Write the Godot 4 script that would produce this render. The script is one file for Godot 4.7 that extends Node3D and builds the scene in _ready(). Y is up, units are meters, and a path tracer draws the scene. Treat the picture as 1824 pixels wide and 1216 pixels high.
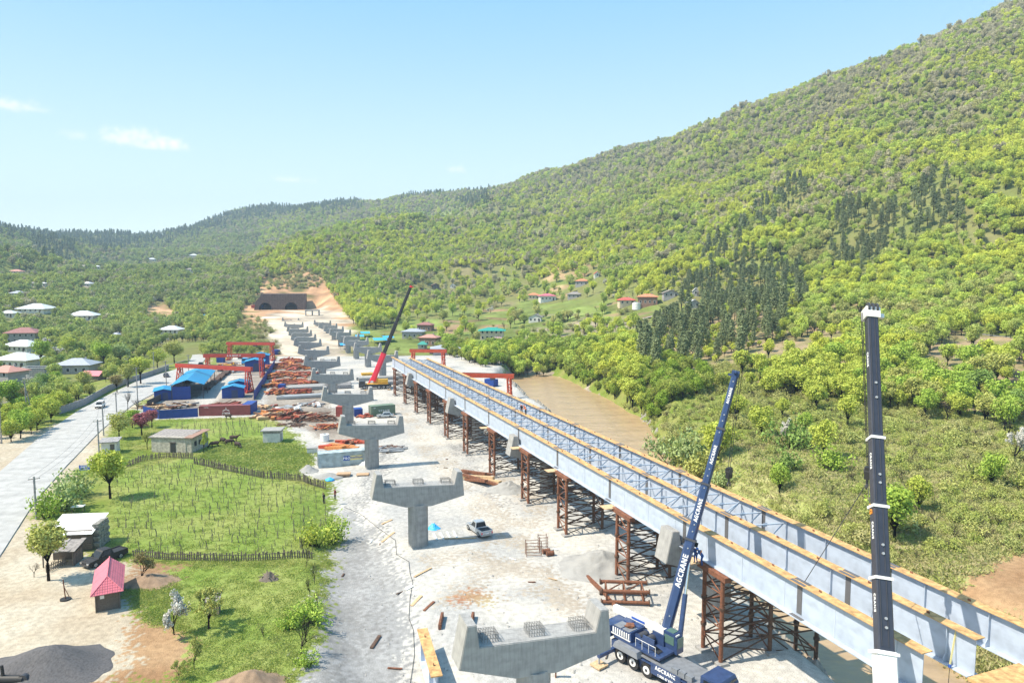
extends Node3D
# A viaduct under construction in a green valley. World: y up, metres; the work yard is the plane y = 0.
const F := 1220.0                     # focal length in pixels of the 1824 px wide photograph
const CY := 35.0                      # height of the camera above the yard
var TH := atan(104.0 / F)
var BD := Vector3(-0.34632, 0, -0.93812)   # along the viaduct
var RD := Vector3(0.93812, 0, -0.34632)    # across it, towards the river
var BYAW := 0.0
var rng := RandomNumberGenerator.new()
var M := {}
var names := {}
var UBOX := BoxMesh.new()
var UCYL := CylinderMesh.new()
var UCYL6 := CylinderMesh.new()

# ---------------------------------------------------------------- pixel to place
func ray(px: float, py: float) -> Vector3:
	var u := (px - 912.0) / F
	var v := -(py - 608.0) / F
	return Vector3(u, v * cos(TH) - sin(TH), -cos(TH) - v * sin(TH))
func gp(px: float, py: float, h := 0.0) -> Vector3:
	var d := ray(px, py)
	return Vector3(0, CY, 0) + d * ((h - CY) / d.y)
func pd(px: float, py: float, dep: float) -> Vector3:
	var d := ray(px, py)
	return Vector3(0, CY, 0) + d * (dep / -d.z)
func bp(s: float, t: float, y := 0.0) -> Vector3:
	return BD * s + RD * t + Vector3(0, y, 0)
func st(p: Vector3) -> Vector2:
	return Vector2(p.dot(BD), p.dot(RD))
func pix(p: Vector3) -> Vector2:
	var q := p - Vector3(0, CY, 0)
	var d := q.y * -sin(TH) + q.z * -cos(TH)
	if d < 0.1:
		return Vector2(-9999, -9999)
	return Vector2(912.0 + F * q.x / d, 608.0 - F * (q.y * cos(TH) - q.z * sin(TH)) / d)
func hit(px: float, py: float) -> Vector3:
	var d := ray(px, py)
	var dep := 40.0
	while dep < 3400.0:
		var p := pd(px, py, dep)
		if p.y < hgt(p.x, p.z):
			var lo := dep / 1.01
			var hi := dep
			for i in 12:
				var m := (lo + hi) / 2
				var q := pd(px, py, m)
				if q.y < hgt(q.x, q.z): hi = m
				else: lo = m
			var r := pd(px, py, hi)
			r.y = hgt(r.x, r.z)
			return r
		dep *= 1.01
	return pd(px, py, 2000.0)

# ---------------------------------------------------------------- nodes
func numbered(n: String) -> String:
	if not names.has(n):
		names[n] = 0
		return n
	names[n] += 1
	return "%s_%03d" % [n, names[n]]
func tag(o: Node, label: String, category: String, group := "", kind := "") -> Node:
	if label: o.set_meta("label", label)
	if category: o.set_meta("category", category)
	if group: o.set_meta("group", group)
	if kind: o.set_meta("kind", kind)
	return o
func thing(called: String, label: String, category: String, at := Vector3.ZERO, turn := 0.0, group := "") -> Node3D:
	var o := Node3D.new()
	o.name = numbered(called)
	add_child(o)
	o.position = at
	o.rotation.y = turn
	tag(o, label, category, group)
	return o
func top(called: String, mesh: Mesh, m: Material, label: String, category: String, at := Vector3.ZERO, turn := 0.0, group := "") -> MeshInstance3D:
	var o := MeshInstance3D.new()
	o.name = numbered(called)
	o.mesh = mesh
	o.material_override = m
	add_child(o)
	o.position = at
	o.rotation.y = turn
	tag(o, label, category, group)
	return o
func struct(called: String, mesh: Mesh, m: Material) -> MeshInstance3D:
	var o := MeshInstance3D.new()
	o.name = numbered(called)
	o.mesh = mesh
	o.material_override = m
	o.set_meta("kind", "structure")
	add_child(o)
	return o
func part(parent: Node, called: String, mesh: Mesh, m: Material, xf := Transform3D()) -> MeshInstance3D:
	var o := MeshInstance3D.new()
	o.name = called
	o.mesh = mesh
	o.material_override = m
	parent.add_child(o, true)
	o.transform = xf
	return o
func holder(parent: Node, called: String) -> Node3D:
	var o := Node3D.new()
	o.name = called
	parent.add_child(o, true)
	return o
func box(parent: Node, called: String, c: Vector3, size: Vector3, m: Material, b := Basis()) -> MeshInstance3D:
	return part(parent, called, UBOX, m, Transform3D(b * Basis.from_scale(size), c))
func along(a: Vector3, b: Vector3) -> Basis:   # y axis runs from a to b
	var y := (b - a).normalized()
	var x := y.cross(Vector3(0, 0, 1) if absf(y.z) < 0.9 else Vector3(1, 0, 0)).normalized()
	if absf(y.y) < 0.95:
		x = y.cross(Vector3.UP).normalized()
	return Basis(x, y, x.cross(y))
func pipe(parent: Node, called: String, a: Vector3, b: Vector3, r: float, m: Material) -> MeshInstance3D:
	return part(parent, called, UCYL6 if r < 0.12 else UCYL, m, Transform3D(along(a, b) * Basis.from_scale(Vector3(r, a.distance_to(b), r)), (a + b) / 2))
func beam(parent: Node, called: String, a: Vector3, b: Vector3, w: float, h: float, m: Material) -> MeshInstance3D:   # w across, h up
	return part(parent, called, UBOX, m, Transform3D(along(a, b) * Basis.from_scale(Vector3(w, a.distance_to(b), h)), (a + b) / 2))
func yaw_of(d: Vector3) -> float:              # turn that sends -z along d
	return atan2(-d.x, -d.z)

# ---------------------------------------------------------------- meshes
func newst() -> SurfaceTool:
	var s := SurfaceTool.new()
	s.begin(Mesh.PRIMITIVE_TRIANGLES)
	s.set_smooth_group(-1)
	return s
func done(s: SurfaceTool) -> ArrayMesh:
	s.generate_normals()
	return s.commit()
func tri(s: SurfaceTool, a: Vector3, b: Vector3, c: Vector3) -> void:
	s.add_vertex(a); s.add_vertex(b); s.add_vertex(c)
func quad(s: SurfaceTool, a: Vector3, b: Vector3, c: Vector3, d: Vector3) -> void:
	tri(s, a, b, c); tri(s, a, c, d)
func sbox(s: SurfaceTool, xf: Transform3D) -> void:   # a unit box placed by xf
	var p := []
	for i in 8:
		p.append(xf * Vector3((i & 1) - 0.5, ((i >> 1) & 1) - 0.5, ((i >> 2) & 1) - 0.5))
	quad(s, p[0], p[1], p[3], p[2]); quad(s, p[5], p[4], p[6], p[7]); quad(s, p[4], p[0], p[2], p[6])
	quad(s, p[1], p[5], p[7], p[3]); quad(s, p[2], p[3], p[7], p[6]); quad(s, p[4], p[5], p[1], p[0])
func sbar(s: SurfaceTool, a: Vector3, b: Vector3, w: float, h := 0.0) -> void:
	sbox(s, Transform3D(along(a, b) * Basis.from_scale(Vector3(w, a.distance_to(b), h if h > 0 else w)), (a + b) / 2))
func stube(s: SurfaceTool, a: Vector3, b: Vector3, ra: float, rb: float, n := 6) -> void:
	var k := along(a, b)
	for i in n:
		var t0 := TAU * i / n
		var t1 := TAU * (i + 1) / n
		var u := k.x * cos(t0) + k.z * sin(t0)
		var v := k.x * cos(t1) + k.z * sin(t1)
		quad(s, a + v * ra, a + u * ra, b + u * rb, b + v * rb)
func extrude(poly: PackedVector2Array, depth: float, s: SurfaceTool = null, xf := Transform3D()) -> ArrayMesh:   # outline in x,y; depth along z, centred
	var own := s == null
	if own: s = newst()
	var idx := Geometry2D.triangulate_polygon(poly)
	var z := depth / 2
	for i in range(0, idx.size(), 3):
		var a := poly[idx[i]]
		var b := poly[idx[i + 1]]
		var c := poly[idx[i + 2]]
		if (b - a).cross(c - a) > 0:
			var q := b
			b = c
			c = q
		tri(s, xf * Vector3(a.x, a.y, z), xf * Vector3(b.x, b.y, z), xf * Vector3(c.x, c.y, z))
		tri(s, xf * Vector3(a.x, a.y, -z), xf * Vector3(c.x, c.y, -z), xf * Vector3(b.x, b.y, -z))
	var cw := Geometry2D.is_polygon_clockwise(poly)
	for i in poly.size():
		var a := poly[i]
		var b := poly[(i + 1) % poly.size()]
		if cw:
			quad(s, xf * Vector3(b.x, b.y, z), xf * Vector3(b.x, b.y, -z), xf * Vector3(a.x, a.y, -z), xf * Vector3(a.x, a.y, z))
		else:
			quad(s, xf * Vector3(a.x, a.y, z), xf * Vector3(a.x, a.y, -z), xf * Vector3(b.x, b.y, -z), xf * Vector3(b.x, b.y, z))
	return done(s) if own else null
func pv(a: Array) -> PackedVector2Array:
	var r := PackedVector2Array()
	for i in range(0, a.size(), 2):
		r.append(Vector2(a[i], a[i + 1]))
	return r
func mound_mesh(rx: float, rz: float, h: float, sd: int, rings := 12, seg := 28, rough := 0.12) -> ArrayMesh:
	var n := FastNoiseLite.new()
	n.seed = sd
	n.frequency = 0.9
	var s := SurfaceTool.new()
	s.begin(Mesh.PRIMITIVE_TRIANGLES)
	s.set_smooth_group(0)
	var P := []
	for i in rings + 1:
		var row := []
		var k := float(i) / rings
		for j in seg:
			var a := TAU * j / seg
			var e := 1.0 + 0.25 * n.get_noise_2d(cos(a) * 1.3, sin(a) * 1.3)
			var y := h * (0.5 + 0.5 * cos(PI * pow(k, 0.85))) + rough * h * n.get_noise_2d(cos(a) * k * 5 + 9, sin(a) * k * 5) * (1.0 - k * k)
			row.append(Vector3(cos(a) * k * rx * e, y - (0.25 if i == rings else 0.0), sin(a) * k * rz * e))
		P.append(row)
	for i in rings:
		for j in seg:
			var q := (j + 1) % seg
			quad(s, P[i][j], P[i][q], P[i + 1][q], P[i + 1][j])
	s.generate_normals()
	return s.commit()

# ---------------------------------------------------------------- materials
func lin(r: float, g: float, b: float) -> Color:
	return Color(r, g, b).linear_to_srgb()
func noise_img(freq: float, size: int, sd: int, oct := 4) -> Image:
	var n := FastNoiseLite.new()
	n.seed = sd
	n.noise_type = FastNoiseLite.TYPE_SIMPLEX_SMOOTH
	n.frequency = freq
	n.fractal_octaves = oct
	return n.get_seamless_image(size, size)
func grey_tex(freq: float, lo: float, hi: float, sd: int, size := 256, oct := 4, stretch := Vector2.ONE) -> ImageTexture:
	var im := noise_img(freq, size, sd, oct)
	if stretch != Vector2.ONE:
		im.resize(int(size * stretch.x), int(size * stretch.y), Image.INTERPOLATE_LANCZOS)
	im.convert(Image.FORMAT_L8)
	var d := im.get_data()
	for i in d.size():
		d[i] = int(255.0 * pow(clampf(lo + (hi - lo) * (d[i] / 255.0), 0, 1), 1.0 / 2.2))
	return ImageTexture.create_from_image(Image.create_from_data(im.get_width(), im.get_height(), false, Image.FORMAT_L8, d))
var T := {}
func mk(n: String, col: Color, rough := 0.8, metal := 0.0, tex := "", scale := 0.3, tex2 := "", scale2 := 2.0) -> StandardMaterial3D:
	var m := StandardMaterial3D.new()
	m.resource_name = n
	m.albedo_color = col
	m.roughness = rough
	m.metallic = metal
	if tex:
		m.albedo_texture = T[tex]
		m.uv1_triplanar = true
		m.uv1_world_triplanar = true
		m.uv1_scale = Vector3.ONE * scale
	if tex2:
		m.detail_enabled = true
		m.detail_blend_mode = BaseMaterial3D.BLEND_MODE_MUL
		m.detail_albedo = T[tex2]
		m.detail_uv_layer = BaseMaterial3D.DETAIL_UV_2
		m.uv2_triplanar = true
		m.uv2_world_triplanar = true
		m.uv2_scale = Vector3.ONE * scale2
	M[n] = m
	return m
func materials() -> void:
	T["blotch"] = grey_tex(0.012, 0.45, 1.15, 3)
	T["soft"] = grey_tex(0.010, 0.72, 1.1, 4)
	T["grain"] = grey_tex(0.08, 0.45, 1.3, 5, 256, 3)
	T["streak"] = grey_tex(0.03, 0.55, 1.15, 6, 256, 4, Vector2(2, 0.25))
	mk("concrete", lin(0.37, 0.365, 0.355), 0.9, 0.0, "soft", 0.9, "soft", 0.35)
	M["concrete"].uv1_scale = Vector3(1.1, 0.07, 1.1)
	mk("girder", lin(0.45, 0.52, 0.63), 0.42, 0.0, "soft", 0.25)
	mk("girder_rust", lin(0.72, 0.43, 0.18), 0.85, 0.0, "blotch", 0.35, "soft", 2.0)
	mk("splice", lin(0.17, 0.17, 0.18), 0.6, 0.3, "grain", 3.0)
	mk("brace", lin(0.46, 0.52, 0.60), 0.5)
	mk("rust", lin(0.24, 0.10, 0.055), 0.85, 0.1, "blotch", 0.6)
	mk("rust_dark", lin(0.13, 0.075, 0.05), 0.85, 0.1, "blotch", 0.6)
	mk("rust_red", lin(0.42, 0.10, 0.06), 0.75, 0.0, "blotch", 0.5)
	mk("scrap_orange", lin(0.62, 0.24, 0.07), 0.75, 0.0, "blotch", 0.5)
	mk("gantry_red", lin(0.55, 0.065, 0.04), 0.5, 0.0, "soft", 0.3)
	mk("gantry_orange", lin(0.56, 0.085, 0.035), 0.5, 0.0, "soft", 0.3)
	mk("crane_blue", lin(0.035, 0.065, 0.16), 0.32, 0.0, "soft", 0.5)
	mk("crane_grey", lin(0.20, 0.215, 0.24), 0.5, 0.0, "soft", 0.5)
	mk("boom_black", lin(0.04, 0.044, 0.062), 0.35, 0.0, "soft", 0.5)
	mk("white_paint", lin(0.8, 0.8, 0.79), 0.45, 0.0, "soft", 0.5)
	mk("red_paint", lin(0.75, 0.03, 0.06), 0.4)
	mk("yellow_paint", lin(0.75, 0.42, 0.04), 0.45, 0.0, "soft", 0.5)
	mk("rubber", lin(0.025, 0.025, 0.027), 0.9)
	mk("black", lin(0.02, 0.02, 0.022), 0.6)
	mk("dark_metal", lin(0.09, 0.09, 0.1), 0.5, 0.4, "grain", 2.0)
	mk("grey_metal", lin(0.42, 0.43, 0.44), 0.5, 0.3, "soft", 1.0)
	mk("chrome", lin(0.75, 0.76, 0.78), 0.2, 0.9)
	mk("silver_paint", lin(0.5, 0.53, 0.56), 0.25, 0.5)
	mk("glass_dark", lin(0.02, 0.025, 0.03), 0.06)
	mk("blue_sheet", lin(0.012, 0.06, 0.30), 0.5, 0.0, "soft", 0.3)
	mk("blue_roof", lin(0.004, 0.25, 0.50), 0.45, 0.0, "soft", 0.3)
	mk("maroon_sheet", lin(0.27, 0.07, 0.065), 0.6, 0.0, "soft", 0.3)
	mk("green_sheet", lin(0.17, 0.24, 0.17), 0.6, 0.0, "soft", 0.3)
	mk("grey_sheet", lin(0.46, 0.55, 0.58), 0.6, 0.0, "blotch", 0.2)
	mk("red_sheet", lin(0.42, 0.09, 0.07), 0.6, 0.0, "soft", 0.3)
	mk("cage", lin(0.20, 0.19, 0.18), 0.7, 0.2)
	mk("plank", lin(0.62, 0.44, 0.26), 0.85, 0.0, "streak", 0.5)
	mk("plywood", lin(0.5, 0.33, 0.2), 0.8, 0.0, "soft", 0.7)
	mk("old_wood", lin(0.17, 0.14, 0.115), 0.9, 0.0, "streak", 0.7)
	mk("stake", lin(0.17, 0.15, 0.125), 0.9, 0.0, "grain", 1.0)
	mk("bark", lin(0.11, 0.09, 0.072), 0.95, 0.0, "grain", 1.0)
	mk("bark_grey", lin(0.25, 0.225, 0.205), 0.95, 0.0, "grain", 1.0)
	mk("gravel_dark", lin(0.13, 0.125, 0.13), 0.95, 0.0, "grain", 0.8, "grain", 0.17)
	mk("gravel_pale", lin(0.38, 0.375, 0.36), 0.95, 0.0, "grain", 0.8, "soft", 0.2)
	mk("soil_heap", lin(0.38, 0.26, 0.17), 0.95, 0.0, "grain", 0.7, "blotch", 0.2)
	mk("stone", lin(0.38, 0.36, 0.32), 0.95, 0.0, "blotch", 0.5, "grain", 1.2)
	mk("plaster_old", lin(0.62, 0.57, 0.48), 0.95, 0.0, "blotch", 0.35, "grain", 0.9)
	mk("plaster_white", lin(0.72, 0.7, 0.66), 0.9, 0.0, "soft", 0.3)
	mk("plaster_cream", lin(0.66, 0.55, 0.4), 0.9, 0.0, "soft", 0.3)
	mk("plaster_grey", lin(0.38, 0.37, 0.37), 0.9, 0.0, "soft", 0.3)
	mk("brick_wall", lin(0.32, 0.19, 0.14), 0.9, 0.0, "blotch", 0.4)
	mk("roof_pink", lin(0.62, 0.16, 0.21), 0.6, 0.0, "soft", 0.5)
	mk("roof_red", lin(0.6, 0.12, 0.09), 0.65, 0.0, "soft", 0.4)
	mk("roof_orange", lin(0.62, 0.24, 0.12), 0.7, 0.0, "soft", 0.4)
	mk("roof_salmon", lin(0.5, 0.25, 0.2), 0.7, 0.0, "soft", 0.4)
	mk("roof_maroon", lin(0.3, 0.13, 0.12), 0.7, 0.0, "soft", 0.4)
	mk("roof_mauve", lin(0.36, 0.24, 0.25), 0.7, 0.0, "soft", 0.4)
	mk("roof_brown", lin(0.33, 0.2, 0.15), 0.75, 0.0, "soft", 0.4)
	mk("roof_teal", lin(0.03, 0.3, 0.24), 0.6, 0.0, "soft", 0.4)
	mk("roof_grey", lin(0.38, 0.41, 0.47), 0.55, 0.1, "soft", 0.4)
	mk("roof_pale", lin(0.7, 0.72, 0.75), 0.5, 0.1, "soft", 0.4)
	mk("roof_ash", lin(0.33, 0.3, 0.28), 0.85, 0.0, "blotch", 0.4)
	mk("window_dark", lin(0.03, 0.035, 0.045), 0.12)
	mk("frame_white", lin(0.7, 0.7, 0.68), 0.6)
	mk("tarp_blue", lin(0.04, 0.38, 0.75), 0.5)
	mk("sheet_white", lin(0.78, 0.78, 0.76), 0.7)
	mk("portal_wall", lin(0.17, 0.12, 0.1), 0.9, 0.0, "blotch", 0.15)
	mk("dirty_grey", lin(0.36, 0.35, 0.35), 0.9, 0.0, "blotch", 0.4)
	mk("net_and_inner_shade", lin(0.03, 0.035, 0.035), 0.9)  # black netting; also painted where rooms and tunnels are dark inside
	for k in [["text_white", 0.85, 0.85, 0.85], ["text_yellow", 0.75, 0.66, 0.3], ["text_blue", 0.03, 0.1, 0.42], ["text_orange", 0.8, 0.3, 0.03]]:
		mk(k[0], lin(k[1], k[2], k[3]), 0.6)
	var v := StandardMaterial3D.new()
	v.vertex_color_use_as_albedo = true
	v.roughness = 0.85
	v.resource_name = "coloured"
	M["coloured"] = v

# ---------------------------------------------------------------- the shape of the land
const HILLS := [   # column in the photograph, then (row, distance) pairs read up the slope
	[2500, 850, 110, 560, 230, 200, 450, -250, 760],
	[2150, 850, 115, 570, 230, 250, 440, -130, 740],
	[1824, 820, 118, 600, 215, 300, 430, 150, 560, 22, 760],
	[1660, 800, 125, 600, 225, 380, 410, 200, 600, 84, 850],
	[1500, 795, 135, 690, 190, 600, 250, 420, 420, 270, 620, 132, 950],
	[1350, 770, 150, 660, 215, 560, 310, 440, 460, 310, 680, 190, 1020],
	[1200, 725, 180, 640, 250, 560, 360, 450, 560, 340, 820, 260, 1180],
	[1100, 690, 210, 600, 330, 530, 450, 440, 640, 350, 950, 276, 1350],
	[1000, 600, 370, 545, 480, 480, 650, 420, 850, 360, 1150, 304, 1550],
	[940, 600, 385, 550, 500, 480, 690, 420, 900, 372, 1250, 336, 1800],
	[880, 600, 390, 550, 510, 480, 720, 420, 950, 370, 1300, 340, 1900],
	[760, 600, 400, 555, 520, 500, 680, 440, 880, 398, 1100, 412, 1500, 360, 2200],
	[660, 560, 520, 520, 620, 470, 740, 425, 900, 402, 1000, 425, 1350, 372, 2400],
	[560, 550, 600, 490, 690, 445, 790, 428, 880, 450, 1300, 376, 2400],
	[480, 553, 580, 500, 690, 462, 780, 445, 850, 470, 1250, 378, 2400],
	[400, 600, 440, 550, 620, 500, 780, 478, 900, 485, 1200, 440, 1600, 384, 2300],
	[300, 610, 410, 560, 580, 515, 730, 490, 850, 503, 1150, 455, 1600, 430, 2200],
	[180, 605, 420, 550, 570, 515, 700, 497, 800, 512, 1080, 450, 1500, 428, 2000],
	[60, 600, 430, 550, 540, 510, 680, 465, 900, 430, 1300, 418, 1800],
	[-100, 600, 430, 550, 530, 500, 680, 450, 900, 410, 1300, 396, 1800],
	[-400, 620, 400, 540, 560, 460, 800, 380, 1200, 320, 1700],
	[-900, 640, 300, 560, 450, 450, 700, 330, 1100]
]
const GX0 := -2700.0
const GZ0 := -3600.0
const GS := 30.0
const GNX := 170
const GNZ := 135
var grid := PackedFloat32Array()
var nz1 := FastNoiseLite.new()
var nz2 := FastNoiseLite.new()
var nz3 := FastNoiseLite.new()
var BANKL := Curve.new()
var BANKR := Curve.new()
func phi(r2: float) -> float:
	return 0.5 * r2 * log(r2) if r2 > 1e-9 else 0.0
func land() -> void:
	nz1.seed = 11; nz1.frequency = 1.0 / 210.0; nz1.fractal_octaves = 3
	nz2.seed = 12; nz2.frequency = 1.0 / 38.0; nz2.fractal_octaves = 3
	nz3.seed = 13; nz3.frequency = 1.0 / 7.0; nz3.fractal_octaves = 3
	var X := PackedFloat64Array()
	var Z := PackedFloat64Array()
	var Y := PackedFloat64Array()
	var put := func(p: Vector3, h: float):
		X.append(p.x / 1000.0); Z.append(p.z / 1000.0); Y.append(h)
	for c in HILLS:
		for i in range(1, c.size(), 2):
			var p := pd(c[0], c[i], c[i + 1])
			put.call(p, p.y)
	for s in [-60, 0, 60, 120, 180, 240, 300, 360, 420]:
		for t in [-90, -50, -10, 30, 60]:
			put.call(bp(s, t), 0.0 if s < 400 else 2.0)
	for s in [480, 560]:
		for t in [0, 25, 45]:
			put.call(bp(s, t), 6.0 if s < 500 else 10.5)
	for a in [[0, 75, 1], [50, 85, 1.5], [100, 90, 1.5], [-60, 70, 1], [-60, 110, 5], [0, 110, 8]]:
		put.call(bp(a[0], a[1]), a[2])
	for a in [[1824, 1100, 300], [1500, 1350, 300], [1200, 1650, 240], [1000, 2100, 230], [880, 2600, 230], [660, 3200, 220], [480, 3200, 220], [300, 3000, 120], [60, 2700, 120], [-400, 2500, 200], [2300, 1100, 330]]:
		put.call(pd(a[0], 504, a[1]), a[2])
	var n := X.size()
	var N := n + 3
	var A := []
	for i in N:
		var row := PackedFloat64Array()
		row.resize(N + 1)
		A.append(row)
	for i in n:
		for j in n:
			A[i][j] = phi((X[i] - X[j]) ** 2 + (Z[i] - Z[j]) ** 2)
		A[i][i] += 2e-4
		A[i][n] = 1.0; A[i][n + 1] = X[i]; A[i][n + 2] = Z[i]
		A[n][i] = 1.0; A[n + 1][i] = X[i]; A[n + 2][i] = Z[i]
		A[i][N] = Y[i]
	for c in N:
		var pr := c
		for r in range(c + 1, N):
			if absf(A[r][c]) > absf(A[pr][c]): pr = r
		var tmp = A[c]
		A[c] = A[pr]
		A[pr] = tmp
		var pc: PackedFloat64Array = A[c]
		for r in range(c + 1, N):
			var pw: PackedFloat64Array = A[r]
			var k := pw[c] / pc[c]
			if k != 0.0:
				for q in range(c, N + 1):
					pw[q] -= k * pc[q]
				A[r] = pw
	var w := PackedFloat64Array()
	w.resize(N)
	for i in range(N - 1, -1, -1):
		var v: float = A[i][N]
		for j in range(i + 1, N):
			v -= A[i][j] * w[j]
		w[i] = v / A[i][i]
	grid.resize(GNX * GNZ)
	for iz in GNZ:
		var z := (GZ0 + iz * GS) / 1000.0
		for ix in GNX:
			var x := (GX0 + ix * GS) / 1000.0
			if z > 0.25 or (z > -0.05 and absf(x) > 1.4) or absf(x) > 1.15 * absf(z) + 0.9:
				grid[iz * GNX + ix] = 60.0 if absf(x) > 0.6 else 0.0
				continue
			var v := w[n] + w[n + 1] * x + w[n + 2] * z
			for i in n:
				var dx := x - X[i]
				var dz := z - Z[i]
				var r2 := dx * dx + dz * dz
				if r2 > 1e-9: v += w[i] * 0.5 * r2 * log(r2)
			grid[iz * GNX + ix] = v
	for a in [[-80, 43], [0, 46], [49, 52.5], [72, 56.5], [100, 62], [155, 75], [178, 78], [195, 81], [225, 85], [243, 88], [262, 96], [300, 112], [420, 118]]:
		BANKL.max_domain = 500; BANKL.min_domain = -100; BANKL.max_value = 200
		BANKL.add_point(Vector2(a[0], a[1]), 0, 0, Curve.TANGENT_LINEAR, Curve.TANGENT_LINEAR)
	for a in [[-80, 57], [0, 59], [48, 64], [72, 70], [100, 77], [137, 86], [150, 92], [171, 101], [222, 112], [260, 116], [330, 120], [420, 126]]:
		BANKR.max_domain = 500; BANKR.min_domain = -100; BANKR.max_value = 200
		BANKR.add_point(Vector2(a[0], a[1]), 0, 0, Curve.TANGENT_LINEAR, Curve.TANGENT_LINEAR)
	BANKL.bake()
	BANKR.bake()
func base_h(x: float, z: float) -> float:
	var fx := clampf((x - GX0) / GS, 0, GNX - 1.001)
	var fz := clampf((z - GZ0) / GS, 0, GNZ - 1.001)
	var ix := int(fx)
	var iz := int(fz)
	var u := fx - ix
	var v := fz - iz
	var k := iz * GNX + ix
	return lerpf(lerpf(grid[k], grid[k + 1], u), lerpf(grid[k + GNX], grid[k + GNX + 1], u), v)
func hgt(x: float, z: float) -> float:
	var h := base_h(x, z)
	var hill := smoothstep(4.0, 45.0, h)
	var s := x * BD.x + z * BD.z
	var t := x * RD.x + z * RD.z
	if hill > 0.0:
		h += hill * (nz1.get_noise_2d(x, z) * 16.0 + nz2.get_noise_2d(x, z) * 5.0)
	h += nz3.get_noise_2d(x, z) * (0.05 + 0.5 * hill)
	if s > -100.0 and s < 460.0 and t > 20.0 and t < 160.0:         # the river bed
		var l := BANKL.sample_baked(clampf(s, -79, 419))
		var r := BANKR.sample_baked(clampf(s, -79, 419))
		var wob := nz2.get_noise_2d(x, z) * 2.5
		var a := smoothstep(l - 5.0, l + 2.5, t + wob) * (1.0 - smoothstep(r - 2.0, r + 11.0, t + wob))
		a *= 1.0 - smoothstep(262.0, 292.0, s)
		h = lerpf(h, -6.5, a)
	if s > 40.0 and s < 135.0 and t > 0.0 and t < 18.0:            # the haul track lies a little lower than the pier platform
		h -= 1.0 * smoothstep(4.0, 8.0, t) * (1.0 - smoothstep(12.5, 17.0, t)) * smoothstep(40.0, 55.0, s) * (1.0 - smoothstep(105.0, 135.0, s))
	if s > 560.0 and s < 675.0 and t > -30.0 and t < 60.0:         # the shelf in front of the tunnels
		var k := smoothstep(560.0, 590.0, s) * (1.0 - smoothstep(644.0, 662.0, s)) * smoothstep(-30.0, -12.0, t) * (1.0 - smoothstep(44.0, 60.0, t))
		h = lerpf(h, 11.6, k)
	return h
# outlines of ground covers, drawn in the photograph and laid on the yard plane
func world_poly(a: Array) -> PackedVector2Array:
	var r := PackedVector2Array()
	for i in range(0, a.size(), 2):
		var p := gp(a[i], a[i + 1])
		r.append(Vector2(p.x, p.z))
	return r
const NX0 := -150.0
const NZ0 := -330.0
const NW := 315.0
const TEX := 1400
var cover := PackedByteArray()      # 0 grass 1 pale gravel 2 sand 3 vineyard grass 4 rough grass 5 brown soil 6 concrete 7 orange soil 8 river bed 9 worn track 10 rust stain
func lay(kind: int, poly: PackedVector2Array, edge: PackedByteArray, rag := 2.2) -> void:
	var lo := poly[0]
	var hi := poly[0]
	for p in poly:
		lo = lo.min(p); hi = hi.max(p)
	var k := TEX / NW
	var big := PackedVector2Array()
	for p in poly:
		big.append((p - Vector2(NX0, NZ0)) * k)
	for iy in range(maxi(0, int((lo.y - 4 - NZ0) * k)), mini(TEX, int((hi.y + 4 - NZ0) * k))):
		var yy := float(iy)
		var xs := []
		for i in big.size():
			var a := big[i]
			var b := big[(i + 1) % big.size()]
			if (a.y <= yy) != (b.y <= yy):
				xs.append(a.x + (yy - a.y) * (b.x - a.x) / (b.y - a.y))
		xs.sort()
		for i in range(0, xs.size() - 1, 2):
			var e0 := (edge[(iy * 7 % TEX) * TEX + 40] / 255.0 - 0.5) 
			for ix in range(maxi(0, int(xs[i] - 14)), mini(TEX, int(xs[i + 1] + 14))):
				var e := (edge[iy * TEX + ix] / 255.0 - 0.5) * rag * k * 2.0
				if ix > xs[i] + e and ix < xs[i + 1] + e:
					cover[iy * TEX + ix] = kind
func stroke(kind: int, a: Array, w: float, off: float, edge: PackedByteArray) -> void:
	var cur := Curve2D.new()
	for i in range(0, a.size(), 2):
		var p := gp(a[i], a[i + 1])
		cur.add_point(Vector2(p.x, p.z))
	var L := cur.get_baked_length()
	var k := TEX / NW
	var d := 0.0
	while d < L:
		var p := cur.sample_baked(d)
		var q := (cur.sample_baked(minf(d + 0.5, L)) - p).normalized()
		p += Vector2(-q.y, q.x) * off
		var r := w * k
		for iy in range(int((p.y - NZ0) * k - r), int((p.y - NZ0) * k + r) + 1):
			for ix in range(int((p.x - NX0) * k - r), int((p.x - NX0) * k + r) + 1):
				if ix < 0 or iy < 0 or ix >= TEX or iy >= TEX: continue
				var i := iy * TEX + ix
				if edge[i] > 118 and (cover[i] == 1 or cover[i] == 9): cover[i] = kind
		d += 0.2
const PAL := [[0.17, 0.235, 0.04], [0.43, 0.425, 0.41], [0.45, 0.38, 0.285], [0.195, 0.275, 0.055], [0.16, 0.22, 0.055], [0.30, 0.19, 0.11], [0.46, 0.43, 0.38], [0.31, 0.185, 0.10], [0.30, 0.26, 0.2], [0.29, 0.29, 0.29], [0.36, 0.18, 0.11], [0.38, 0.29, 0.185], [0.28, 0.33, 0.09], [0.25, 0.247, 0.24], [0.40, 0.355, 0.295], [0.25, 0.215, 0.185]]
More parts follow.
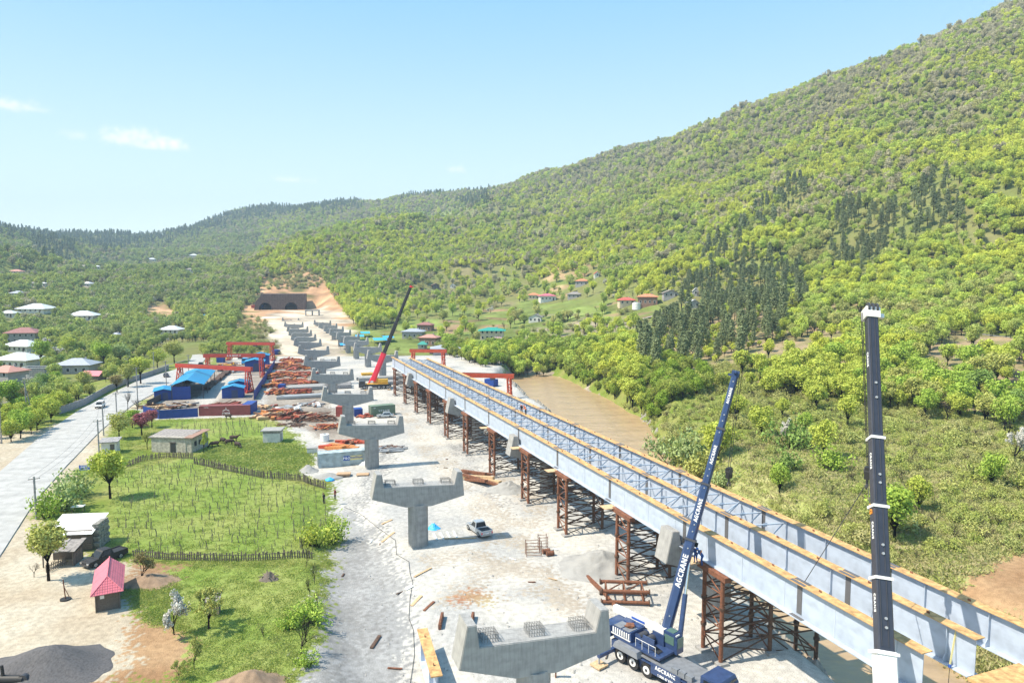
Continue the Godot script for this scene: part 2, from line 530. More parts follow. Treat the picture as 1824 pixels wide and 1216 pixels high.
const PAL2 := [[0.27, 0.28, 0.09], [0.56, 0.535, 0.485], [0.53, 0.48, 0.385], [0.28, 0.32, 0.095], [0.22, 0.27, 0.09], [0.40, 0.28, 0.17], [0.52, 0.49, 0.45], [0.42, 0.28, 0.16], [0.42, 0.37, 0.3], [0.37, 0.37, 0.365], [0.44, 0.42, 0.25], [0.22, 0.215, 0.09], [0.42, 0.41, 0.19], [0.32, 0.315, 0.31], [0.46, 0.415, 0.355], [0.36, 0.32, 0.275]]
func ground_texture() -> ImageTexture:
	cover.resize(TEX * TEX)
	var get := func(freq: float, sd: int, oct: int) -> PackedByteArray:
		var n := FastNoiseLite.new()
		n.seed = sd; n.frequency = freq; n.fractal_octaves = oct
		var im := n.get_image(TEX, TEX)
		im.convert(Image.FORMAT_L8)
		return im.get_data()
	var e: PackedByteArray = get.call(0.03, 21, 5)
	var a: PackedByteArray = get.call(0.018, 22, 5)
	var b: PackedByteArray = get.call(0.25, 23, 3)
	# yard: everything between the fields and the river
	var yard := world_poly([480, 1300, 512, 1216, 560, 1170, 578, 1060, 585, 1000, 600, 930, 588, 880, 582, 852, 540, 845, 560, 812, 535, 790, 500, 752, 452, 742, 250, 748, 240, 728, 330, 690, 400, 640, 455, 625, 470, 600])
	for q in [[470, 8], [470, 46]]:
		var w := bp(q[0], q[1])
		yard.append(Vector2(w.x, w.z))
	for s in [420, 330, 243, 210, 155, 100, 72, 49, 0, -60]:
		var w := bp(s, BANKL.sample_baked(s) - 1.0)
		yard.append(Vector2(w.x, w.z))
	var w2 := bp(-60, 0)
	yard.append(Vector2(w2.x, w2.z))
	lay(1, yard, e, 2.5)
	lay(9, world_poly([512, 1216, 575, 1075, 590, 990, 605, 900, 640, 900, 665, 950, 700, 985, 725, 1060, 735, 1216]), e, 1.5)
	lay(2, world_poly([-420, 1216, -200, 960, 0, 760, 60, 768, 150, 736, 230, 700, 310, 668, 340, 655, 372, 640, 378, 640, 330, 690, 250, 715, 195, 760, 185, 800, 130, 850, 100, 880, 66, 920, 100, 945, 140, 985, 215, 1000, 300, 1005, 262, 1030, 222, 1050, 225, 1090, 290, 1110, 240, 1160, 210, 1216, 205, 1330, -420, 1330]), e, 2.0)
	lay(7, world_poly([225, 1090, 300, 1116, 345, 1160, 300, 1216, 190, 1216, 235, 1160]), e, 3.0)
	lay(5, world_poly([222, 1000, 330, 1005, 300, 1035, 262, 1040, 225, 1045]), e, 2.0)
	lay(3, world_poly([200, 850, 330, 812, 470, 845, 582, 870, 590, 930, 560, 1000, 240, 992, 205, 960]), e, 1.2)
	lay(3, world_poly([300, 1012, 560, 1008, 574, 1070, 552, 1160, 505, 1216, 345, 1230, 330, 1110]), e, 1.5)
	lay(4, world_poly([375, 800, 450, 780, 560, 800, 545, 845, 470, 840, 350, 818]), e, 2.0)
	lay(3, world_poly([290, 752, 450, 746, 500, 760, 520, 785, 440, 780, 330, 790]), e, 1.2)
	lay(15, world_poly([258, 732, 290, 742, 352, 740, 450, 738, 488, 652, 400, 640, 372, 655, 330, 690]), e, 1.0)
	lay(15, world_poly([460, 742, 500, 752, 545, 765, 590, 792, 640, 790, 625, 755, 590, 725, 575, 700, 560, 665, 540, 640, 505, 638, 482, 690]), e, 2.0)
	lay(6, world_poly([362, 728, 412, 700, 452, 652, 440, 650, 400, 672, 345, 712]), e, 0.5)
	lay(5, world_poly([70, 715, 118, 712, 112, 728, 66, 730]), e, 0.8)
	lay(10, world_poly([798, 1056, 830, 1050, 885, 1052, 893, 1066, 860, 1074, 826, 1072, 806, 1062]), e, 5.0)
	lay(12, world_poly([1150, 830, 1300, 800, 1500, 770, 1700, 760, 1990, 740, 1990, 1250, 1824, 1250, 1700, 1180, 1400, 950]), e, 3.0)
	for tr in [[[600, 1216, 612, 1100, 630, 1000, 640, 930, 640, 880, 665, 850, 700, 800], 13], [[650, 1216, 655, 1100, 662, 1000, 660, 920], 13], [[560, 1216, 590, 1130, 602, 1040, 622, 950], 13], [[930, 1060, 900, 1010, 880, 960, 850, 900, 800, 850, 760, 800, 730, 750, 700, 720], 14], [[1040, 1110, 980, 1040, 930, 980, 890, 920, 820, 850, 770, 790], 14], [[800, 1080, 850, 1020, 920, 960, 960, 900, 900, 850], 14], [[760, 1000, 820, 985, 900, 1000, 1000, 1050, 1080, 1120], 14], [[900, 900, 840, 830, 790, 760, 760, 720], 13]]:
		for off in [-1.0, 1.0]: stroke(tr[1], tr[0], 0.4, off, e)
	lay(7, world_poly([1690, 1056, 1824, 990, 1990, 940, 1990, 1180, 1824, 1112]), e, 1.0)
	var out := PackedByteArray()
	out.resize(TEX * TEX * 3)
	var lut := PackedByteArray()
	lut.resize(1025)
	for i in 1025:
		lut[i] = int(255.0 * Color(i / 1024.0, 0, 0).linear_to_srgb().r)
	var k := NW / TEX
	for iy in TEX:
		var z := NZ0 + (iy + 0.5) * k
		for ix in TEX:
			var i := iy * TEX + ix
			var jx := clampi(ix + int((b[i] - 128) * 0.09), 0, TEX - 1)
			var jy := clampi(iy + int((b[(i * 7 + 977) % b.size()] - 128) * 0.09), 0, TEX - 1)
			var c := cover[jy * TEX + jx]
			var x := NX0 + (ix + 0.5) * k
			if c <= 1 or c == 12:
				var s := x * BD.x + z * BD.z
				if s > -80.0 and s < 420.0:
					var t := x * RD.x + z * RD.z
					if t > 40.0 and t < 130.0:
						var wv := (e[i] / 255.0 - 0.5) * 5.0
						if t > BANKL.sample_baked(s) - 2.0 + wv and t < BANKR.sample_baked(s) + 0.5 + wv and s < 285.0: c = 8
					if (c == 0 or c == 12) and t > 90.0 and base_h(x, z) > 5.0: c = 11
			var p: Array = PAL[c]
			var q: Array = PAL2[c]
			var m := clampf((a[i] / 255.0 - 0.5) * 2.2 + 0.5, 0, 1)
			var g := 0.72 + 0.56 * b[i] / 255.0
			for ch in 3:
				var v: float = (p[ch] + (q[ch] - p[ch]) * m) * g
				out[i * 3 + ch] = lut[clampi(int(v * 1024.0), 0, 1024)]
	return ImageTexture.create_from_image(Image.create_from_data(TEX, TEX, false, Image.FORMAT_RGB8, out))
func sheet(x0: float, z0: float, nx: int, nz: int, step: float, hole: Rect2, colours: bool) -> ArrayMesh:
	var V := PackedVector3Array()
	var C := PackedColorArray()
	var U := PackedVector2Array()
	var NN := PackedVector3Array()
	var I := PackedInt32Array()
	for iz in nz + 1:
		for ix in nx + 1:
			var x := x0 + ix * step
			var z := z0 + iz * step
			var edge := ix == 0 or iz == 0 or ix == nx or iz == nz
			V.append(Vector3(x, hgt(x, z) - (0.35 if edge and step < 20 else 0.0), z))
			U.append(Vector2((x - NX0) / NW, (z - NZ0) / NW))
			if colours: C.append(far_colour(V[V.size() - 1]))
	var w := nx + 1
	for iz in nz + 1:
		for ix in w:
			var l := V[iz * w + maxi(ix - 1, 0)]
			var r := V[iz * w + mini(ix + 1, nx)]
			var u := V[maxi(iz - 1, 0) * w + ix]
			var d := V[mini(iz + 1, nz) * w + ix]
			NN.append((d - u).cross(r - l).normalized())
	for iz in nz:
		for ix in nx:
			var m := V[iz * w + ix] + Vector3(step / 2, 0, step / 2)
			if hole.has_point(Vector2(m.x, m.z)): continue
			var a := iz * w + ix
			I.append_array([a, a + 1, a + w + 1, a, a + w + 1, a + w])
	var arr := []
	arr.resize(Mesh.ARRAY_MAX)
	arr[Mesh.ARRAY_VERTEX] = V
	arr[Mesh.ARRAY_NORMAL] = NN
	arr[Mesh.ARRAY_TEX_UV] = U
	if colours: arr[Mesh.ARRAY_COLOR] = C
	arr[Mesh.ARRAY_INDEX] = I
	var me := ArrayMesh.new()
	me.add_surface_from_arrays(Mesh.PRIMITIVE_TRIANGLES, arr)
	return me
# soils of the far slopes: bare cuts, meadows and terraces, read off the photograph by outline
var CUTS := []
func far_colour(p: Vector3) -> Color:
	var n := nz2.get_noise_2d(p.x * 0.8 + 300, p.z * 0.8)
	var n2 := nz1.get_noise_2d(p.x + 900, p.z)
	var c := Color(0.20, 0.19, 0.08).lerp(Color(0.17, 0.22, 0.06), clampf(0.5 + n * 1.3, 0, 1)).lerp(Color(0.28, 0.225, 0.14), clampf(n2 * 1.2 + n * 0.9 - 0.15, 0, 1))
	if CUTS.is_empty():
		CUTS = [
			[Color(0.52, 0.32, 0.19), pv([446, 550, 470, 492, 545, 476, 588, 488, 600, 525, 630, 560, 640, 600, 560, 600, 470, 640, 430, 600])],
			[Color(0.20, 0.20, 0.08), pv([470, 505, 500, 488, 540, 490, 535, 512, 480, 516])],
			[Color(0.24, 0.22, 0.11), pv([430, 590, 460, 568, 490, 590, 486, 620, 450, 630])],
			[Color(0.58, 0.50, 0.40), pv([470, 560, 560, 548, 640, 575, 640, 610, 560, 640, 500, 640, 480, 600])],
			[Color(0.55, 0.36, 0.22), pv([255, 572, 262, 548, 290, 540, 312, 560, 308, 574])],
			[Color(0.36, 0.26, 0.15), pv([970, 500, 988, 462, 1040, 470, 1050, 496, 1010, 512])],
			[Color(0.19, 0.24, 0.07), pv([640, 600, 720, 570, 900, 545, 1100, 535, 1190, 560, 1150, 620, 1040, 640, 860, 640, 700, 640])],
			[Color(0.19, 0.23, 0.09), pv([760, 385, 830, 372, 870, 385, 850, 400, 760, 400])],
			[Color(0.30, 0.20, 0.12), pv([860, 566, 905, 560, 910, 572, 862, 578])],
			[Color(0.32, 0.23, 0.14), pv([1080, 556, 1130, 548, 1150, 558, 1085, 570])],
			[Color(0.28, 0.2, 0.12), pv([770, 588, 830, 578, 834, 590, 772, 600])],
			[Color(0.30, 0.26, 0.18), pv([880, 600, 990, 580, 1130, 570, 1130, 582, 960, 602])],
			[Color(0.50, 0.36, 0.22), pv([1120, 690, 1180, 668, 1250, 660, 1440, 600, 1520, 570, 1510, 620, 1400, 670, 1290, 720, 1180, 740])],
			[Color(0.45, 0.33, 0.21), pv([1640, 640, 1720, 590, 1824, 600, 1824, 700, 1700, 720])],
			[Color(0.48, 0.37, 0.25), pv([1500, 790, 1560, 720, 1640, 740, 1600, 800])],
		]
	var q := pix(p)
	var w := Vector2(n, nz2.get_noise_2d(p.z, p.x)) * 38.0
	for k in CUTS:
		if Geometry2D.is_point_in_polygon(q + w, k[1]):
			c = k[0] * (0.95 + n * 0.5 + nz3.get_noise_2d(p.x * 0.5, p.z * 0.5) * 0.5)
	return Color(c.r, c.g, c.b)
func terrain() -> void:
	var g := StandardMaterial3D.new()
	g.resource_name = "ground_cover"
	g.albedo_texture = ground_texture()
	g.roughness = 0.97
	g.metallic_specular = 0.2
	g.texture_repeat = true
	g.detail_enabled = true
	g.detail_blend_mode = BaseMaterial3D.BLEND_MODE_MUL
	g.detail_albedo = T["grain"]
	g.detail_uv_layer = BaseMaterial3D.DETAIL_UV_2
	g.uv2_triplanar = true
	g.uv2_world_triplanar = true
	g.uv2_scale = Vector3.ONE * 0.37
	struct("ground", sheet(NX0, NZ0, 210, 210, 1.5, Rect2(), false), g)
	var h := StandardMaterial3D.new()
	h.resource_name = "hillside"
	h.vertex_color_use_as_albedo = true
	h.albedo_texture = T["soft"]
	h.uv1_triplanar = true
	h.uv1_world_triplanar = true
	h.uv1_scale = Vector3.ONE * 0.06
	h.roughness = 1.0
	h.metallic_specular = 0.1
	struct("hillside", sheet(-510, -825, 132, 108, 7.5, Rect2(NX0, NZ0, NW, NW), true), h)
	struct("hills", sheet(-2610, -3525, 160, 124, 30.0, Rect2(-510, -825, 990, 810), true), h)
	# the muddy river
	var w := StandardMaterial3D.new()
	w.resource_name = "muddy_water"
	w.albedo_color = lin(0.43, 0.30, 0.17)
	w.albedo_texture = T["soft"]
	w.uv1_triplanar = true
	w.uv1_world_triplanar = true
	w.uv1_scale = Vector3(0.04, 0.04, 0.09)
	w.roughness = 0.28
	w.heightmap_enabled = false
	w.normal_enabled = true
	var im := noise_img(0.03, 256, 31, 4)
	im.bump_map_to_normal_map(2.5)
	w.normal_texture = ImageTexture.create_from_image(im)
	w.normal_scale = 0.5
	var s := newst()
	var pa := []
	for i in 52:
		var q := -79.0 + i * 7.4
		pa.append([bp(q, BANKL.sample_baked(clampf(q, -79, 419)) - 9, -4.4), bp(q, BANKR.sample_baked(clampf(q, -79, 419)) + 9, -4.4)])
	for i in 49:
		quad(s, pa[i][0], pa[i + 1][0], pa[i + 1][1], pa[i][1])
	struct("river", done(s), w)
	road()
func road() -> void:
	var L := [-330, 1070, -160, 950, 0, 840, 75, 775, 140, 731, 200, 700, 250, 676, 310, 659, 335, 647, 342, 634, 332, 620, 318, 612]
	var Rr := [-200, 1216, -90, 1110, 0, 990, 62, 893, 118, 830, 178, 768, 235, 722, 310, 682, 352, 655, 370, 634, 352, 620, 330, 611]
	var m := StandardMaterial3D.new()
	m.resource_name = "asphalt_dusty"
	m.albedo_color = lin(0.48, 0.475, 0.46)
	m.albedo_texture = T["soft"]
	m.uv1_triplanar = true
	m.uv1_world_triplanar = true
	m.uv1_scale = Vector3.ONE * 0.12
	m.detail_enabled = true
	m.detail_blend_mode = BaseMaterial3D.BLEND_MODE_MUL
	m.detail_albedo = T["grain"]
	m.detail_uv_layer = BaseMaterial3D.DETAIL_UV_2
	m.uv2_triplanar = true
	m.uv2_world_triplanar = true
	m.uv2_scale = Vector3.ONE * 0.9
	m.roughness = 0.9
	var cl := Curve3D.new()
	var cr := Curve3D.new()
	for i in range(0, L.size(), 2):
		cl.add_point(gp(L[i], L[i + 1]))
		cr.add_point(gp(Rr[i], Rr[i + 1]))
	var s := newst()
	var prev := []
	var n := 90
	for i in n + 1:
		var k := i / float(n) * (cl.point_count - 1)
		var ix := mini(int(k), cl.point_count - 2)
		var a := cl.sample(ix, k - ix)
		var b := cr.sample(ix, k - ix)
		var row := []
		for j in 5:
			var p := a.lerp(b, j / 4.0)
			p.y = hgt(p.x, p.z) * 0.2 + 0.17 + 0.06 * sin(PI * j / 4.0)
			row.append(p)
		row[0] = row[0]
		if prev:
			for j in 4:
				quad(s, prev[j], row[j], row[j + 1], prev[j + 1])
			for j in [0, 4]:
				quad(s, prev[j], row[j], row[j] + Vector3(0, -0.6, 0), prev[j] + Vector3(0, -0.6, 0))
		prev = row
	struct("road", done(s), m)

# ---------------------------------------------------------------- plants
var LEAF := {}
func leafmat(n: String, r: float, g: float, b: float, back := 0.6) -> StandardMaterial3D:
	var m := StandardMaterial3D.new()
	m.resource_name = n
	m.albedo_color = lin(r, g, b)
	m.vertex_color_use_as_albedo = true
	m.roughness = 0.75
	m.metallic_specular = 0.25
	if back > 0.0:
		m.backlight_enabled = true
		m.backlight = lin(r * back, g * back, b * back * 0.6)
	LEAF[n] = m
	return m
class Soup:
	var V := PackedVector3Array()
	var N := PackedVector3Array()
	var C := PackedColorArray()
	func leaf(p: Vector3, nrm: Vector3, size: float, c: Color, rg: RandomNumberGenerator, thin := 0.62) -> void:
		var a := nrm.cross(Vector3(rg.randf_range(-1, 1), rg.randf_range(-1, 1), rg.randf_range(-1, 1))).normalized()
		if a.length_squared() < 0.5: a = Vector3.RIGHT
		var b := nrm.cross(a).normalized() * size * thin
		a *= size
		for q in [p - a, p + b * 0.9 + nrm * size * 0.12, p + a, p - a, p + a, p - b]:
			V.append(q); N.append(nrm); C.append(c)
	func tube(p: Vector3, q: Vector3, ra: float, rb: float, c: Color, n := 5) -> void:
		var y := (q - p).normalized()
		var x := y.cross(Vector3.RIGHT if absf(y.x) < 0.8 else Vector3.BACK).normalized()
		var z := x.cross(y)
		for i in n:
			var u := x * cos(TAU * i / n) + z * sin(TAU * i / n)
			var v := x * cos(TAU * (i + 1) / n) + z * sin(TAU * (i + 1) / n)
			for k in [[p + v * ra, v], [p + u * ra, u], [q + u * rb, u], [p + v * ra, v], [q + u * rb, u], [q + v * rb, v]]:
				V.append(k[0]); N.append(k[1]); C.append(c)
	func mesh() -> ArrayMesh:
		var arr := []
		arr.resize(Mesh.ARRAY_MAX)
		arr[Mesh.ARRAY_VERTEX] = V
		arr[Mesh.ARRAY_NORMAL] = N
		arr[Mesh.ARRAY_COLOR] = C
		var m := ArrayMesh.new()
		m.add_surface_from_arrays(Mesh.PRIMITIVE_TRIANGLES, arr)
		return m
func rdir(rg: RandomNumberGenerator) -> Vector3:
	var z := rg.randf_range(-1, 1)
	var a := rg.randf() * TAU
	var r := sqrt(1 - z * z)
	return Vector3(r * cos(a), z, r * sin(a))
# a broadleaf tree of height 1: lobes of leaves round a forked trunk. Returns [crown, trunk]
func broadleaf(sd: int, lobes: int, per: int, leaf: float, wide := 0.36, low := 0.3, gaps := 0.35) -> Array:
	var rg := RandomNumberGenerator.new()
	rg.seed = sd
	var S := Soup.new()
	var K := Soup.new()
	var fork := Vector3(rg.randf_range(-0.02, 0.02), low * 0.95, rg.randf_range(-0.02, 0.02))
	K.tube(Vector3(0, -0.06, 0), fork, 0.026, 0.019, Color.WHITE, 6)
	var c0 := Vector3(0, (low + 1.0) * 0.5 + 0.02, 0)
	for i in lobes:
		var d := rdir(rg)
		d.y = d.y * 0.9 + 0.12
		var k := pow(rg.randf(), 0.45)
		var hh := (1.0 - low) * 0.5
		var c := c0 + Vector3(d.x * wide * k * 0.75, d.y * hh * k * 0.75, d.z * wide * k * 0.75)
		var r := rg.randf_range(0.10, 0.19) * (wide / 0.36)
		var tone := rg.randf_range(0.82, 1.16)
		K.tube(fork.lerp(c0, 0.25 * rg.randf()), c, 0.011, 0.003, Color.WHITE, 4)
		for j in per:
			var e := rdir(rg)
			if e.y < -0.4 and rg.randf() < 0.5: e.y = -e.y
			var p := c + Vector3(e.x, e.y * 0.95, e.z) * r * (1.0 - gaps * rg.randf() * rg.randf() * 2.0)
			if p.y < low * 0.6: continue
			var n := (e + rdir(rg) * 0.9).normalized()
			var t := tone * rg.randf_range(0.75, 1.2)
			S.leaf(p, n, leaf * rg.randf_range(0.6, 1.25), Color(t, t * rg.randf_range(0.95, 1.05), t * 0.9), rg)
	return [S.mesh(), K.mesh()]
func bare(sd: int, leafy := 0, leaf := 0.02) -> Array:     # a leafless or budding tree of height 1
	var rg := RandomNumberGenerator.new()
	rg.seed = sd
	var S := Soup.new()
	var K := Soup.new()
	var todo := [[Vector3(0, -0.05, 0), Vector3(rg.randf_range(-0.1, 0.1), 1, rg.randf_range(-0.1, 0.1)).normalized(), 0.30, 0.022, 0]]
	while todo:
		var b: Array = todo.pop_back()
		var p: Vector3 = b[0]
		var q: Vector3 = p + b[1] * b[2]
		K.tube(p, q, b[3], b[3] * 0.66, Color.WHITE, 4 if b[4] < 3 else 3)
		if b[4] < 5:
			for i in (4 if b[4] == 0 else 3 if b[4] < 4 else 2):
				var d: Vector3 = (b[1] + rdir(rg) * 0.72 + Vector3(0, 0.18, 0)).normalized()
				todo.append([p.lerp(q, rg.randf_range(0.55, 1.0)), d, b[2] * rg.randf_range(0.6, 0.82), b[3] * 0.55, b[4] + 1])
		if b[4] >= 3:
			for i in leafy:
				var t := rg.randf_range(0.75, 1.2)
				S.leaf(p.lerp(q, rg.randf()) + rdir(rg) * 0.02, rdir(rg), leaf * rg.randf_range(0.6, 1.2), Color(t, t, t), rg)
	return [S.mesh() if leafy else null, K.mesh()]
func pine(sd: int, per: int, leaf: float) -> Array:
	var rg := RandomNumberGenerator.new()
	rg.seed = sd
	var S := Soup.new()
	var K := Soup.new()
	K.tube(Vector3(0, -0.05, 0), Vector3(0, 0.97, 0), 0.017, 0.004, Color.WHITE, 6)
	var y := 0.34
	while y < 0.99:
		var r := 0.17 * pow((1.02 - y) / 0.68, 0.62) * rg.randf_range(0.75, 1.15) + 0.012
		var a0 := rg.randf() * TAU
		for i in 5:
			var a := a0 + TAU * i / 5 + rg.randf_range(-0.3, 0.3)
			var rr := r * rg.randf_range(0.65, 1.15)
			var d := Vector3(cos(a), 0.22, sin(a))
			K.tube(Vector3(0, y, 0), Vector3(0, y, 0) + d * rr, 0.004, 0.0015, Color.WHITE, 3)
			var tone := rg.randf_range(0.75, 1.2)
			for j in per:
				var k := sqrt(rg.randf_range(0.05, 1.0))
				var p := Vector3(0, y, 0) + d * rr * k + Vector3(rg.randf_range(-1, 1), rg.randf_range(-0.5, 0.8), rg.randf_range(-1, 1)) * 0.028
				var t := tone * rg.randf_range(0.7, 1.2)
				S.leaf(p, (Vector3(0, 0.7, 0) + rdir(rg)).normalized(), leaf * rg.randf_range(0.6, 1.2), Color(t, t, t), rg, 0.4)
		y += rg.randf_range(0.035, 0.06)
	return [S.mesh(), K.mesh()]
func shrub(sd: int, n: int, leaf: float) -> Array:        # a bush of height 1, wider than high
	var rg := RandomNumberGenerator.new()
	rg.seed = sd
	var S := Soup.new()
	var K := Soup.new()
	for i in 12:
		var d := (rdir(rg) + Vector3(0, 1.1, 0)).normalized()
		var len := rg.randf_range(0.55, 0.95)
		K.tube(Vector3(rg.randf_range(-0.1, 0.1), -0.05, rg.randf_range(-0.1, 0.1)), d * len, 0.02, 0.006, Color.WHITE, 4)
		var tone := rg.randf_range(0.8, 1.15)
		for j in n:
			var p := d * len * rg.randf_range(0.35, 1.08) + rdir(rg) * rg.randf_range(0.05, 0.3)
			if p.y < 0.02: p.y = 0.03
			var t := tone * rg.randf_range(0.75, 1.2)
			S.leaf(p, (rdir(rg) + Vector3(0, 0.4, 0)).normalized(), leaf * rg.randf_range(0.6, 1.3), Color(t, t, t * 0.9), rg)
	return [S.mesh(), K.mesh()]
# both soups of a plant in one mesh with two surfaces, for the masses
func joined(a: Array, crown: Material, wood: Material) -> ArrayMesh:
	var m := ArrayMesh.new()
	for k in 2:
		if a[k]:
			m.add_surface_from_arrays(Mesh.PRIMITIVE_TRIANGLES, a[k].surface_get_arrays(0))
			m.surface_set_material(m.get_surface_count() - 1, crown if k == 0 else wood)
	return m
func plant(called: String, a: Array, crown: Material, wood: Material, at: Vector3, h: float, wide: float, label: String, category: String, group := "", turn := -1.0) -> Node3D:
	var o := thing(called, label, category, at, turn if turn >= 0 else rng.randf() * TAU, group)
	var b := Transform3D(Basis.from_scale(Vector3(h * wide, h, h * wide)), Vector3.ZERO)
	if a[1]: part(o, "trunk" if category == "tree" else "stem", a[1], wood, b)
	if a[0]: part(o, "crown" if category == "tree" else "foliage", a[0], crown, b)
	return o
var PR := {}
var PINES := []
func protos() -> void:
	leafmat("leaf_lime", 0.50, 0.56, 0.11)
	leafmat("leaf_green", 0.37, 0.50, 0.09)
	leafmat("leaf_olive", 0.46, 0.48, 0.15)
	leafmat("leaf_deep", 0.25, 0.37, 0.10)
	leafmat("leaf_willow", 0.36, 0.45, 0.2)
	leafmat("leaf_pine", 0.27, 0.32, 0.16, 0.45)
	leafmat("leaf_bud", 0.36, 0.30, 0.13)
	leafmat("leaf_rose", 0.36, 0.13, 0.16)
	leafmat("blossom", 0.72, 0.70, 0.66, 0.3)
	leafmat("leaf_any", 1.0, 1.0, 1.0, 0.0)
	LEAF["leaf_any"].backlight_enabled = true
	LEAF["leaf_any"].backlight = lin(0.24, 0.28, 0.05)
	leafmat("twig_any", 1.0, 1.0, 1.0, 0.0)
	PR["fine"] = [broadleaf(1, 34, 130, 0.026), broadleaf(2, 30, 130, 0.028, 0.42, 0.26), broadleaf(3, 36, 110, 0.027, 0.34, 0.34, 0.5)]
	PR["mid"] = [broadleaf(5, 26, 100, 0.030, 0.36, 0.22), broadleaf(6, 24, 100, 0.032, 0.42, 0.18), broadleaf(7, 26, 90, 0.030, 0.34, 0.26, 0.6), broadleaf(8, 26, 96, 0.032, 0.40, 0.14)]
	PR["low"] = [broadleaf(9, 16, 60, 0.046, 0.42, 0.06, 0.6), broadleaf(10, 15, 60, 0.046, 0.46, 0.04, 0.6), broadleaf(14, 16, 56, 0.044, 0.38, 0.1, 0.7), broadleaf(15, 20, 50, 0.046, 0.5, 0.02, 0.7)]
	PR["bare"] = [bare(21), bare(22), bare(23)]
	PR["bud"] = [bare(24, 8, 0.017), bare(25, 8, 0.017)]
	PR["blossom"] = [bare(26, 16, 0.02), bare(27, 16, 0.02)]
	PR["pine"] = [pine(31, 16, 0.034), pine(32, 16, 0.034), pine(33, 14, 0.036)]
	PR["pine_low"] = [pine(34, 5, 0.06), pine(35, 5, 0.06)]
	PR["shrub"] = [shrub(41, 70, 0.055), shrub(42, 70, 0.055), shrub(43, 60, 0.06)]
	PINES = [
		pv([1484, 500, 1480, 400, 1500, 372, 1560, 380, 1610, 385, 1650, 330, 1716, 330, 1722, 400, 1640, 440, 1560, 480]),
		pv([1135, 640, 1150, 560, 1200, 510, 1300, 470, 1360, 480, 1430, 490, 1430, 560, 1330, 640, 1250, 690, 1150, 690]),
		pv([1320, 420, 1370, 370, 1440, 320, 1450, 350, 1390, 395, 1340, 420]),
		pv([1245, 480, 1260, 430, 1330, 415, 1320, 460]),
		pv([0, 420, 0, 392, 50, 395, 260, 404, 340, 396, 440, 372, 560, 355, 640, 352, 640, 372, 560, 380, 440, 392, 300, 430, 180, 450, 120, 430]),
		pv([60, 460, 60, 425, 130, 440, 140, 470]),
		pv([700, 350, 745, 330, 860, 322, 860, 332, 780, 345]),
		pv([800, 370, 840, 350, 880, 350, 860, 372]),
	]
var OPEN := []        # clearings on the slopes: houses, meadows, cuts, road
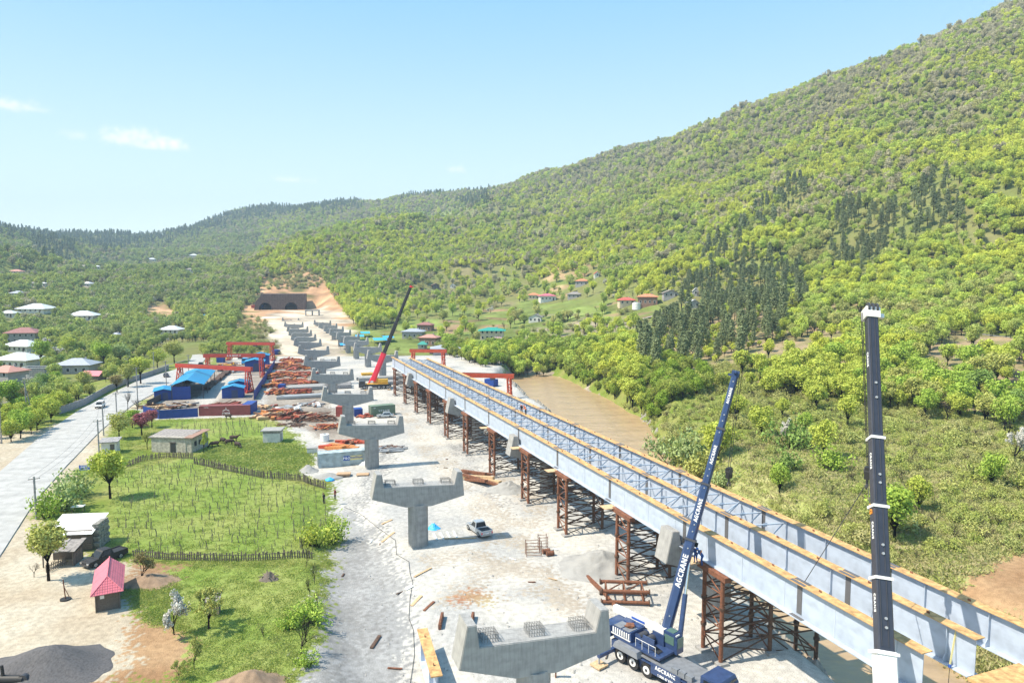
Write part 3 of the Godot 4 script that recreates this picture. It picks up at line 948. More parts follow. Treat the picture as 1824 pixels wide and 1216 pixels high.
func forest() -> void:
	OPEN = [
		[0.0, pv([448, 552, 470, 496, 540, 484, 574, 492, 586, 525, 614, 556, 636, 590, 600, 632, 484, 640, 448, 600])],
		[0.0, pv([255, 575, 262, 548, 290, 540, 312, 560, 308, 576])],
		[0.11, pv([640, 605, 740, 560, 900, 540, 1100, 530, 1190, 545, 1160, 600, 1040, 628, 860, 632, 700, 632])],
		[0.28, pv([640, 560, 740, 500, 800, 478, 960, 472, 1100, 500, 1190, 540, 900, 545, 720, 565])],
		[0.35, pv([740, 400, 780, 368, 880, 375, 1000, 395, 960, 420])],
		[0.6, pv([960, 505, 985, 455, 1060, 470, 1075, 500, 1010, 520])],
		[0.14, pv([1120, 700, 1180, 668, 1440, 600, 1520, 575, 1510, 620, 1290, 725, 1180, 745])],
		[0.3, pv([1640, 640, 1720, 590, 1824, 600, 1824, 720, 1700, 740])],
		[0.2, pv([1490, 800, 1560, 715, 1650, 740, 1610, 800])],
	]
	var spots := []
	for ring in [[60.0, 430.0, 3.8, 0.8], [430.0, 950.0, 5.3, 0.94], [950.0, 2800.0, 8.8, 1.3]]:
		var st_: float = ring[2]
		var n: int = int(ring[1] / st_)
		for iz in range(-int(n * 0.02), n + 1):
			for ix in range(-n, n + 1):
				var x := (ix + rng.randf_range(-0.48, 0.48)) * st_
				var z := -(iz + rng.randf_range(-0.48, 0.48)) * st_
				var d := sqrt(x * x + z * z)
				if d < ring[0] or d >= ring[1] or z > -30.0 or absf(x) > 0.86 * -z + 25.0: continue
				var s := x * BD.x + z * BD.z
				var t := x * RD.x + z * RD.z
				var y := hgt(x, z)
				var right := false
				if s < 450.0:
					var br := BANKR.sample_baked(clampf(s, -79, 419))
					if t < br + 3.0 and not (s > 266.0 and t > 84.0) and not (t < (-50.0 if s > 178.0 else -62.0)) and not (s > 350.0 and t < -3.0 and t > -27.0) and not (s > 425.0 and t < -8.0): continue
					right = t > br
				elif t > -14.0 and t < 56.0 and s < 655.0: continue
				var q := pix(Vector3(x, y, z))
				if q.x < -160 or q.x > 1990: continue
				var keep := 1.0
				for o in OPEN:
					if Geometry2D.is_point_in_polygon(q, o[1]): keep = minf(keep, o[0])
				if s < 170.0 and right and y < 4.0: keep *= 0.05            # the meadow by the river
				if not right and t < 0.0 and d < 460.0: keep *= 0.75        # gardens of the village
				for hs in HOUSES:
					if Vector2(x - hs.x, z - hs.z).length() < hs.y + st_ * 0.35 or (z > hs.z and z < hs.z + 46.0 and absf(x - hs.x * z / hs.z) < hs.y * 0.85): keep = 0.0
				var bald := nz2.get_noise_2d(x * 1.4 - 500, z * 1.4)
				if bald < -0.32 and d < 900: keep *= 0.75
				if rng.randf() > keep: continue
				var pn := false
				for p in PINES:
					if Geometry2D.is_point_in_polygon(q + Vector2(bald, nz2.get_noise_2d(z, x)) * 25.0, p): pn = true
				var tone := nz1.get_noise_2d(x * 1.6 + 77, z * 1.6) + rng.randf_range(-0.35, 0.35)
				var size: float = rng.randf_range(5.5, 10.0) * ring[3]
				if not right and t < 0.0 and d < 460.0: size *= 0.72
				var kind := "leaf"
				if pn and rng.randf() < (0.42 if d < 700.0 else 0.5): kind = "pine"
				elif pn: size *= 0.55
				elif rng.randf() < 0.3 * smoothstep(0.08, 0.3, nz1.get_noise_2d(x * 1.3 - 900, z * 1.3)) * smoothstep(12.0, 50.0, y) + (0.03 + 0.06 + 0.42 * smoothstep(130.0, 270.0, y)): kind = "bare"
				elif rng.randf() < 0.012: kind = "blossom"
				spots.append([d, Vector3(x, y - 0.15, z), size, tone, kind, right, s, t])
	spots.sort_custom(func(a, b): return a[0] < b[0])
	var count := {}
	var mass := {}
	for sp in spots:
		var kind: String = sp[4]
		var d: float = sp[0]
		var far := d > 520.0
		count[kind] = count.get(kind, 0) + 1
		var tone: float = sp[3]
		if kind == "leaf" and count[kind] <= 300:
			var m := "leaf_lime" if tone < -0.12 else "leaf_green" if tone < 0.2 else "leaf_olive" if tone < 0.45 else "leaf_deep"
			var where := "on the slope across the river" if sp[5] else "among the village gardens"
			var word: String = {"leaf_lime": "lime green", "leaf_green": "fresh green", "leaf_olive": "olive green", "leaf_deep": "deep green"}[m]
			plant("broadleaf_tree", PR["mid"][rng.randi() % 4], LEAF[m], M["bark"], sp[1], sp[2] * 1.1, rng.randf_range(0.85, 1.2), word + " broadleaf tree " + where, "tree", word + " trees " + where)
		elif kind == "pine" and count[kind] <= 150:
			plant("pine_tree", PR["pine"][rng.randi() % 3], LEAF["leaf_pine"], M["bark"], sp[1], sp[2] * 1.7, rng.randf_range(0.85, 1.15), "tall dark pine in the stand on the slope across the river", "tree", "pines on the slope")
		elif kind == "bare" and count[kind] <= 60:
			plant("bare_tree", PR["bare"][rng.randi() % 3], null, M["bark_grey"], sp[1], sp[2] * 0.9, 1.0, "leafless grey tree among the green trees of the slope", "tree", "leafless trees")
		elif kind == "blossom" and count[kind] <= 60:
			plant("blossom_tree", PR["blossom"][rng.randi() % 2], LEAF["blossom"], M["bark_grey"], sp[1], sp[2] * 0.7, 1.1, "white blossoming tree among the green trees of the slope", "tree", "white blossom trees")
		else:
			var c := Color(0.60, 0.64, 0.11).lerp(Color(0.42, 0.54, 0.12), smoothstep(-0.4, 0.35, tone)).lerp(Color(0.48, 0.44, 0.21), smoothstep(0.15, 0.7, tone) * 0.8)
			if not sp[5] and sp[7] < 0.0: c = c.lerp(Color(0.33, 0.38, 0.18), 0.5)
			var key := "mid"
			var h: float = sp[2]
			if kind == "pine":
				key = "pine_low" if far else "pine"
				c = Color(0.25, 0.30, 0.165)
				h *= 1.45
			elif kind == "bare":
				key = "low" if far else "bare"
				c = Color(0.50, 0.46, 0.33)
				if not far: h *= 0.9
			elif kind == "blossom":
				key = "low"
				c = Color(0.5, 0.48, 0.42)
				h *= 0.7
			elif far: key = "low"
			var j: int = rng.randi() % PR[key].size()
			var id := "%s %d" % [key, j]
			if not mass.has(id): mass[id] = []
			var v := rng.randf_range(0.82, 1.18)
			mass[id].append([Transform3D(Basis(Vector3.UP, rng.randf() * TAU) * Basis.from_scale(Vector3(h * rng.randf_range(0.85, 1.2), h * 1.08, h * rng.randf_range(0.85, 1.2))), sp[1]), Color(c.r * v, c.g * v, c.b * v)])
	var words := {"mid": ["woodland", "mixed green broadleaf wood covering the lower slopes"], "low": ["distant_woodland", "hazy green and brown wood on the far slopes"], "pine": ["pine_wood", "dark pines massed higher on the slope"], "pine_low": ["distant_pine_wood", "blue-green pines along the far ridge"], "bare": ["bare_woodland", "grey leafless wood between the green trees"]}
	for id in mass:
		var key: String = id.split(" ")[0]
		var mm := MultiMesh.new()
		mm.transform_format = MultiMesh.TRANSFORM_3D
		mm.use_colors = true
		mm.mesh = joined(PR[key][int(id.split(" ")[1])], LEAF["leaf_any"], M["bark"] if key != "bare" else LEAF["twig_any"])
		mm.instance_count = mass[id].size()
		for i in mass[id].size():
			mm.set_instance_transform(i, mass[id][i][0])
			mm.set_instance_color(i, mass[id][i][1])
		var o := MultiMeshInstance3D.new()
		o.multimesh = mm
		o.name = numbered(words[key][0])
		add_child(o)
		tag(o, words[key][1], "wood", "", "stuff")
	print("trees ", spots.size(), " ", count)

# ---------------------------------------------------------------- viaduct
func rebar_mesh(sx: float, sz: float, h: float) -> ArrayMesh:
	var s := newst()
	for i in 7:
		var x := -sx / 2 + sx * i / 6
		for z in [-sz / 2, sz / 2]: sbar(s, Vector3(x, 0, z), Vector3(x, h * 0.9, z), 0.024)
		sbar(s, Vector3(x, h, -sz / 2 - 0.05), Vector3(x, h, sz / 2 + 0.05), 0.024)
	for i in 6:
		var z := -sz / 2 + sz * i / 5
		for x in [-sx / 2, sx / 2]: sbar(s, Vector3(x, 0, z), Vector3(x, h * 0.9, z), 0.024)
		sbar(s, Vector3(-sx / 2 - 0.05, h - 0.03, z), Vector3(sx / 2 + 0.05, h - 0.03, z), 0.024)
	for e in [[-1, -1, 1, -1], [1, -1, 1, 1], [1, 1, -1, 1], [-1, 1, -1, -1]]:
		sbar(s, Vector3(e[0] * sx / 2, 0.45 * h, e[1] * sz / 2), Vector3(e[2] * sx / 2, 0.45 * h, e[3] * sz / 2), 0.022)
	return done(s)
func cap_mesh(k: float) -> ArrayMesh:
	# flared cap with a raised cheek at each end; edges chamfered by stacking three outlines
	var o := [-5.75, 10, -5.05, 10, -4.72, 8.3, 4.72, 8.3, 5.05, 10, 5.75, 10, 6.2, 6.75, 1.7, 5.5, -1.7, 5.5, -6.2, 6.75]
	var p := PackedVector2Array()
	for i in range(0, o.size(), 2):
		p.append(Vector2(o[i] * k, o[i + 1]))
	var inner: PackedVector2Array = Geometry2D.offset_polygon(p, -0.05)[0]
	var s := newst()
	extrude(p, 2.1, s)
	extrude(inner, 2.22, s)
	return done(s)
var CAGE: ArrayMesh
var CAPS := {}
func pier(s: float, t: float, wide: float, drop: float, label: String, group: String, cages: bool) -> void:
	var at := bp(s, t)
	var g := hgt(at.x, at.z)
	var o := thing("bridge_pier", label, "bridge pier", Vector3(at.x, g, at.z), BYAW, group)
	var tilt := Basis(Vector3(0, 0, 1), -0.06)
	var lift := Vector3(0, 7.5 + drop - g, 0)
	if not CAPS.has(wide): CAPS[wide] = cap_mesh(wide)
	var cap := part(o, "cap", CAPS[wide], M["concrete"], Transform3D(tilt, lift - tilt * Vector3(0, 7.5, 0)))
	var col := CylinderMesh.new()
	col.top_radius = 1.33; col.bottom_radius = 1.33; col.height = 5.72 + drop - g + 1.0; col.radial_segments = 40; col.rings = 1
	part(o, "column", col, M["concrete"], Transform3D(Basis(), Vector3(0, (5.72 + drop - g - 1.0) / 2, 0)))
	if s < 140:
		box(o, "formwork_seam", Vector3(-0.55, (5.6 - g) / 2, 1.215), Vector3(0.05, 5.6 - g, 0.05), M["concrete"])
	if cages:
		for x in [-3.75, 0.0, 3.75]:
			part(o, "rebar_cage", CAGE, M["cage"], Transform3D(tilt, lift + tilt * Vector3(x * wide, 0.8, 0)))
	else:
		for x in [-5.0, 0.3, 5.4]:
			box(o, "bearing_block", lift + tilt * Vector3(x, 0.98, 0), Vector3(0.9, 0.36, 0.9), M["concrete"], tilt)
const GT := [39.75, 45.2, 50.6]
const GY := [11.3, 11.0, 10.7]
const GE := [30.6, 31.0, 16.0]
func bridge() -> void:
	CAGE = rebar_mesh(1.25, 1.1, 0.62)
	var o := thing("girder_bridge", "long blue-grey steel girder bridge with rusty top flanges beside the work yard", "bridge", bp(0, 0), BYAW)
	var kinds := ["girder on the yard side", "middle girder", "girder on the river side"]
	for i in 3:
		var g := holder(o, "girder")
		g.set_meta("label", kinds[i])
		var t: float = GT[i]
		var y: float = GY[i]
		var s0: float = GE[i]
		var s1 := 219.0 - i * 1.0
		var mid := -(s0 + s1) / 2
		var L := s1 - s0
		box(g, "web", Vector3(t, y - 1.42, mid), Vector3(0.05, 2.74, L), M["girder"])
		box(g, "top_flange", Vector3(t, y, mid), Vector3(0.92, 0.06, L + 0.5), M["girder_rust"])
		box(g, "bottom_flange", Vector3(t, y - 2.83, mid), Vector3(1.05, 0.07, L - 0.3), M["girder"])
		var s := s0 + 2.0
		var n := 0
		while s < s1:
			for sd in ([1] if i == 0 else [-1, 1]):
				# stiffeners widen to a gusset at the foot, on the sides that carry cross frames
				if i == 2 and sd == 1: continue
				var prof := pv([0.0, 0.0, 0.42, 0.0, 0.42, 0.3, 0.2, 0.62, 0.2, 2.72, 0.0, 2.72])
				part(g, "stiffener", stiff(prof), M["girder"], Transform3D(Basis.from_scale(Vector3(sd, 1, 1)), Vector3(t + 0.026 * sd, y - 2.78, -s)))
			if n % 3 == 2:
				box(g, "splice_plate", Vector3(t - 0.045, y - 1.42, -s + 1.7), Vector3(0.035, 2.3, 0.52), M["splice"])
				box(g, "splice_plate", Vector3(t + 0.045, y - 1.42, -s + 1.7), Vector3(0.035, 2.3, 0.52), M["splice"])
				for q in [-0.24, 0.24]:
					box(g, "flange_splice", Vector3(t + q, y + 0.05, -s + 1.7), Vector3(0.3, 0.03, 1.5), M["splice"])
				box(g, "flange_splice", Vector3(t - 0.28, y - 2.775, -s + 1.7), Vector3(0.34, 0.03, 1.3), M["splice"])
			if i == 0:
				box(g, "stiffener", Vector3(t - 0.03, y - 1.42, -s), Vector3(0.03 if n % 3 else 0.06, 2.7, 0.09), M["brace"])
			if s < 140:
				box(g, "lifting_lug", Vector3(t + rng.randf_range(-0.2, 0.2), y + 0.11, -s - 1.6), Vector3(0.05, 0.16, 0.24), M["rust"])
			s += 5.25
			n += 1
	# cross frames between the girders
	var f := 55.0
	var n2 := 0
	while f < 218.0:
		for b in 2:
			if f < 60.0 and b == 0: continue
			var c := holder(o, "cross_frame")
			var a := Vector3(GT[b] + 0.3, GY[b] - 0.45, -f)
			var d := Vector3(GT[b + 1] - 0.3, GY[b + 1] - 0.45, -f)
			var a2 := a - Vector3(0, 1.95, 0)
			var d2 := d - Vector3(0, 1.95, 0)
			var m := (a2 + d2) / 2
			pipe(c, "strut", a, d, 0.085, M["brace"])
			pipe(c, "strut", a2, d2, 0.085, M["brace"])
			pipe(c, "diagonal", a, m, 0.07, M["brace"])
			pipe(c, "diagonal", d, m, 0.07, M["brace"])
			box(c, "gusset", (a + d) / 2 - Vector3(0, 0.02, 0), Vector3(0.5, 0.36, 0.03), M["brace"])
			if n2 % 2 == b:
				pipe(c, "wind_brace", a + Vector3(0, 0.1, 0), Vector3(GT[b + 1] - 0.3, GY[b + 1] - 0.35, -f - 3.5), 0.075, M["brace"])
		f += 3.5
		n2 += 1
var STF: ArrayMesh
func stiff(p: PackedVector2Array) -> ArrayMesh:
	if STF == null: STF = extrude(p, 0.04)
	return STF
func falsework(s: float, label: String) -> void:
	var c := bp(s, 45)
	var o := thing("falsework_tower", label, "support tower", bp(s, 45), BYAW, "rusty pipe towers under the girder bridge")
	var feet := []
	var T3 := [-5.9, -0.3, 5.4]
	for i in 3:
		for z in [-1.35, 1.35]:
			var w: Vector3 = c + RD * T3[i] - BD * z
			var gnd := maxf(hgt(w.x, w.z), -4.9)
			var tp: float = GY[i] - 3.35
			feet.append([Vector3(T3[i], gnd, z), Vector3(T3[i], tp, z)])
			pipe(o, "post", Vector3(T3[i], gnd - 0.3, z), Vector3(T3[i], tp, z), 0.2, M["rust"] if i == 0 else M["rust_dark"])
			box(o, "footing", Vector3(T3[i], gnd + 0.05, z), Vector3(1.1, 0.4, 1.1), M["concrete"])
			for h in [0.33, 0.66]:
				pipe(o, "collar", Vector3(T3[i], lerpf(gnd, tp, h) - 0.12, z), Vector3(T3[i], lerpf(gnd, tp, h) + 0.12, z), 0.29, M["rust_dark"])
		beam(o, "head_beam", Vector3(T3[i], GY[i] - 3.12, -2.1), Vector3(T3[i], GY[i] - 3.12, 2.1), 0.7, 0.46, M["rust"])
	if s < 120:
		box(o, "platform", Vector3(-6.4, GY[0] - 2.94, -2.4), Vector3(1.9, 0.08, 1.5), M["plank"])
	var lv := [0.03, 0.22, 0.42, 0.62, 0.82, 0.98]
	for i in 3:
		var a: Array = feet[i * 2]
		var b: Array = feet[i * 2 + 1]
		for k in 5:
			pipe(o, "brace", a[0].lerp(a[1], lv[k + 1]), b[0].lerp(b[1], lv[k + 1]), 0.075, M["rust"])
			pipe(o, "brace", (a if k % 2 else b)[0].lerp((a if k % 2 else b)[1], lv[k]), (b if k % 2 else a)[0].lerp((b if k % 2 else a)[1], lv[k + 1]), 0.07, M["rust"])
	for z in 2:
		for i in 2:
			var a: Array = feet[i * 2 + z]
			var b: Array = feet[i * 2 + 2 + z]
			for k in 5:
				pipe(o, "cross_brace", a[0].lerp(a[1], lv[k]), b[0].lerp(b[1], lv[k + 1]), 0.07, M["rust_dark"])
				pipe(o, "cross_brace", b[0].lerp(b[1], lv[k]), a[0].lerp(a[1], lv[k + 1]), 0.07, M["rust_dark"])
				pipe(o, "strut", a[0].lerp(a[1], lv[k + 1]), b[0].lerp(b[1], lv[k + 1]), 0.08, M["rust_dark"])
func viaduct() -> void:
	bridge()
	var i := 0
	for s in [46.7, 88.3, 129.6, 168.0, 206.0, 243.0, 284.0, 322.0, 354.0, 386.0, 417.0, 466.0, 519.0]:
		pier(s, 19.0 + i * 0.16, 1.0, 0.0, "grey concrete pier with flared cap and nothing on it" if s > 60 else "bare concrete pier with rebar cages beside the blue mobile crane", "empty concrete piers", s < 260)
		i += 1
	for s in [58.5, 104.5, 144.0, 188.0]:
		pier(s, 45.0, 1.16, -0.42, "concrete pier carrying the steel girders between the rusty towers", "piers under the girders", false)
	for s in [255.0, 289.0, 323.0, 351.0, 382.0, 413.0, 445.0, 480.0]:
		pier(s, 42.6 - (s - 255.0) * 0.012, 0.95, 0.0, "concrete pier of the second row beyond the girder bridge", "piers beyond the girder bridge", s < 300)
	for s in [51.5, 68.5, 85.5, 99.8, 116.4, 133.5, 149.0, 165.9, 180.9, 196.0, 212.0]:
		falsework(s, "rusty pipe tower holding up the steel girders")
	# the tunnels
	var c := pd(498, 551, 600)
	c.y = 11.4
	var w := CSGCombiner3D.new()
	w.name = "tunnel_portal"
	add_child(w)
	tag(w, "dark portal wall with two tunnel mouths at the end of the viaduct", "tunnel")
	w.position = c
	w.rotation.y = BYAW - 0.12
	var b := CSGPolygon3D.new()
	b.name = "wall"
	b.polygon = pv([-22, -2, -19.5, 8, -14.5, 14.2, 21.5, 14.2, 21.5, -2])
	b.depth = 26.0
	b.material = M["portal_wall"]
	w.add_child(b)
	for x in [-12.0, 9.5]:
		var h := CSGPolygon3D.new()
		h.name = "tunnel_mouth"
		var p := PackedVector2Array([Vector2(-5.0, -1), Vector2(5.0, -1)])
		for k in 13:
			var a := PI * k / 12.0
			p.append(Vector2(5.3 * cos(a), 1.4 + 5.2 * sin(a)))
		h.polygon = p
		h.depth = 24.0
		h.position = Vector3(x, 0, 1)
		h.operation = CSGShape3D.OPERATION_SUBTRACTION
		h.material = M["net_and_inner_shade"]  # lining coloured black to paint in the darkness of the tunnel
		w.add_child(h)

# ---------------------------------------------------------------- lettering
func text(parent: Node, called: String, str_: String, height: float, m: Material, xf: Transform3D) -> void:
	var t := TextMesh.new()
	var f := SystemFont.new()
	f.font_names = PackedStringArray(["Droid Sans"])
	f.font_weight = 700
	t.font = f
	t.text = str_
	t.font_size = 48
	t.pixel_size = height / 36.0
	t.depth = 0.02
	t.curve_step = 6.0
	part(parent, called, t, m, xf)

# ---------------------------------------------------------------- cranes
func boom(o: Node3D, foot: Vector3, tip: Vector3, secs: Array, cols: Array, collar: Material, side: Vector3) -> Array:
	# telescopic boom: secs = [end fraction, width, height]; side = the way its flat side faces
	var y := (tip - foot).normalized()
	var x := (side - y * side.dot(y)).normalized()
	var z := x.cross(y)
	var last := 0.0
	var out := []
	for i in secs.size():
		var a := foot.lerp(tip, last)
		var b := foot.lerp(tip, secs[i][0])
		var w: float = secs[i][1]
		var h: float = secs[i][2]
		# rounded lower half: an octagonal outline
		var p := pv([-w * 0.5, -h * 0.25, -w * 0.5, h * 0.42, -w * 0.42, h * 0.5, w * 0.42, h * 0.5, w * 0.5, h * 0.42, w * 0.5, -h * 0.25, w * 0.28, -h * 0.5, -w * 0.28, -h * 0.5])
		part(o, "boom_section", extrude(p, a.distance_to(b)), cols[i], Transform3D(Basis(x, z, -y) if x.cross(z).dot(-y) > 0 else Basis(x, z, y), (a + b) / 2))
		if i < secs.size() - 1:
			var e := b - y * 0.15
			part(o, "collar", UBOX, collar, Transform3D(Basis(x * w * 1.14, y * 0.2, z * h * 1.12), e))
		out.append([a, b, w, h, x, y, z])
		last = secs[i][0]
	return out
func sheave_head(o: Node3D, tip: Vector3, x: Vector3, y: Vector3, z: Vector3, m: Material, k := 1.0) -> void:
	var h := holder(o, "boom_head")
	part(h, "cheek", UBOX, m, Transform3D(Basis(x * 0.95 * k, y * 0.8 * k, z * 1.0 * k), tip + y * 0.3))
	part(h, "arm", UBOX, m, Transform3D(Basis(x * 0.3 * k, y * 0.35 * k, z * 1.5 * k), tip + y * 0.5 * k - z * 0.5 * k))
	for i in [-0.28, 0.0, 0.28]:
		pipe(h, "sheave", tip + y * 0.65 * k + x * (i - 0.07) * k + z * 0.25 * k, tip + y * 0.65 * k + x * (i + 0.07) * k + z * 0.25 * k, 0.38 * k, M["dark_metal"])
	part(h, "bracket", UBOX, m, Transform3D(Basis(x * 0.5 * k, y * 0.3 * k, z * 0.3 * k), tip + x * 0.6 * k + y * 0.2 * k))
func hook(o: Node3D, from: Vector3, at: Vector3, m: Material, k := 1.0) -> void:
	for d in [-0.18, 0.18]:
		pipe(o, "hoist_rope", from + Vector3(d, 0, 0), at + Vector3(d, 0.5, 0), 0.03, M["black"])
	var h := holder(o, "hook_block")
	box(h, "block", at, Vector3(0.7, 1.1, 0.4) * k, m)
	pipe(h, "sheave", at + Vector3(0, 0.2, -0.24) * k, at + Vector3(0, 0.2, 0.24) * k, 0.36 * k, M["dark_metal"])
	pipe(h, "shank", at - Vector3(0, 0.5, 0) * k, at - Vector3(0, 1.0, 0) * k, 0.09, M["dark_metal"])
	var q := at - Vector3(0, 1.25, 0) * k
	for i in 6:
		var a := -0.6 + i * 0.75
		pipe(h, "hook", q + Vector3(cos(a), sin(a), 0) * 0.26 * k, q + Vector3(cos(a + 0.75), sin(a + 0.75), 0) * 0.26 * k, 0.07, M["dark_metal"])
func wheel(o: Node3D, at: Vector3, axis: Vector3, r: float, w: float, rim: Material) -> void:
	var h := holder(o, "wheel")
	var e := axis.normalized() * w / 2
	pipe(h, "tyre", at - e, at + e, r, M["rubber"])
	pipe(h, "rim", at - e * 1.06, at + e * 1.06, r * 0.56, rim)
	pipe(h, "hub", at - e * 1.2, at + e * 1.2, r * 0.2, M["dark_metal"])
func crane_carrier(o: Node3D, body: Material, rim: Material, deck: Material, axles: Array, L := 11.0) -> void:
	# local: forward = -z, origin on the ground at the middle
	var prof := pv([-L / 2, 0.75, -L / 2, 1.65, L / 2 - 2.3, 1.65, L / 2 - 2.2, 1.55, L / 2, 1.5, L / 2, 0.6, L / 2 - 0.4, 0.5, -L / 2 + 0.3, 0.5])
	var fb := Basis(Vector3.UP, PI / 2)
	part(o, "chassis", extrude(prof, 2.3), body, Transform3D(fb, Vector3.ZERO))
	box(o, "deck", Vector3(0, 1.7, 0.6), Vector3(2.66, 0.1, L - 3.0), deck)
	for z in axles:
		for x in [-1.12, 1.12]:
			wheel(o, Vector3(x, 0.66, z), Vector3(1, 0, 0), 0.66, 0.5, rim)
			box(o, "mudguard", Vector3(x, 1.43, z), Vector3(0.6, 0.06, 1.5), body)
	# the driver's cab, low at the front
	var cab := pv([0, 0.55, 0, 2.1, 0.35, 2.6, 2.0, 2.6, 2.1, 0.55])
	part(o, "driver_cab", extrude(cab, 2.45), body, Transform3D(Basis(Vector3.UP, -PI / 2), Vector3(0, 0.1, -L / 2)))
	box(o, "windscreen", Vector3(0, 2.15, -L / 2 + 0.12), Vector3(2.1, 0.75, 0.06), M["glass_dark"], Basis(Vector3.RIGHT, -0.0))
	for x in [-1.24, 1.24]:
		box(o, "side_window", Vector3(x, 2.2, -L / 2 + 1.1), Vector3(0.03, 0.6, 1.2), M["glass_dark"])
	for z in [-L * 0.25, L * 0.46]:
		for x in [-1, 1]:
			var g := holder(o, "outrigger")
			box(g, "beam", Vector3(x * 2.1, 0.95, z), Vector3(2.6, 0.32, 0.34), body)
			for k in 4:
				box(g, "stripe", Vector3(x * (1.5 + k * 0.5), 0.95, z + 0.18), Vector3(0.2, 0.33, 0.03), M["red_paint"] if k % 2 else M["white_paint"])
			pipe(g, "leg", Vector3(x * 3.3, 0.2, z), Vector3(x * 3.3, 1.25, z), 0.1, M["grey_metal"])
			box(g, "pad", Vector3(x * 3.3, 0.1, z), Vector3(1.2, 0.16, 1.2), M["plank"])
func blue_crane() -> void:
	var back := gp(1100, 1158)
	var front := gp(1305, 1272)
	var mid := (back + front) / 2
	var fw := (front - back).normalized()
	var o := thing("mobile_crane", "dark blue mobile crane with its lettered boom raised beside the girder bridge", "crane", mid, yaw_of(fw))
	var inv := o.transform.affine_inverse()
	crane_carrier(o, M["crane_blue"], M["white_paint"], M["crane_grey"], [-3.6, -2.0, 1.6, 3.2, 4.7], 12.0)
	# +x is the side towards the yard and the camera
	var u := holder(o, "upper_works")
	var foot := Vector3(gp(1186, 1126, 3.0))
	var tip := pd(1309, 672, 66.0)
	var f := inv * foot
	var tp := inv * tip
	box(u, "turntable", Vector3(0, 1.92, f.z), Vector3(2.2, 0.35, 2.4), M["dark_metal"])
	box(u, "slew_deck", Vector3(0, 2.15, f.z + 1.0), Vector3(2.5, 0.2, 5.4), M["crane_blue"])
	part(u, "engine_house", frust(-1.2, 1.2, 2.25, f.z + 1.6, f.z + 4.2, -1.1, 1.1, 3.15, f.z + 1.75, f.z + 4.05), M["crane_blue"])
	part(u, "counterweight", frust(-1.35, 1.35, 1.95, f.z + 4.0, f.z + 5.2, -1.3, 1.3, 3.0, f.z + 4.1, f.z + 5.05), M["crane_blue"])
	for k in 4: box(u, "roof_hatch", Vector3(-0.7 + (k % 2) * 1.3, 3.17, f.z + 2.3 + (k / 2) * 1.0), Vector3(1.1, 0.05, 0.85), M["crane_grey"] if k % 2 else M["crane_blue"])
	for k in 8: box(u, "grille", Vector3(1.19, 2.75, f.z + 1.9 + k * 0.27), Vector3(0.06, 0.5, 0.13), M["white_paint"])
	box(u, "stripe", Vector3(1.22, 2.38, f.z + 2.9), Vector3(0.05, 0.1, 2.4), M["white_paint"])
	for k in 2:
		pipe(u, "winch_drum", Vector3(-0.55, 2.65, f.z + 0.5 + k * 0.85), Vector3(0.55, 2.65, f.z + 0.5 + k * 0.85), 0.36, M["dark_metal"])
		for x in [-0.6, 0.6]: pipe(u, "winch_flange", Vector3(x - 0.03, 2.65, f.z + 0.5 + k * 0.85), Vector3(x + 0.03, 2.65, f.z + 0.5 + k * 0.85), 0.45, M["crane_blue"])
	for x in [-0.75, 0.75]:
		box(u, "boom_bracket", Vector3(x * 0.9, 2.7, f.z), Vector3(0.12, 1.2, 1.3), M["crane_blue"])
	var cp := pv([0, 0, 0, 1.2, 0.35, 1.75, 1.5, 1.75, 1.6, 0])
	part(u, "operator_cab", extrude(cp, 0.95), M["crane_blue"], Transform3D(Basis(Vector3.UP, -PI / 2), Vector3(-1.25, 2.0, f.z - 2.0)))
	for x in [-1.75, -0.75]: box(u, "cab_window", Vector3(x, 3.1, f.z - 1.15), Vector3(0.04, 0.75, 1.05), M["glass_green"])
	box(u, "cab_window", Vector3(-1.25, 3.0, f.z - 2.02), Vector3(0.8, 0.9, 0.04), M["glass_green"])
	box(u, "cab_window", Vector3(-1.25, 3.77, f.z - 1.1), Vector3(0.7, 0.04, 0.8), M["glass_green"])
	for k in 6: pipe(u, "hydraulic_hose", Vector3(0.2 + k * 0.12, 2.35, f.z - 1.2), Vector3(-0.5 + k * 0.2, 2.3 + (k % 3) * 0.12, f.z + 1.5), 0.035, M["black"])
	for k in 4: pipe(u, "handrail_post", Vector3(1.22, 2.25, f.z - 1.2 + k * 0.75), Vector3(1.22, 3.05, f.z - 1.2 + k * 0.75), 0.025, M["white_paint"])
	pipe(u, "handrail", Vector3(1.22, 3.05, f.z - 1.2), Vector3(1.22, 3.05, f.z + 1.05), 0.025, M["white_paint"])
	# stowed jib along the far side
	box(o, "stowed_jib", Vector3(-1.15, 3.35, f.z + 2.0), Vector3(0.5, 0.6, 7.6), M["white_paint"])
	box(o, "jib_stripe", Vector3(-0.89, 3.4, f.z + 2.6), Vector3(0.03, 0.2, 1.6), M["text_blue"])
	pipe(o, "luffing_cylinder", f + Vector3(0, -0.75, -1.5), (f + Vector3(0, -0.75, -1.5)).lerp(f.lerp(tp, 0.27) + Vector3(0, 0, -0.45), 0.62), 0.23, M["crane_blue"])
	pipe(o, "cylinder_rod", f + Vector3(0, -0.75, -1.5), f.lerp(tp, 0.27) + Vector3(0, 0, -0.45), 0.14, M["chrome"])
	var side := inv.basis * Vector3(-0.45, 0, 1)
	var secs := boom(o, f - (tp - f).normalized() * 0.7, tp, [[0.375, 0.92, 1.28], [0.585, 0.82, 1.1], [0.80, 0.72, 0.96], [1.0, 0.62, 0.84]], [M["crane_blue"], M["crane_blue"], M["crane_blue"], M["crane_blue"]], M["dark_metal"], side.cross((tp - f).normalized()))
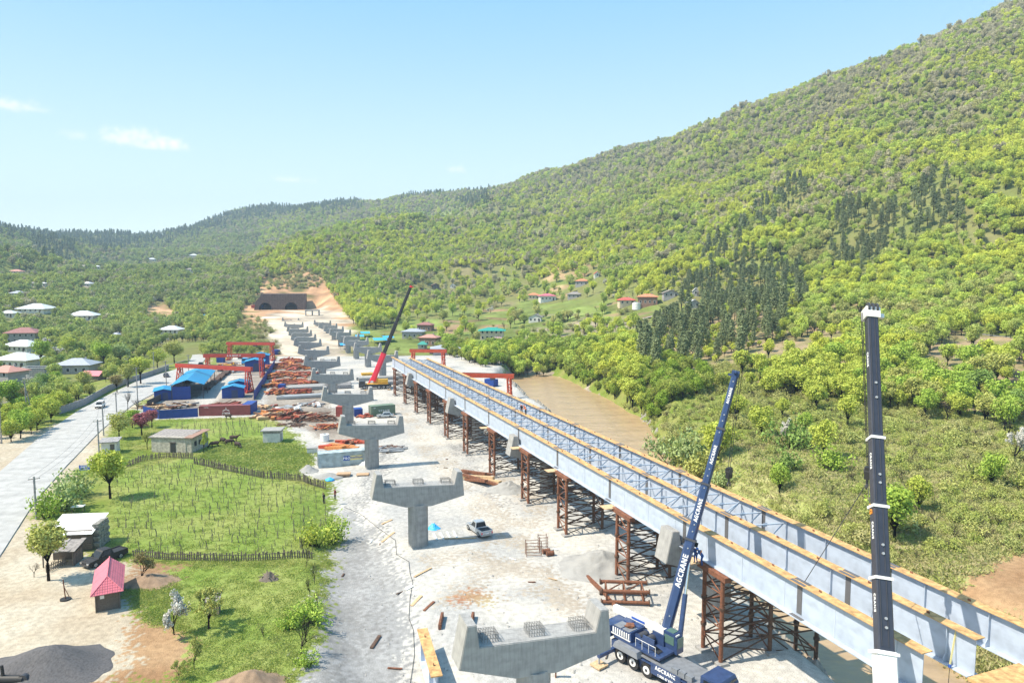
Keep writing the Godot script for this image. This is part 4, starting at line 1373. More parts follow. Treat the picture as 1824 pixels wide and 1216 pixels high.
	for i in 4:
		var e: Array = secs[i]
		var zz: Vector3 = e[6] if e[6].dot(side) > 0 else -e[6]
		var yy: Vector3 = e[5]
		var mid2: Vector3 = e[0].lerp(e[1], [0.68, 0.5, 0.5, 0.62][i])
		var hgt_: float = [0.5, 0.36, 0.3, 0.26][i]
		text(o, "lettering", "AGCRANE", hgt_, M["text_white"], Transform3D(Basis(yy, zz.cross(yy), zz), mid2 + zz * (e[3] * 0.5 + 0.02)))
		for q in [0.12, 0.24, 0.9]:
			var p: Vector3 = e[0].lerp(e[1], q) + zz * (e[3] * 0.5)
			pipe(o, "pin", p - zz * 0.05, p + zz * 0.05, 0.07, M["grey_metal"])
	var nk: Vector3 = secs[0][1]
	for q in 3: pipe(o, "hose_reel", nk - secs[0][5] * (0.3 + q * 0.14) - secs[0][4] * 0.75, nk - secs[0][5] * (0.3 + q * 0.14) + secs[0][4] * 0.75, 0.09, M["black"])
	var xl: Vector3 = secs[3][4]
	sheave_head(o, tp, xl, secs[3][5], secs[3][6], M["crane_blue"], 0.75)
	hook(o, tp + (inv.basis * Vector3(0.55, 0.3, 0.1)), inv * pd(1299, 842, 64.0), M["black"], 0.9)
	box(o, "tool_box", Vector3(1.28, 1.15, -0.5), Vector3(0.2, 1.0, 3.2), M["crane_blue"])
	text(o, "lettering", "AGCRANE", 0.36, M["text_white"], Transform3D(Basis(Vector3.UP, PI / 2), Vector3(1.4, 1.38, -0.5)))
	text(o, "lettering", "1.500 47 970", 0.22, M["text_white"], Transform3D(Basis(Vector3.UP, PI / 2), Vector3(1.4, 0.82, -0.5)))
	part(o, "ballast_slab", frust(0.7, 1.9, 1.55, 2.2, 5.2, 0.75, 1.8, 2.05, 2.4, 5.0), M["crane_grey"])
	for k in 3: box(o, "storage_locker", Vector3(1.15, 1.95, -2.9 + k * 0.75), Vector3(0.4, 0.45, 0.65), M["crane_grey"])
	for k in 5: box(o, "ladder_rung", Vector3(1.3, 0.6 + k * 0.25, -3.0), Vector3(0.05, 0.04, 0.5), M["grey_metal"])
	for k in 3: box(o, "wood_mat", Vector3(0.3, 3.22 + k * 0.08, f.z + 2.6 - k * 0.05), Vector3(0.7, 0.07, 0.7), M["rust"], Basis(Vector3.UP, k * 0.4))
func tall_crane() -> void:
	var low := pd(1577, 1216, 42.0)
	var tip := pd(1552, 566, 54.0)
	var y := (tip - low).normalized()
	var foot := low + y * ((3.2 - low.y) / y.y)
	var base := Vector3(foot.x - 0.6, 0, foot.z + 1.0)
	base.y = hgt(base.x, base.z)
	var o := thing("telescopic_crane", "tall black telescopic boom with white collars rising in front of the girder ends", "crane", base, BYAW + 0.5)
	var inv := o.transform.affine_inverse()
	crane_carrier(o, M["white_paint"], M["grey_metal"], M["crane_grey"], [-4.2, -2.6, 1.4, 3.0, 4.5], 12.5)
	box(o, "engine_house", Vector3(0, 2.7, 3.4), Vector3(2.4, 1.3, 3.0), M["white_paint"])
	box(o, "turntable", Vector3(0, 1.9, 0.6), Vector3(2.3, 0.4, 3.0), M["dark_metal"])
	var f := inv * foot
	var tp := inv * tip
	var k := (low - foot).length() / (tip - foot).length()
	var at := func(py: float) -> float:       # where along the boom a photograph row lies
		var best := 0.0
		var bd := 1e9
		for i in 400:
			var q := i / 399.0
			var e := absf(pix(foot.lerp(tip, q)).y - py)
			if e < bd:
				bd = e
				best = q
		return best
	var secs := boom(o, f, tp, [[at.call(1158), 1.24, 1.35], [at.call(1026), 1.0, 1.15], [at.call(900), 0.94, 1.08], [at.call(778), 0.87, 1.0], [1.0, 0.8, 0.92]], [M["white_paint"], M["boom_black"], M["boom_black"], M["boom_black"], M["boom_black"]], M["white_paint"], inv.basis * Vector3(0.99, 0, 0.12))
	var xl: Vector3 = secs[4][4]
	var yl: Vector3 = secs[4][5]
	var zl: Vector3 = secs[4][6]
	sheave_head(o, tp, xl, yl, zl, M["white_paint"], 1.1)
	for i in range(1, 5):
		var e: Array = secs[i]
		var zz: Vector3 = zl if (o.transform.basis * zl).z > 0 else -zl
		for q in [-0.3, 0.12]:
			part(o, "rail", UBOX, M["dark_metal"], Transform3D(Basis(xl * 0.035, yl * (e[0].distance_to(e[1]) - 0.5), zz * 0.05), e[0].lerp(e[1], 0.5) + zz * (e[3] * 0.5 + 0.02) + xl * q * e[2]))
		for q in [0.3, 0.42]:
			var p: Vector3 = e[0].lerp(e[1], q) + zz * (e[3] * 0.5)
			pipe(o, "pin", p - zz * 0.05, p + zz * 0.09, 0.1, M["grey_metal"])
		# letters run down the edge that looks towards the yard
		var n := -xl if (o.transform.basis * xl).x > 0 else xl
		text(o, "lettering", "CRANE", 0.28, M["text_white"], Transform3D(Basis(-yl, n.cross(-yl), n), e[0].lerp(e[1], 0.62) + n * (e[2] * 0.5 + 0.02) + zz * 0.2))
	text(o, "lettering", "AG", 0.45, M["text_orange"], Transform3D(Basis(-yl, xl.cross(yl) * 1.0, -xl), secs[2][0].lerp(secs[2][1], 0.93) - xl * (secs[2][2] * 0.5 + 0.03)))
	hook(o, tp + inv.basis * Vector3(-0.75, 0.4, 0), inv * pd(1546, 842, 50.5), M["black"], 0.85)
	# slings down to the girder being set
	var hk := inv * (pd(1546, 858, 50.5))
	for q in [Vector3(GT[0], GY[0] + 0.2, -41.0), Vector3(GT[0], GY[0] + 0.2, -34.0)]:
		pipe(o, "sling", hk, inv * bp(-q.z, q.x, q.y), 0.03, M["dark_metal"])
func far_crane() -> void:
	var base := gp(668, 692)
	var o := thing("red_boom_crane", "yellow crane with a red and black boom parked beyond the piers", "crane", base, BYAW + 1.35)
	var inv := o.transform.affine_inverse()
	crane_carrier(o, M["dark_metal"], M["grey_metal"], M["yellow_paint"], [-3.4, -1.9, 1.4, 2.9, 4.2], 10.5)
	box(o, "engine_house", Vector3(0.2, 2.6, 2.6), Vector3(2.3, 1.3, 3.2), M["yellow_paint"])
	box(o, "operator_cab", Vector3(1.2, 2.7, 0.2), Vector3(1.0, 1.6, 1.6), M["yellow_paint"])
	box(o, "cab_window", Vector3(1.2, 3.0, -0.62), Vector3(0.85, 0.8, 0.03), M["glass_dark"])
	var f := inv * pd(664, 684, 226.0)
	var tp := inv * pd(731, 512, 232.0)
	f.y = maxf(f.y, 2.6)
	var secs := boom(o, f, tp, [[0.30, 1.25, 1.7], [0.62, 0.95, 1.2], [1.0, 0.75, 0.95]], [M["red_paint"], M["black"], M["black"]], M["dark_metal"], inv.basis * Vector3(0, 0, 1))
	sheave_head(o, tp, secs[2][4], secs[2][5], secs[2][6], M["red_paint"], 0.8)
	pipe(o, "luffing_cylinder", f + Vector3(0, -0.8, -1.4), f.lerp(tp, 0.2), 0.25, M["red_paint"])
func gantry(pl: Vector3, pr: Vector3, h: float, m: Material, label: String, lettering := "") -> void:
	var c := (pl + pr) / 2
	var w := pl.distance_to(pr)
	var d := (pr - pl).normalized()
	var o := thing("gantry_crane", label, "gantry crane", c, atan2(-d.z, d.x))
	box(o, "main_beam", Vector3(0, h, 0), Vector3(w + 1.5, 1.3, 1.0), m)
	box(o, "rail", Vector3(0, h + 0.72, 0), Vector3(w + 1.3, 0.14, 0.2), M["dark_metal"])
	box(o, "hoist", Vector3(w * 0.1, h - 0.95, 0), Vector3(1.4, 0.6, 1.2), M["dark_metal"])
	if lettering:
		text(o, "lettering", lettering, 0.6, M["text_white"], Transform3D(Basis(), Vector3(0, h, 0.52)))
	for sx in [-1, 1]:
		var leg := holder(o, "leg")
		var x: float = sx * w / 2
		for dz in [-1, 1]:
			var a := Vector3(x, 0.3, dz * 1.5)
			var b := Vector3(x - sx * 0.4, h - 0.6, dz * 0.55)
			pipe(leg, "chord", a, b, 0.17, m)
			pipe(leg, "chord", a + Vector3(-sx * 0.9, 0, 0), b + Vector3(-sx * 0.9, 0, 0), 0.17, m)
			for k in 5:
				pipe(leg, "lacing", a.lerp(b, k / 5.0) + Vector3(-sx * 0.9 * (k % 2), 0, 0), a.lerp(b, (k + 1) / 5.0) + Vector3(-sx * 0.9 * ((k + 1) % 2), 0, 0), 0.09, m)
		for k in 4:
			var z := lerpf(1.5, 0.55, k / 4.0) 
			var z2 := lerpf(1.5, 0.55, (k + 1) / 4.0) 
			var y := lerpf(0.3, h - 0.6, k / 4.0)
			var y2 := lerpf(0.3, h - 0.6, (k + 1) / 4.0)
			pipe(leg, "lacing", Vector3(x, y, z), Vector3(x, y2, -z2), 0.09, m)
			pipe(leg, "lacing", Vector3(x, y, -z), Vector3(x, y2, z2), 0.09, m)
		box(leg, "bogie", Vector3(x, 0.35, 0), Vector3(0.7, 0.6, 4.2), m)
		for dz in [-1.6, 1.6]:
			pipe(leg, "wheel", Vector3(x - 0.2, 0.3, dz), Vector3(x + 0.2, 0.3, dz), 0.3, M["dark_metal"])

# ---------------------------------------------------------------- bodies: capsules joined smoothly, meshed as surface nets
func body_mesh(bones: Array, cell: float, k := 0.05) -> ArrayMesh:   # bone = [a, b, ra, rb, colour]
	var lo := Vector3.ONE * 1e9
	var hi := -lo
	for b in bones:
		for j in 2:
			lo = lo.min(b[j] - Vector3.ONE * (b[2 + j] + cell * 2))
			hi = hi.max(b[j] + Vector3.ONE * (b[2 + j] + cell * 2))
	var n := Vector3i(((hi - lo) / cell).ceil()) + Vector3i.ONE
	var D := PackedFloat32Array()
	D.resize(n.x * n.y * n.z)
	D.fill(9.0)
	for b in bones:
		var a: Vector3 = b[0]
		var ab: Vector3 = b[1] - a
		var l2 := maxf(ab.length_squared(), 1e-6)
		var m := maxf(b[2], b[3]) + k * 1.5 + cell
		var p0 := Vector3i((a.min(b[1]) - Vector3.ONE * m - lo) / cell).clamp(Vector3i.ZERO, n - Vector3i.ONE)
		var p1 := Vector3i((a.max(b[1]) + Vector3.ONE * m - lo) / cell + Vector3.ONE).clamp(Vector3i.ZERO, n - Vector3i.ONE)
		for z in range(p0.z, p1.z + 1):
			for y in range(p0.y, p1.y + 1):
				for x in range(p0.x, p1.x + 1):
					var p := lo + Vector3(x, y, z) * cell
					var t := clampf((p - a).dot(ab) / l2, 0, 1)
					var d: float = p.distance_to(a + ab * t) - lerpf(b[2], b[3], t)
					var i := (z * n.y + y) * n.x + x
					var e := D[i]
					var h := maxf(k - absf(d - e), 0.0) / k
					D[i] = minf(d, e) - h * h * k * 0.25
	var idx := {}
	var V := PackedVector3Array()
	var C := PackedColorArray()
	var I := PackedInt32Array()
	var step := [1, n.x, n.x * n.y]
	for z in n.z - 1:
		for y in n.y - 1:
			for x in n.x - 1:
				var i := (z * n.y + y) * n.x + x
				var acc := Vector3.ZERO
				var cnt := 0
				var s0 := 0
				for c in 8:
					if D[i + (c & 1) + ((c >> 1) & 1) * n.x + ((c >> 2) & 1) * step[2]] < 0: s0 += 1
				if s0 == 0 or s0 == 8: continue
				for c in 8:
					for ax in 3:
						if c & (1 << ax): continue
						var c2 := c | (1 << ax)
						var u := D[i + (c & 1) + ((c >> 1) & 1) * n.x + ((c >> 2) & 1) * step[2]]
						var v := D[i + (c2 & 1) + ((c2 >> 1) & 1) * n.x + ((c2 >> 2) & 1) * step[2]]
						if (u < 0) != (v < 0):
							var f := u / (u - v)
							var q := Vector3(c & 1, (c >> 1) & 1, (c >> 2) & 1)
							q[ax] = f
							acc += q
							cnt += 1
				var p := lo + (Vector3(x, y, z) + acc / cnt) * cell
				idx[i] = V.size()
				V.append(p)
				var best := 9.0
				var col := Color.WHITE
				for b in bones:
					var ab: Vector3 = b[1] - b[0]
					var t := clampf((p - b[0]).dot(ab) / maxf(ab.length_squared(), 1e-6), 0, 1)
					var d: float = p.distance_to(b[0] + ab * t) - lerpf(b[2], b[3], t)
					if d < best:
						best = d
						col = b[4]
				C.append(col)
	for i in idx:
		var x: int = i % n.x
		var y: int = (i / n.x) % n.y
		var z: int = i / step[2]
		for ax in 3:
			var u: int = (ax + 1) % 3
			var v: int = (ax + 2) % 3
			if [x, y, z][u] == 0 or [x, y, z][v] == 0: continue
			var s0 := D[i] < 0
			if s0 == (D[i + step[ax]] < 0): continue
			var a: int = idx.get(i, -1)
			var b: int = idx.get(i - step[u], -1)
			var c: int = idx.get(i - step[u] - step[v], -1)
			var d: int = idx.get(i - step[v], -1)
			if a < 0 or b < 0 or c < 0 or d < 0: continue
			if s0: I.append_array([a, d, c, a, c, b])
			else: I.append_array([a, b, c, a, c, d])
	var NN := PackedVector3Array()
	NN.resize(V.size())
	for i in range(0, I.size(), 3):
		var q := (V[I[i + 2]] - V[I[i]]).cross(V[I[i + 1]] - V[I[i]])
		for j in 3: NN[I[i + j]] += q
	for i in NN.size(): NN[i] = NN[i].normalized()
	var arr := []
	arr.resize(Mesh.ARRAY_MAX)
	arr[Mesh.ARRAY_VERTEX] = V
	arr[Mesh.ARRAY_NORMAL] = NN
	arr[Mesh.ARRAY_COLOR] = C
	arr[Mesh.ARRAY_INDEX] = I
	var me := ArrayMesh.new()
	me.add_surface_from_arrays(Mesh.PRIMITIVE_TRIANGLES, arr)
	return me
const SKIN := Color(0.42, 0.24, 0.15)
func person(at: Vector3, turn: float, label: String, shirt: Color, trousers: Color, pose := 0, helmet: Color = Color(0, 0, 0)) -> void:
	# pose 0 standing, 1 stooping to work, 2 walking. Forward = -z
	var o := thing("person", label, "person", at, turn)
	var hip := Vector3(0, 0.92, 0)
	var chest := Vector3(0, 1.32, -0.02)
	var neck := Vector3(0, 1.48, -0.02)
	var head := Vector3(0, 1.63, -0.04)
	if pose == 1:
		chest = Vector3(0, 1.22, -0.28); neck = Vector3(0, 1.34, -0.38); head = Vector3(0, 1.44, -0.52)
	var B := [[hip, chest, 0.14, 0.165, shirt], [chest, neck, 0.15, 0.07, shirt], [neck, head - Vector3(0, 0.06, 0), 0.055, 0.06, SKIN],
		[head + Vector3(0, -0.05, -0.01), head + Vector3(0, 0.04, 0.01), 0.085, 0.1, SKIN], [head + Vector3(0, -0.02, -0.09), head + Vector3(0, -0.045, -0.115), 0.016, 0.02, SKIN],
		[head + Vector3(0, 0.06, 0.03), head + Vector3(0, 0.02, 0.05), 0.095, 0.085, Color(0.03, 0.022, 0.018)]]
	for s in [-1, 1]:
		var st_: float = (0.2 * s) if pose == 2 else 0.04 * s
		var knee := Vector3(0.11 * s, 0.5, -0.06 - maxf(st_, 0.0) * 0.9)
		var foot := Vector3(0.12 * s, 0.09, -st_)
		B.append([hip + Vector3(0.09 * s, -0.02, 0), knee, 0.105, 0.072, trousers])
		B.append([knee, foot, 0.068, 0.05, trousers])
		B.append([foot + Vector3(0, -0.04, 0.03), foot + Vector3(0, -0.05, -0.15), 0.048, 0.04, Color(0.03, 0.025, 0.02)])
		var sh := chest + Vector3(0.19 * s, 0.08, 0)
		var el := sh + Vector3(0.07 * s, -0.27, 0.04 if pose != 1 else -0.12)
		var wr := el + Vector3(-0.03 * s, -0.2, -0.12) if pose != 1 else el + Vector3(-0.06 * s, -0.12, -0.22)
		B.append([chest + Vector3(0.08 * s, 0.1, 0), sh, 0.09, 0.075, shirt])
		B.append([sh, el, 0.062, 0.048, shirt])
		B.append([el, wr, 0.046, 0.034, shirt if helmet.r > 0 else SKIN])
		var dir := (wr - el).normalized()
		var palm := wr + dir * 0.07
		B.append([wr, palm, 0.03, 0.033, SKIN])
		for f in 4:
			var off := Vector3((f - 1.5) * 0.02, 0, 0)
			B.append([palm + off, palm + off + dir * [0.075, 0.09, 0.085, 0.065][f] + Vector3(0, 0, -0.015), 0.011, 0.009, SKIN])
		B.append([wr + dir * 0.03, wr + dir * 0.06 + Vector3(-0.045 * s, 0, -0.02), 0.012, 0.011, SKIN])
	part(o, "body", body_mesh(B, 0.03, 0.035), M["coloured"])
	if helmet.r > 0:
		var h := SphereMesh.new()
		h.radius = 0.135; h.height = 0.15; h.is_hemisphere = true
		var hm := StandardMaterial3D.new()
		hm.albedo_color = helmet.linear_to_srgb()
		hm.roughness = 0.4
		part(o, "helmet", h, hm, Transform3D(Basis(), head + Vector3(0, 0.04, 0.0)))
		var br := CylinderMesh.new()
		br.top_radius = 0.155; br.bottom_radius = 0.16; br.height = 0.02
		part(o, "helmet_brim", br, hm, Transform3D(Basis(), head + Vector3(0, 0.045, -0.02)))
		if shirt.b > shirt.r:
			box(o, "harness", chest + Vector3(0, 0.0, 0.16), Vector3(0.3, 0.4, 0.03), M["text_orange"])
var COW := {}
func cow(at: Vector3, turn: float, grazing: bool, label: String, col: Color) -> void:
	var key := "%s%s" % [grazing, col]
	if not COW.has(key):
		var d := Color(col.r * 0.6, col.g * 0.6, col.b * 0.6)
		var w := Vector3(0, 1.2, -0.62)
		var hd := Vector3(0, 0.42, -1.3) if grazing else Vector3(0, 1.42, -1.25)
		var mz := hd + (Vector3(0, -0.26, -0.1) if grazing else Vector3(0, -0.12, -0.32))
		var B := [[Vector3(0, 1.02, 0.62), Vector3(0, 1.0, 0.05), 0.3, 0.36, col], [Vector3(0, 1.0, 0.05), Vector3(0, 0.98, -0.58), 0.36, 0.33, col], [Vector3(0, 1.26, 0.6), w, 0.14, 0.15, col],
			[Vector3(0, 1.1, -0.7), hd, 0.24, 0.12, col], [hd, mz, 0.13, 0.085, d], [Vector3(0, 1.25, 0.85), Vector3(0.03, 0.5, 0.98), 0.045, 0.03, d]]
		for s in [-1, 1]:
			B.append([hd + Vector3(0.1 * s, 0.05, 0.08), hd + Vector3(0.27 * s, 0.06, 0.12), 0.045, 0.03, d])
			B.append([hd + Vector3(0.08 * s, 0.1, 0.06), hd + Vector3(0.16 * s, 0.24, 0.04), 0.028, 0.012, Color(0.4, 0.36, 0.28)])
			B.append([Vector3(0.17 * s, 0.95, -0.55), Vector3(0.17 * s, 0.46, -0.5), 0.15, 0.075, col])
			B.append([Vector3(0.17 * s, 0.46, -0.5), Vector3(0.17 * s, 0.04, -0.52), 0.065, 0.06, d])
			B.append([Vector3(0.18 * s, 0.98, 0.62), Vector3(0.19 * s, 0.66, 0.5), 0.2, 0.11, col])
			B.append([Vector3(0.19 * s, 0.66, 0.5), Vector3(0.19 * s, 0.44, 0.74), 0.1, 0.065, col])
			B.append([Vector3(0.19 * s, 0.44, 0.74), Vector3(0.19 * s, 0.04, 0.7), 0.06, 0.06, d])
		COW[key] = body_mesh(B, 0.055, 0.09)
	top("cow", COW[key], M["coloured"], label, "cow", at, turn)

# ---------------------------------------------------------------- vehicles, forward = -z
func slab(s: SurfaceTool, x0: float, x1: float, y0: float, z0: float, z1: float, X0: float, X1: float, y1: float, Z0: float, Z1: float) -> void:   # a box whose top (capitals) differs from its bottom
	var p := [Vector3(x0, y0, z0), Vector3(x1, y0, z0), Vector3(x1, y0, z1), Vector3(x0, y0, z1), Vector3(X0, y1, Z0), Vector3(X1, y1, Z0), Vector3(X1, y1, Z1), Vector3(X0, y1, Z1)]
	for f in [[0, 4, 5, 1], [1, 5, 6, 2], [2, 6, 7, 3], [3, 7, 4, 0], [4, 7, 6, 5], [0, 1, 2, 3]]:
		quad(s, p[f[0]], p[f[1]], p[f[2]], p[f[3]])
func frust(x0: float, x1: float, y0: float, z0: float, z1: float, X0: float, X1: float, y1: float, Z0: float, Z1: float) -> ArrayMesh:
	var s := newst()
	slab(s, x0, x1, y0, z0, z1, X0, X1, y1, Z0, Z1)
	return done(s)
func vehicle(kind: String, paint: Material, at: Vector3, turn: float, label: String, cat: String) -> Node3D:
	var o := thing({"pickup": "pickup_truck", "sedan": "parked_car", "van": "van"}[kind], label, cat, at, turn)
	var L: float = {"pickup": 5.1, "sedan": 4.5, "van": 4.6}[kind]
	var h0: float = {"pickup": 0.95, "sedan": 0.82, "van": 0.95}[kind]
	var W := 0.9
	var fb := Basis(Vector3.UP, PI / 2)
	var a := L / 2
	var fr := a - 0.85
	var rr := -a + 1.0
	var wr := 0.37 if kind == "pickup" else 0.32
	var prof := PackedVector2Array([Vector2(-a, 0.4), Vector2(-a - 0.02, h0 - 0.1), Vector2(-a + 0.1, h0), Vector2(a - 0.9, h0), Vector2(a - 0.15, h0 - 0.12), Vector2(a, h0 - 0.35), Vector2(a, 0.38)])
	for wx in [fr, rr]:
		for k in 7:
			var g := PI * k / 6.0
			prof.append(Vector2(wx + (wr + 0.07) * cos(g), 0.32 + (wr + 0.07) * sin(g)))
	var s := newst()
	extrude(prof, W * 2 - 0.1, s, Transform3D(fb, Vector3.ZERO))
	slab(s, -W, W, 0.55, -a + 0.3, a - 0.3, -W + 0.03, W - 0.03, h0 - 0.08, -a + 0.3, a - 0.3)
	var bed := kind == "pickup"
	part(o, "body", done(s), paint)
	var c0: float = {"pickup": -a + 1.25, "sedan": -a + 1.15, "van": -a + 0.75}[kind]      # cabin from the windscreen foot ...
	var c1: float = {"pickup": 0.75, "sedan": a - 0.35, "van": a - 0.05}[kind]           # ... to the rear
	var hh: float = {"pickup": 1.72, "sedan": 1.43, "van": 1.8}[kind]
	var rk: float = {"pickup": 0.25, "sedan": 0.75, "van": 0.15}[kind]
	part(o, "cabin", frust(-W + 0.07, W - 0.07, h0 - 0.02, c0, c1, -W + 0.24, W - 0.24, hh, c0 + 0.75, c1 - rk), paint)
	part(o, "windscreen", frust(-W + 0.12, W - 0.12, h0 + 0.06, c0 + 0.03, c0 + 0.1, -W + 0.27, W - 0.27, hh - 0.07, c0 + 0.69, c0 + 0.76), M["glass_dark"])
	part(o, "rear_window", frust(-W + 0.14, W - 0.14, h0 + 0.12, c1 - 0.06 - rk * 0.14, c1 + 0.02 - rk * 0.12, -W + 0.28, W - 0.28, hh - 0.1, c1 - rk - 0.02, c1 - rk * 0.9 + 0.03), M["glass_dark"])
	for x in [-1, 1]:
		part(o, "side_window", frust(x * (W - 0.1), x * (W - 0.06), h0 + 0.06, c0 + 0.42, c1 - 0.22 - rk * 0.3, x * (W - 0.26), x * (W - 0.22), hh - 0.1, c0 + 0.92, c1 - rk - 0.14), M["glass_dark"])
		box(o, "door_handle", Vector3(x * (W + 0.005), h0 - 0.16, c0 + 1.5), Vector3(0.03, 0.03, 0.18), M["dark_metal"])
		box(o, "mirror", Vector3(x * (W + 0.1), h0 + 0.16, c0 + 0.45), Vector3(0.18, 0.14, 0.1), paint)
		box(o, "headlight", Vector3(x * (W - 0.25), h0 - 0.28, -a + 0.0), Vector3(0.34, 0.16, 0.08), M["chrome"])
		box(o, "tail_light", Vector3(x * (W - 0.12), h0 - 0.2, a - 0.01), Vector3(0.14, 0.26, 0.08), M["red_paint"])
		for z in [-fr, -rr]:
			wheel(o, Vector3(x * (W - 0.1), wr, z), Vector3(1, 0, 0), wr, 0.24, M["grey_metal"])
	box(o, "bumper", Vector3(0, 0.48, -a - 0.03), Vector3(W * 1.85, 0.2, 0.14), M["dark_metal"])
	box(o, "bumper", Vector3(0, 0.48, a + 0.03), Vector3(W * 1.85, 0.18, 0.12), M["grey_metal"] if bed else M["dark_metal"])
	box(o, "grille", Vector3(0, h0 - 0.3, -a - 0.01), Vector3(0.8, 0.18, 0.05), M["black"])
	box(o, "licence_plate", Vector3(0, 0.68, a + 0.03), Vector3(0.5, 0.12, 0.03), M["white_paint"])
	if bed:
		box(o, "load_bed", Vector3(0, h0 + 0.012, (0.85 + a) / 2), Vector3(1.5, 0.02, a - 0.95), M["black"])
		for x in [-1, 1]:
			box(o, "bed_side", Vector3(x * 0.83, h0 + 0.06, (0.8 + a) / 2), Vector3(0.1, 0.14, a - 0.8), paint)
		box(o, "tailgate", Vector3(0, h0 + 0.05, a - 0.04), Vector3(1.76, 0.14, 0.07), paint)
	return o

# ---------------------------------------------------------------- yard things
var CORR := {}
func corrugated(L: float, h: float) -> ArrayMesh:
	var key := "%.2f %.2f" % [L, h]
	if not CORR.has(key):
		var top_ := PackedVector2Array()
		var bot := PackedVector2Array()
		var n := int(L / 0.28)
		for i in n:
			var x := -L / 2 + L * i / n
			var w := L / n
			for k in [[0.0, 0.0], [0.3, 0.0], [0.5, 0.045], [0.8, 0.045]]:
				top_.append(Vector2(x + w * k[0], k[1]))
		top_.append(Vector2(L / 2, 0))
		bot = pv([L / 2, -0.04, -L / 2, -0.04])
		top_.append_array(bot)
		CORR[key] = extrude(top_, h)      # ribs stand off along y; height along z
	return CORR[key]
func panel(parent: Node, called: String, c: Vector3, L: float, h: float, out: Vector3, m: Material) -> void:   # an upright corrugated sheet that faces out
	part(parent, called, corrugated(L, h), m, Transform3D(Basis(Vector3.UP.cross(out) * -1.0, out, Vector3.UP), c) if false else Transform3D(Basis(out.cross(Vector3.UP), out, Vector3.UP), c))
func container(a: Vector3, b: Vector3, h: float, m: Material, label: String, called := "shipping_container", y := 0.0) -> Node3D:
	# a and b: ends of the long side that is seen; the box lies behind it
	var d := (b - a).normalized()
	var L := a.distance_to(b)
	var c := (a + b) / 2
	var back := Vector3(d.z, 0, -d.x)
	if back.dot(c) < 0: back = -back
	c += back * 1.2
	c.y = maxf(hgt(c.x, c.z), -1.0) + 0.05 + y
	var o := thing(called, label, "container", c, atan2(-d.z, d.x))
	panel(o, "side_panel", Vector3(0, h / 2, 1.17), L - 0.2, h - 0.2, Vector3(0, 0, 1), m)
	panel(o, "side_panel", Vector3(0, h / 2, -1.17), L - 0.2, h - 0.2, Vector3(0, 0, -1), m)
	box(o, "roof", Vector3(0, h - 0.06, 0), Vector3(L - 0.1, 0.08, 2.34), m)
	box(o, "floor", Vector3(0, 0.12, 0), Vector3(L - 0.1, 0.16, 2.3), M["dark_metal"])
	panel(o, "end_panel", Vector3(L / 2 - 0.06, h / 2, 0), 2.2, h - 0.2, Vector3(1, 0, 0), m)
	for z in [-0.58, 0.58]:
		var dr := box(o, "door", Vector3(-L / 2 + 0.06, h / 2, z), Vector3(0.06, h - 0.25, 1.1), m)
		for q in [-0.25, 0.25]:
			box(o, "lock_bar", Vector3(-L / 2 + 0.0, h / 2, z + q), Vector3(0.05, h - 0.3, 0.05), M["grey_metal"])
	for x in [-1, 1]:
		for z in [-1, 1]:
			box(o, "corner_post", Vector3(x * (L / 2 - 0.07), h / 2, z * 1.15), Vector3(0.16, h, 0.16), m)
	for z in [-1, 1]:
		box(o, "top_rail", Vector3(0, h - 0.07, z * 1.18), Vector3(L - 0.3, 0.14, 0.1), m)
		box(o, "bottom_rail", Vector3(0, 0.1, z * 1.18), Vector3(L - 0.3, 0.18, 0.1), m)
	return o
func gable_roof(w: float, l: float, rise: float, th := 0.12) -> ArrayMesh:     # ridge along z; eaves at y = 0
	var s := newst()
	var p := pv([-w / 2, 0, 0, rise, w / 2, 0, w / 2, -th, 0, rise - th, -w / 2, -th])
	extrude(p, l, s)
	return done(s)
func hip_roof(w: float, l: float, rise: float, ridge: float, th := 0.15) -> ArrayMesh:   # ridge along z
	var s := newst()
	var e := [Vector3(-w / 2, 0, -l / 2), Vector3(w / 2, 0, -l / 2), Vector3(w / 2, 0, l / 2), Vector3(-w / 2, 0, l / 2)]
	var r := [Vector3(0, rise, -ridge / 2), Vector3(0, rise, ridge / 2)]
	tri(s, e[0], e[1], r[0]); tri(s, e[2], e[3], r[1])
	quad(s, e[1], e[2], r[1], r[0]); quad(s, e[3], e[0], r[0], r[1])
	var d := Vector3(0, -th, 0)
	for i in 4:
		quad(s, e[i], e[(i + 1) % 4], e[(i + 1) % 4] + d, e[i] + d)
	quad(s, e[0] + d, e[1] + d, e[2] + d, e[3] + d)
	return done(s)
var HOUSES := []
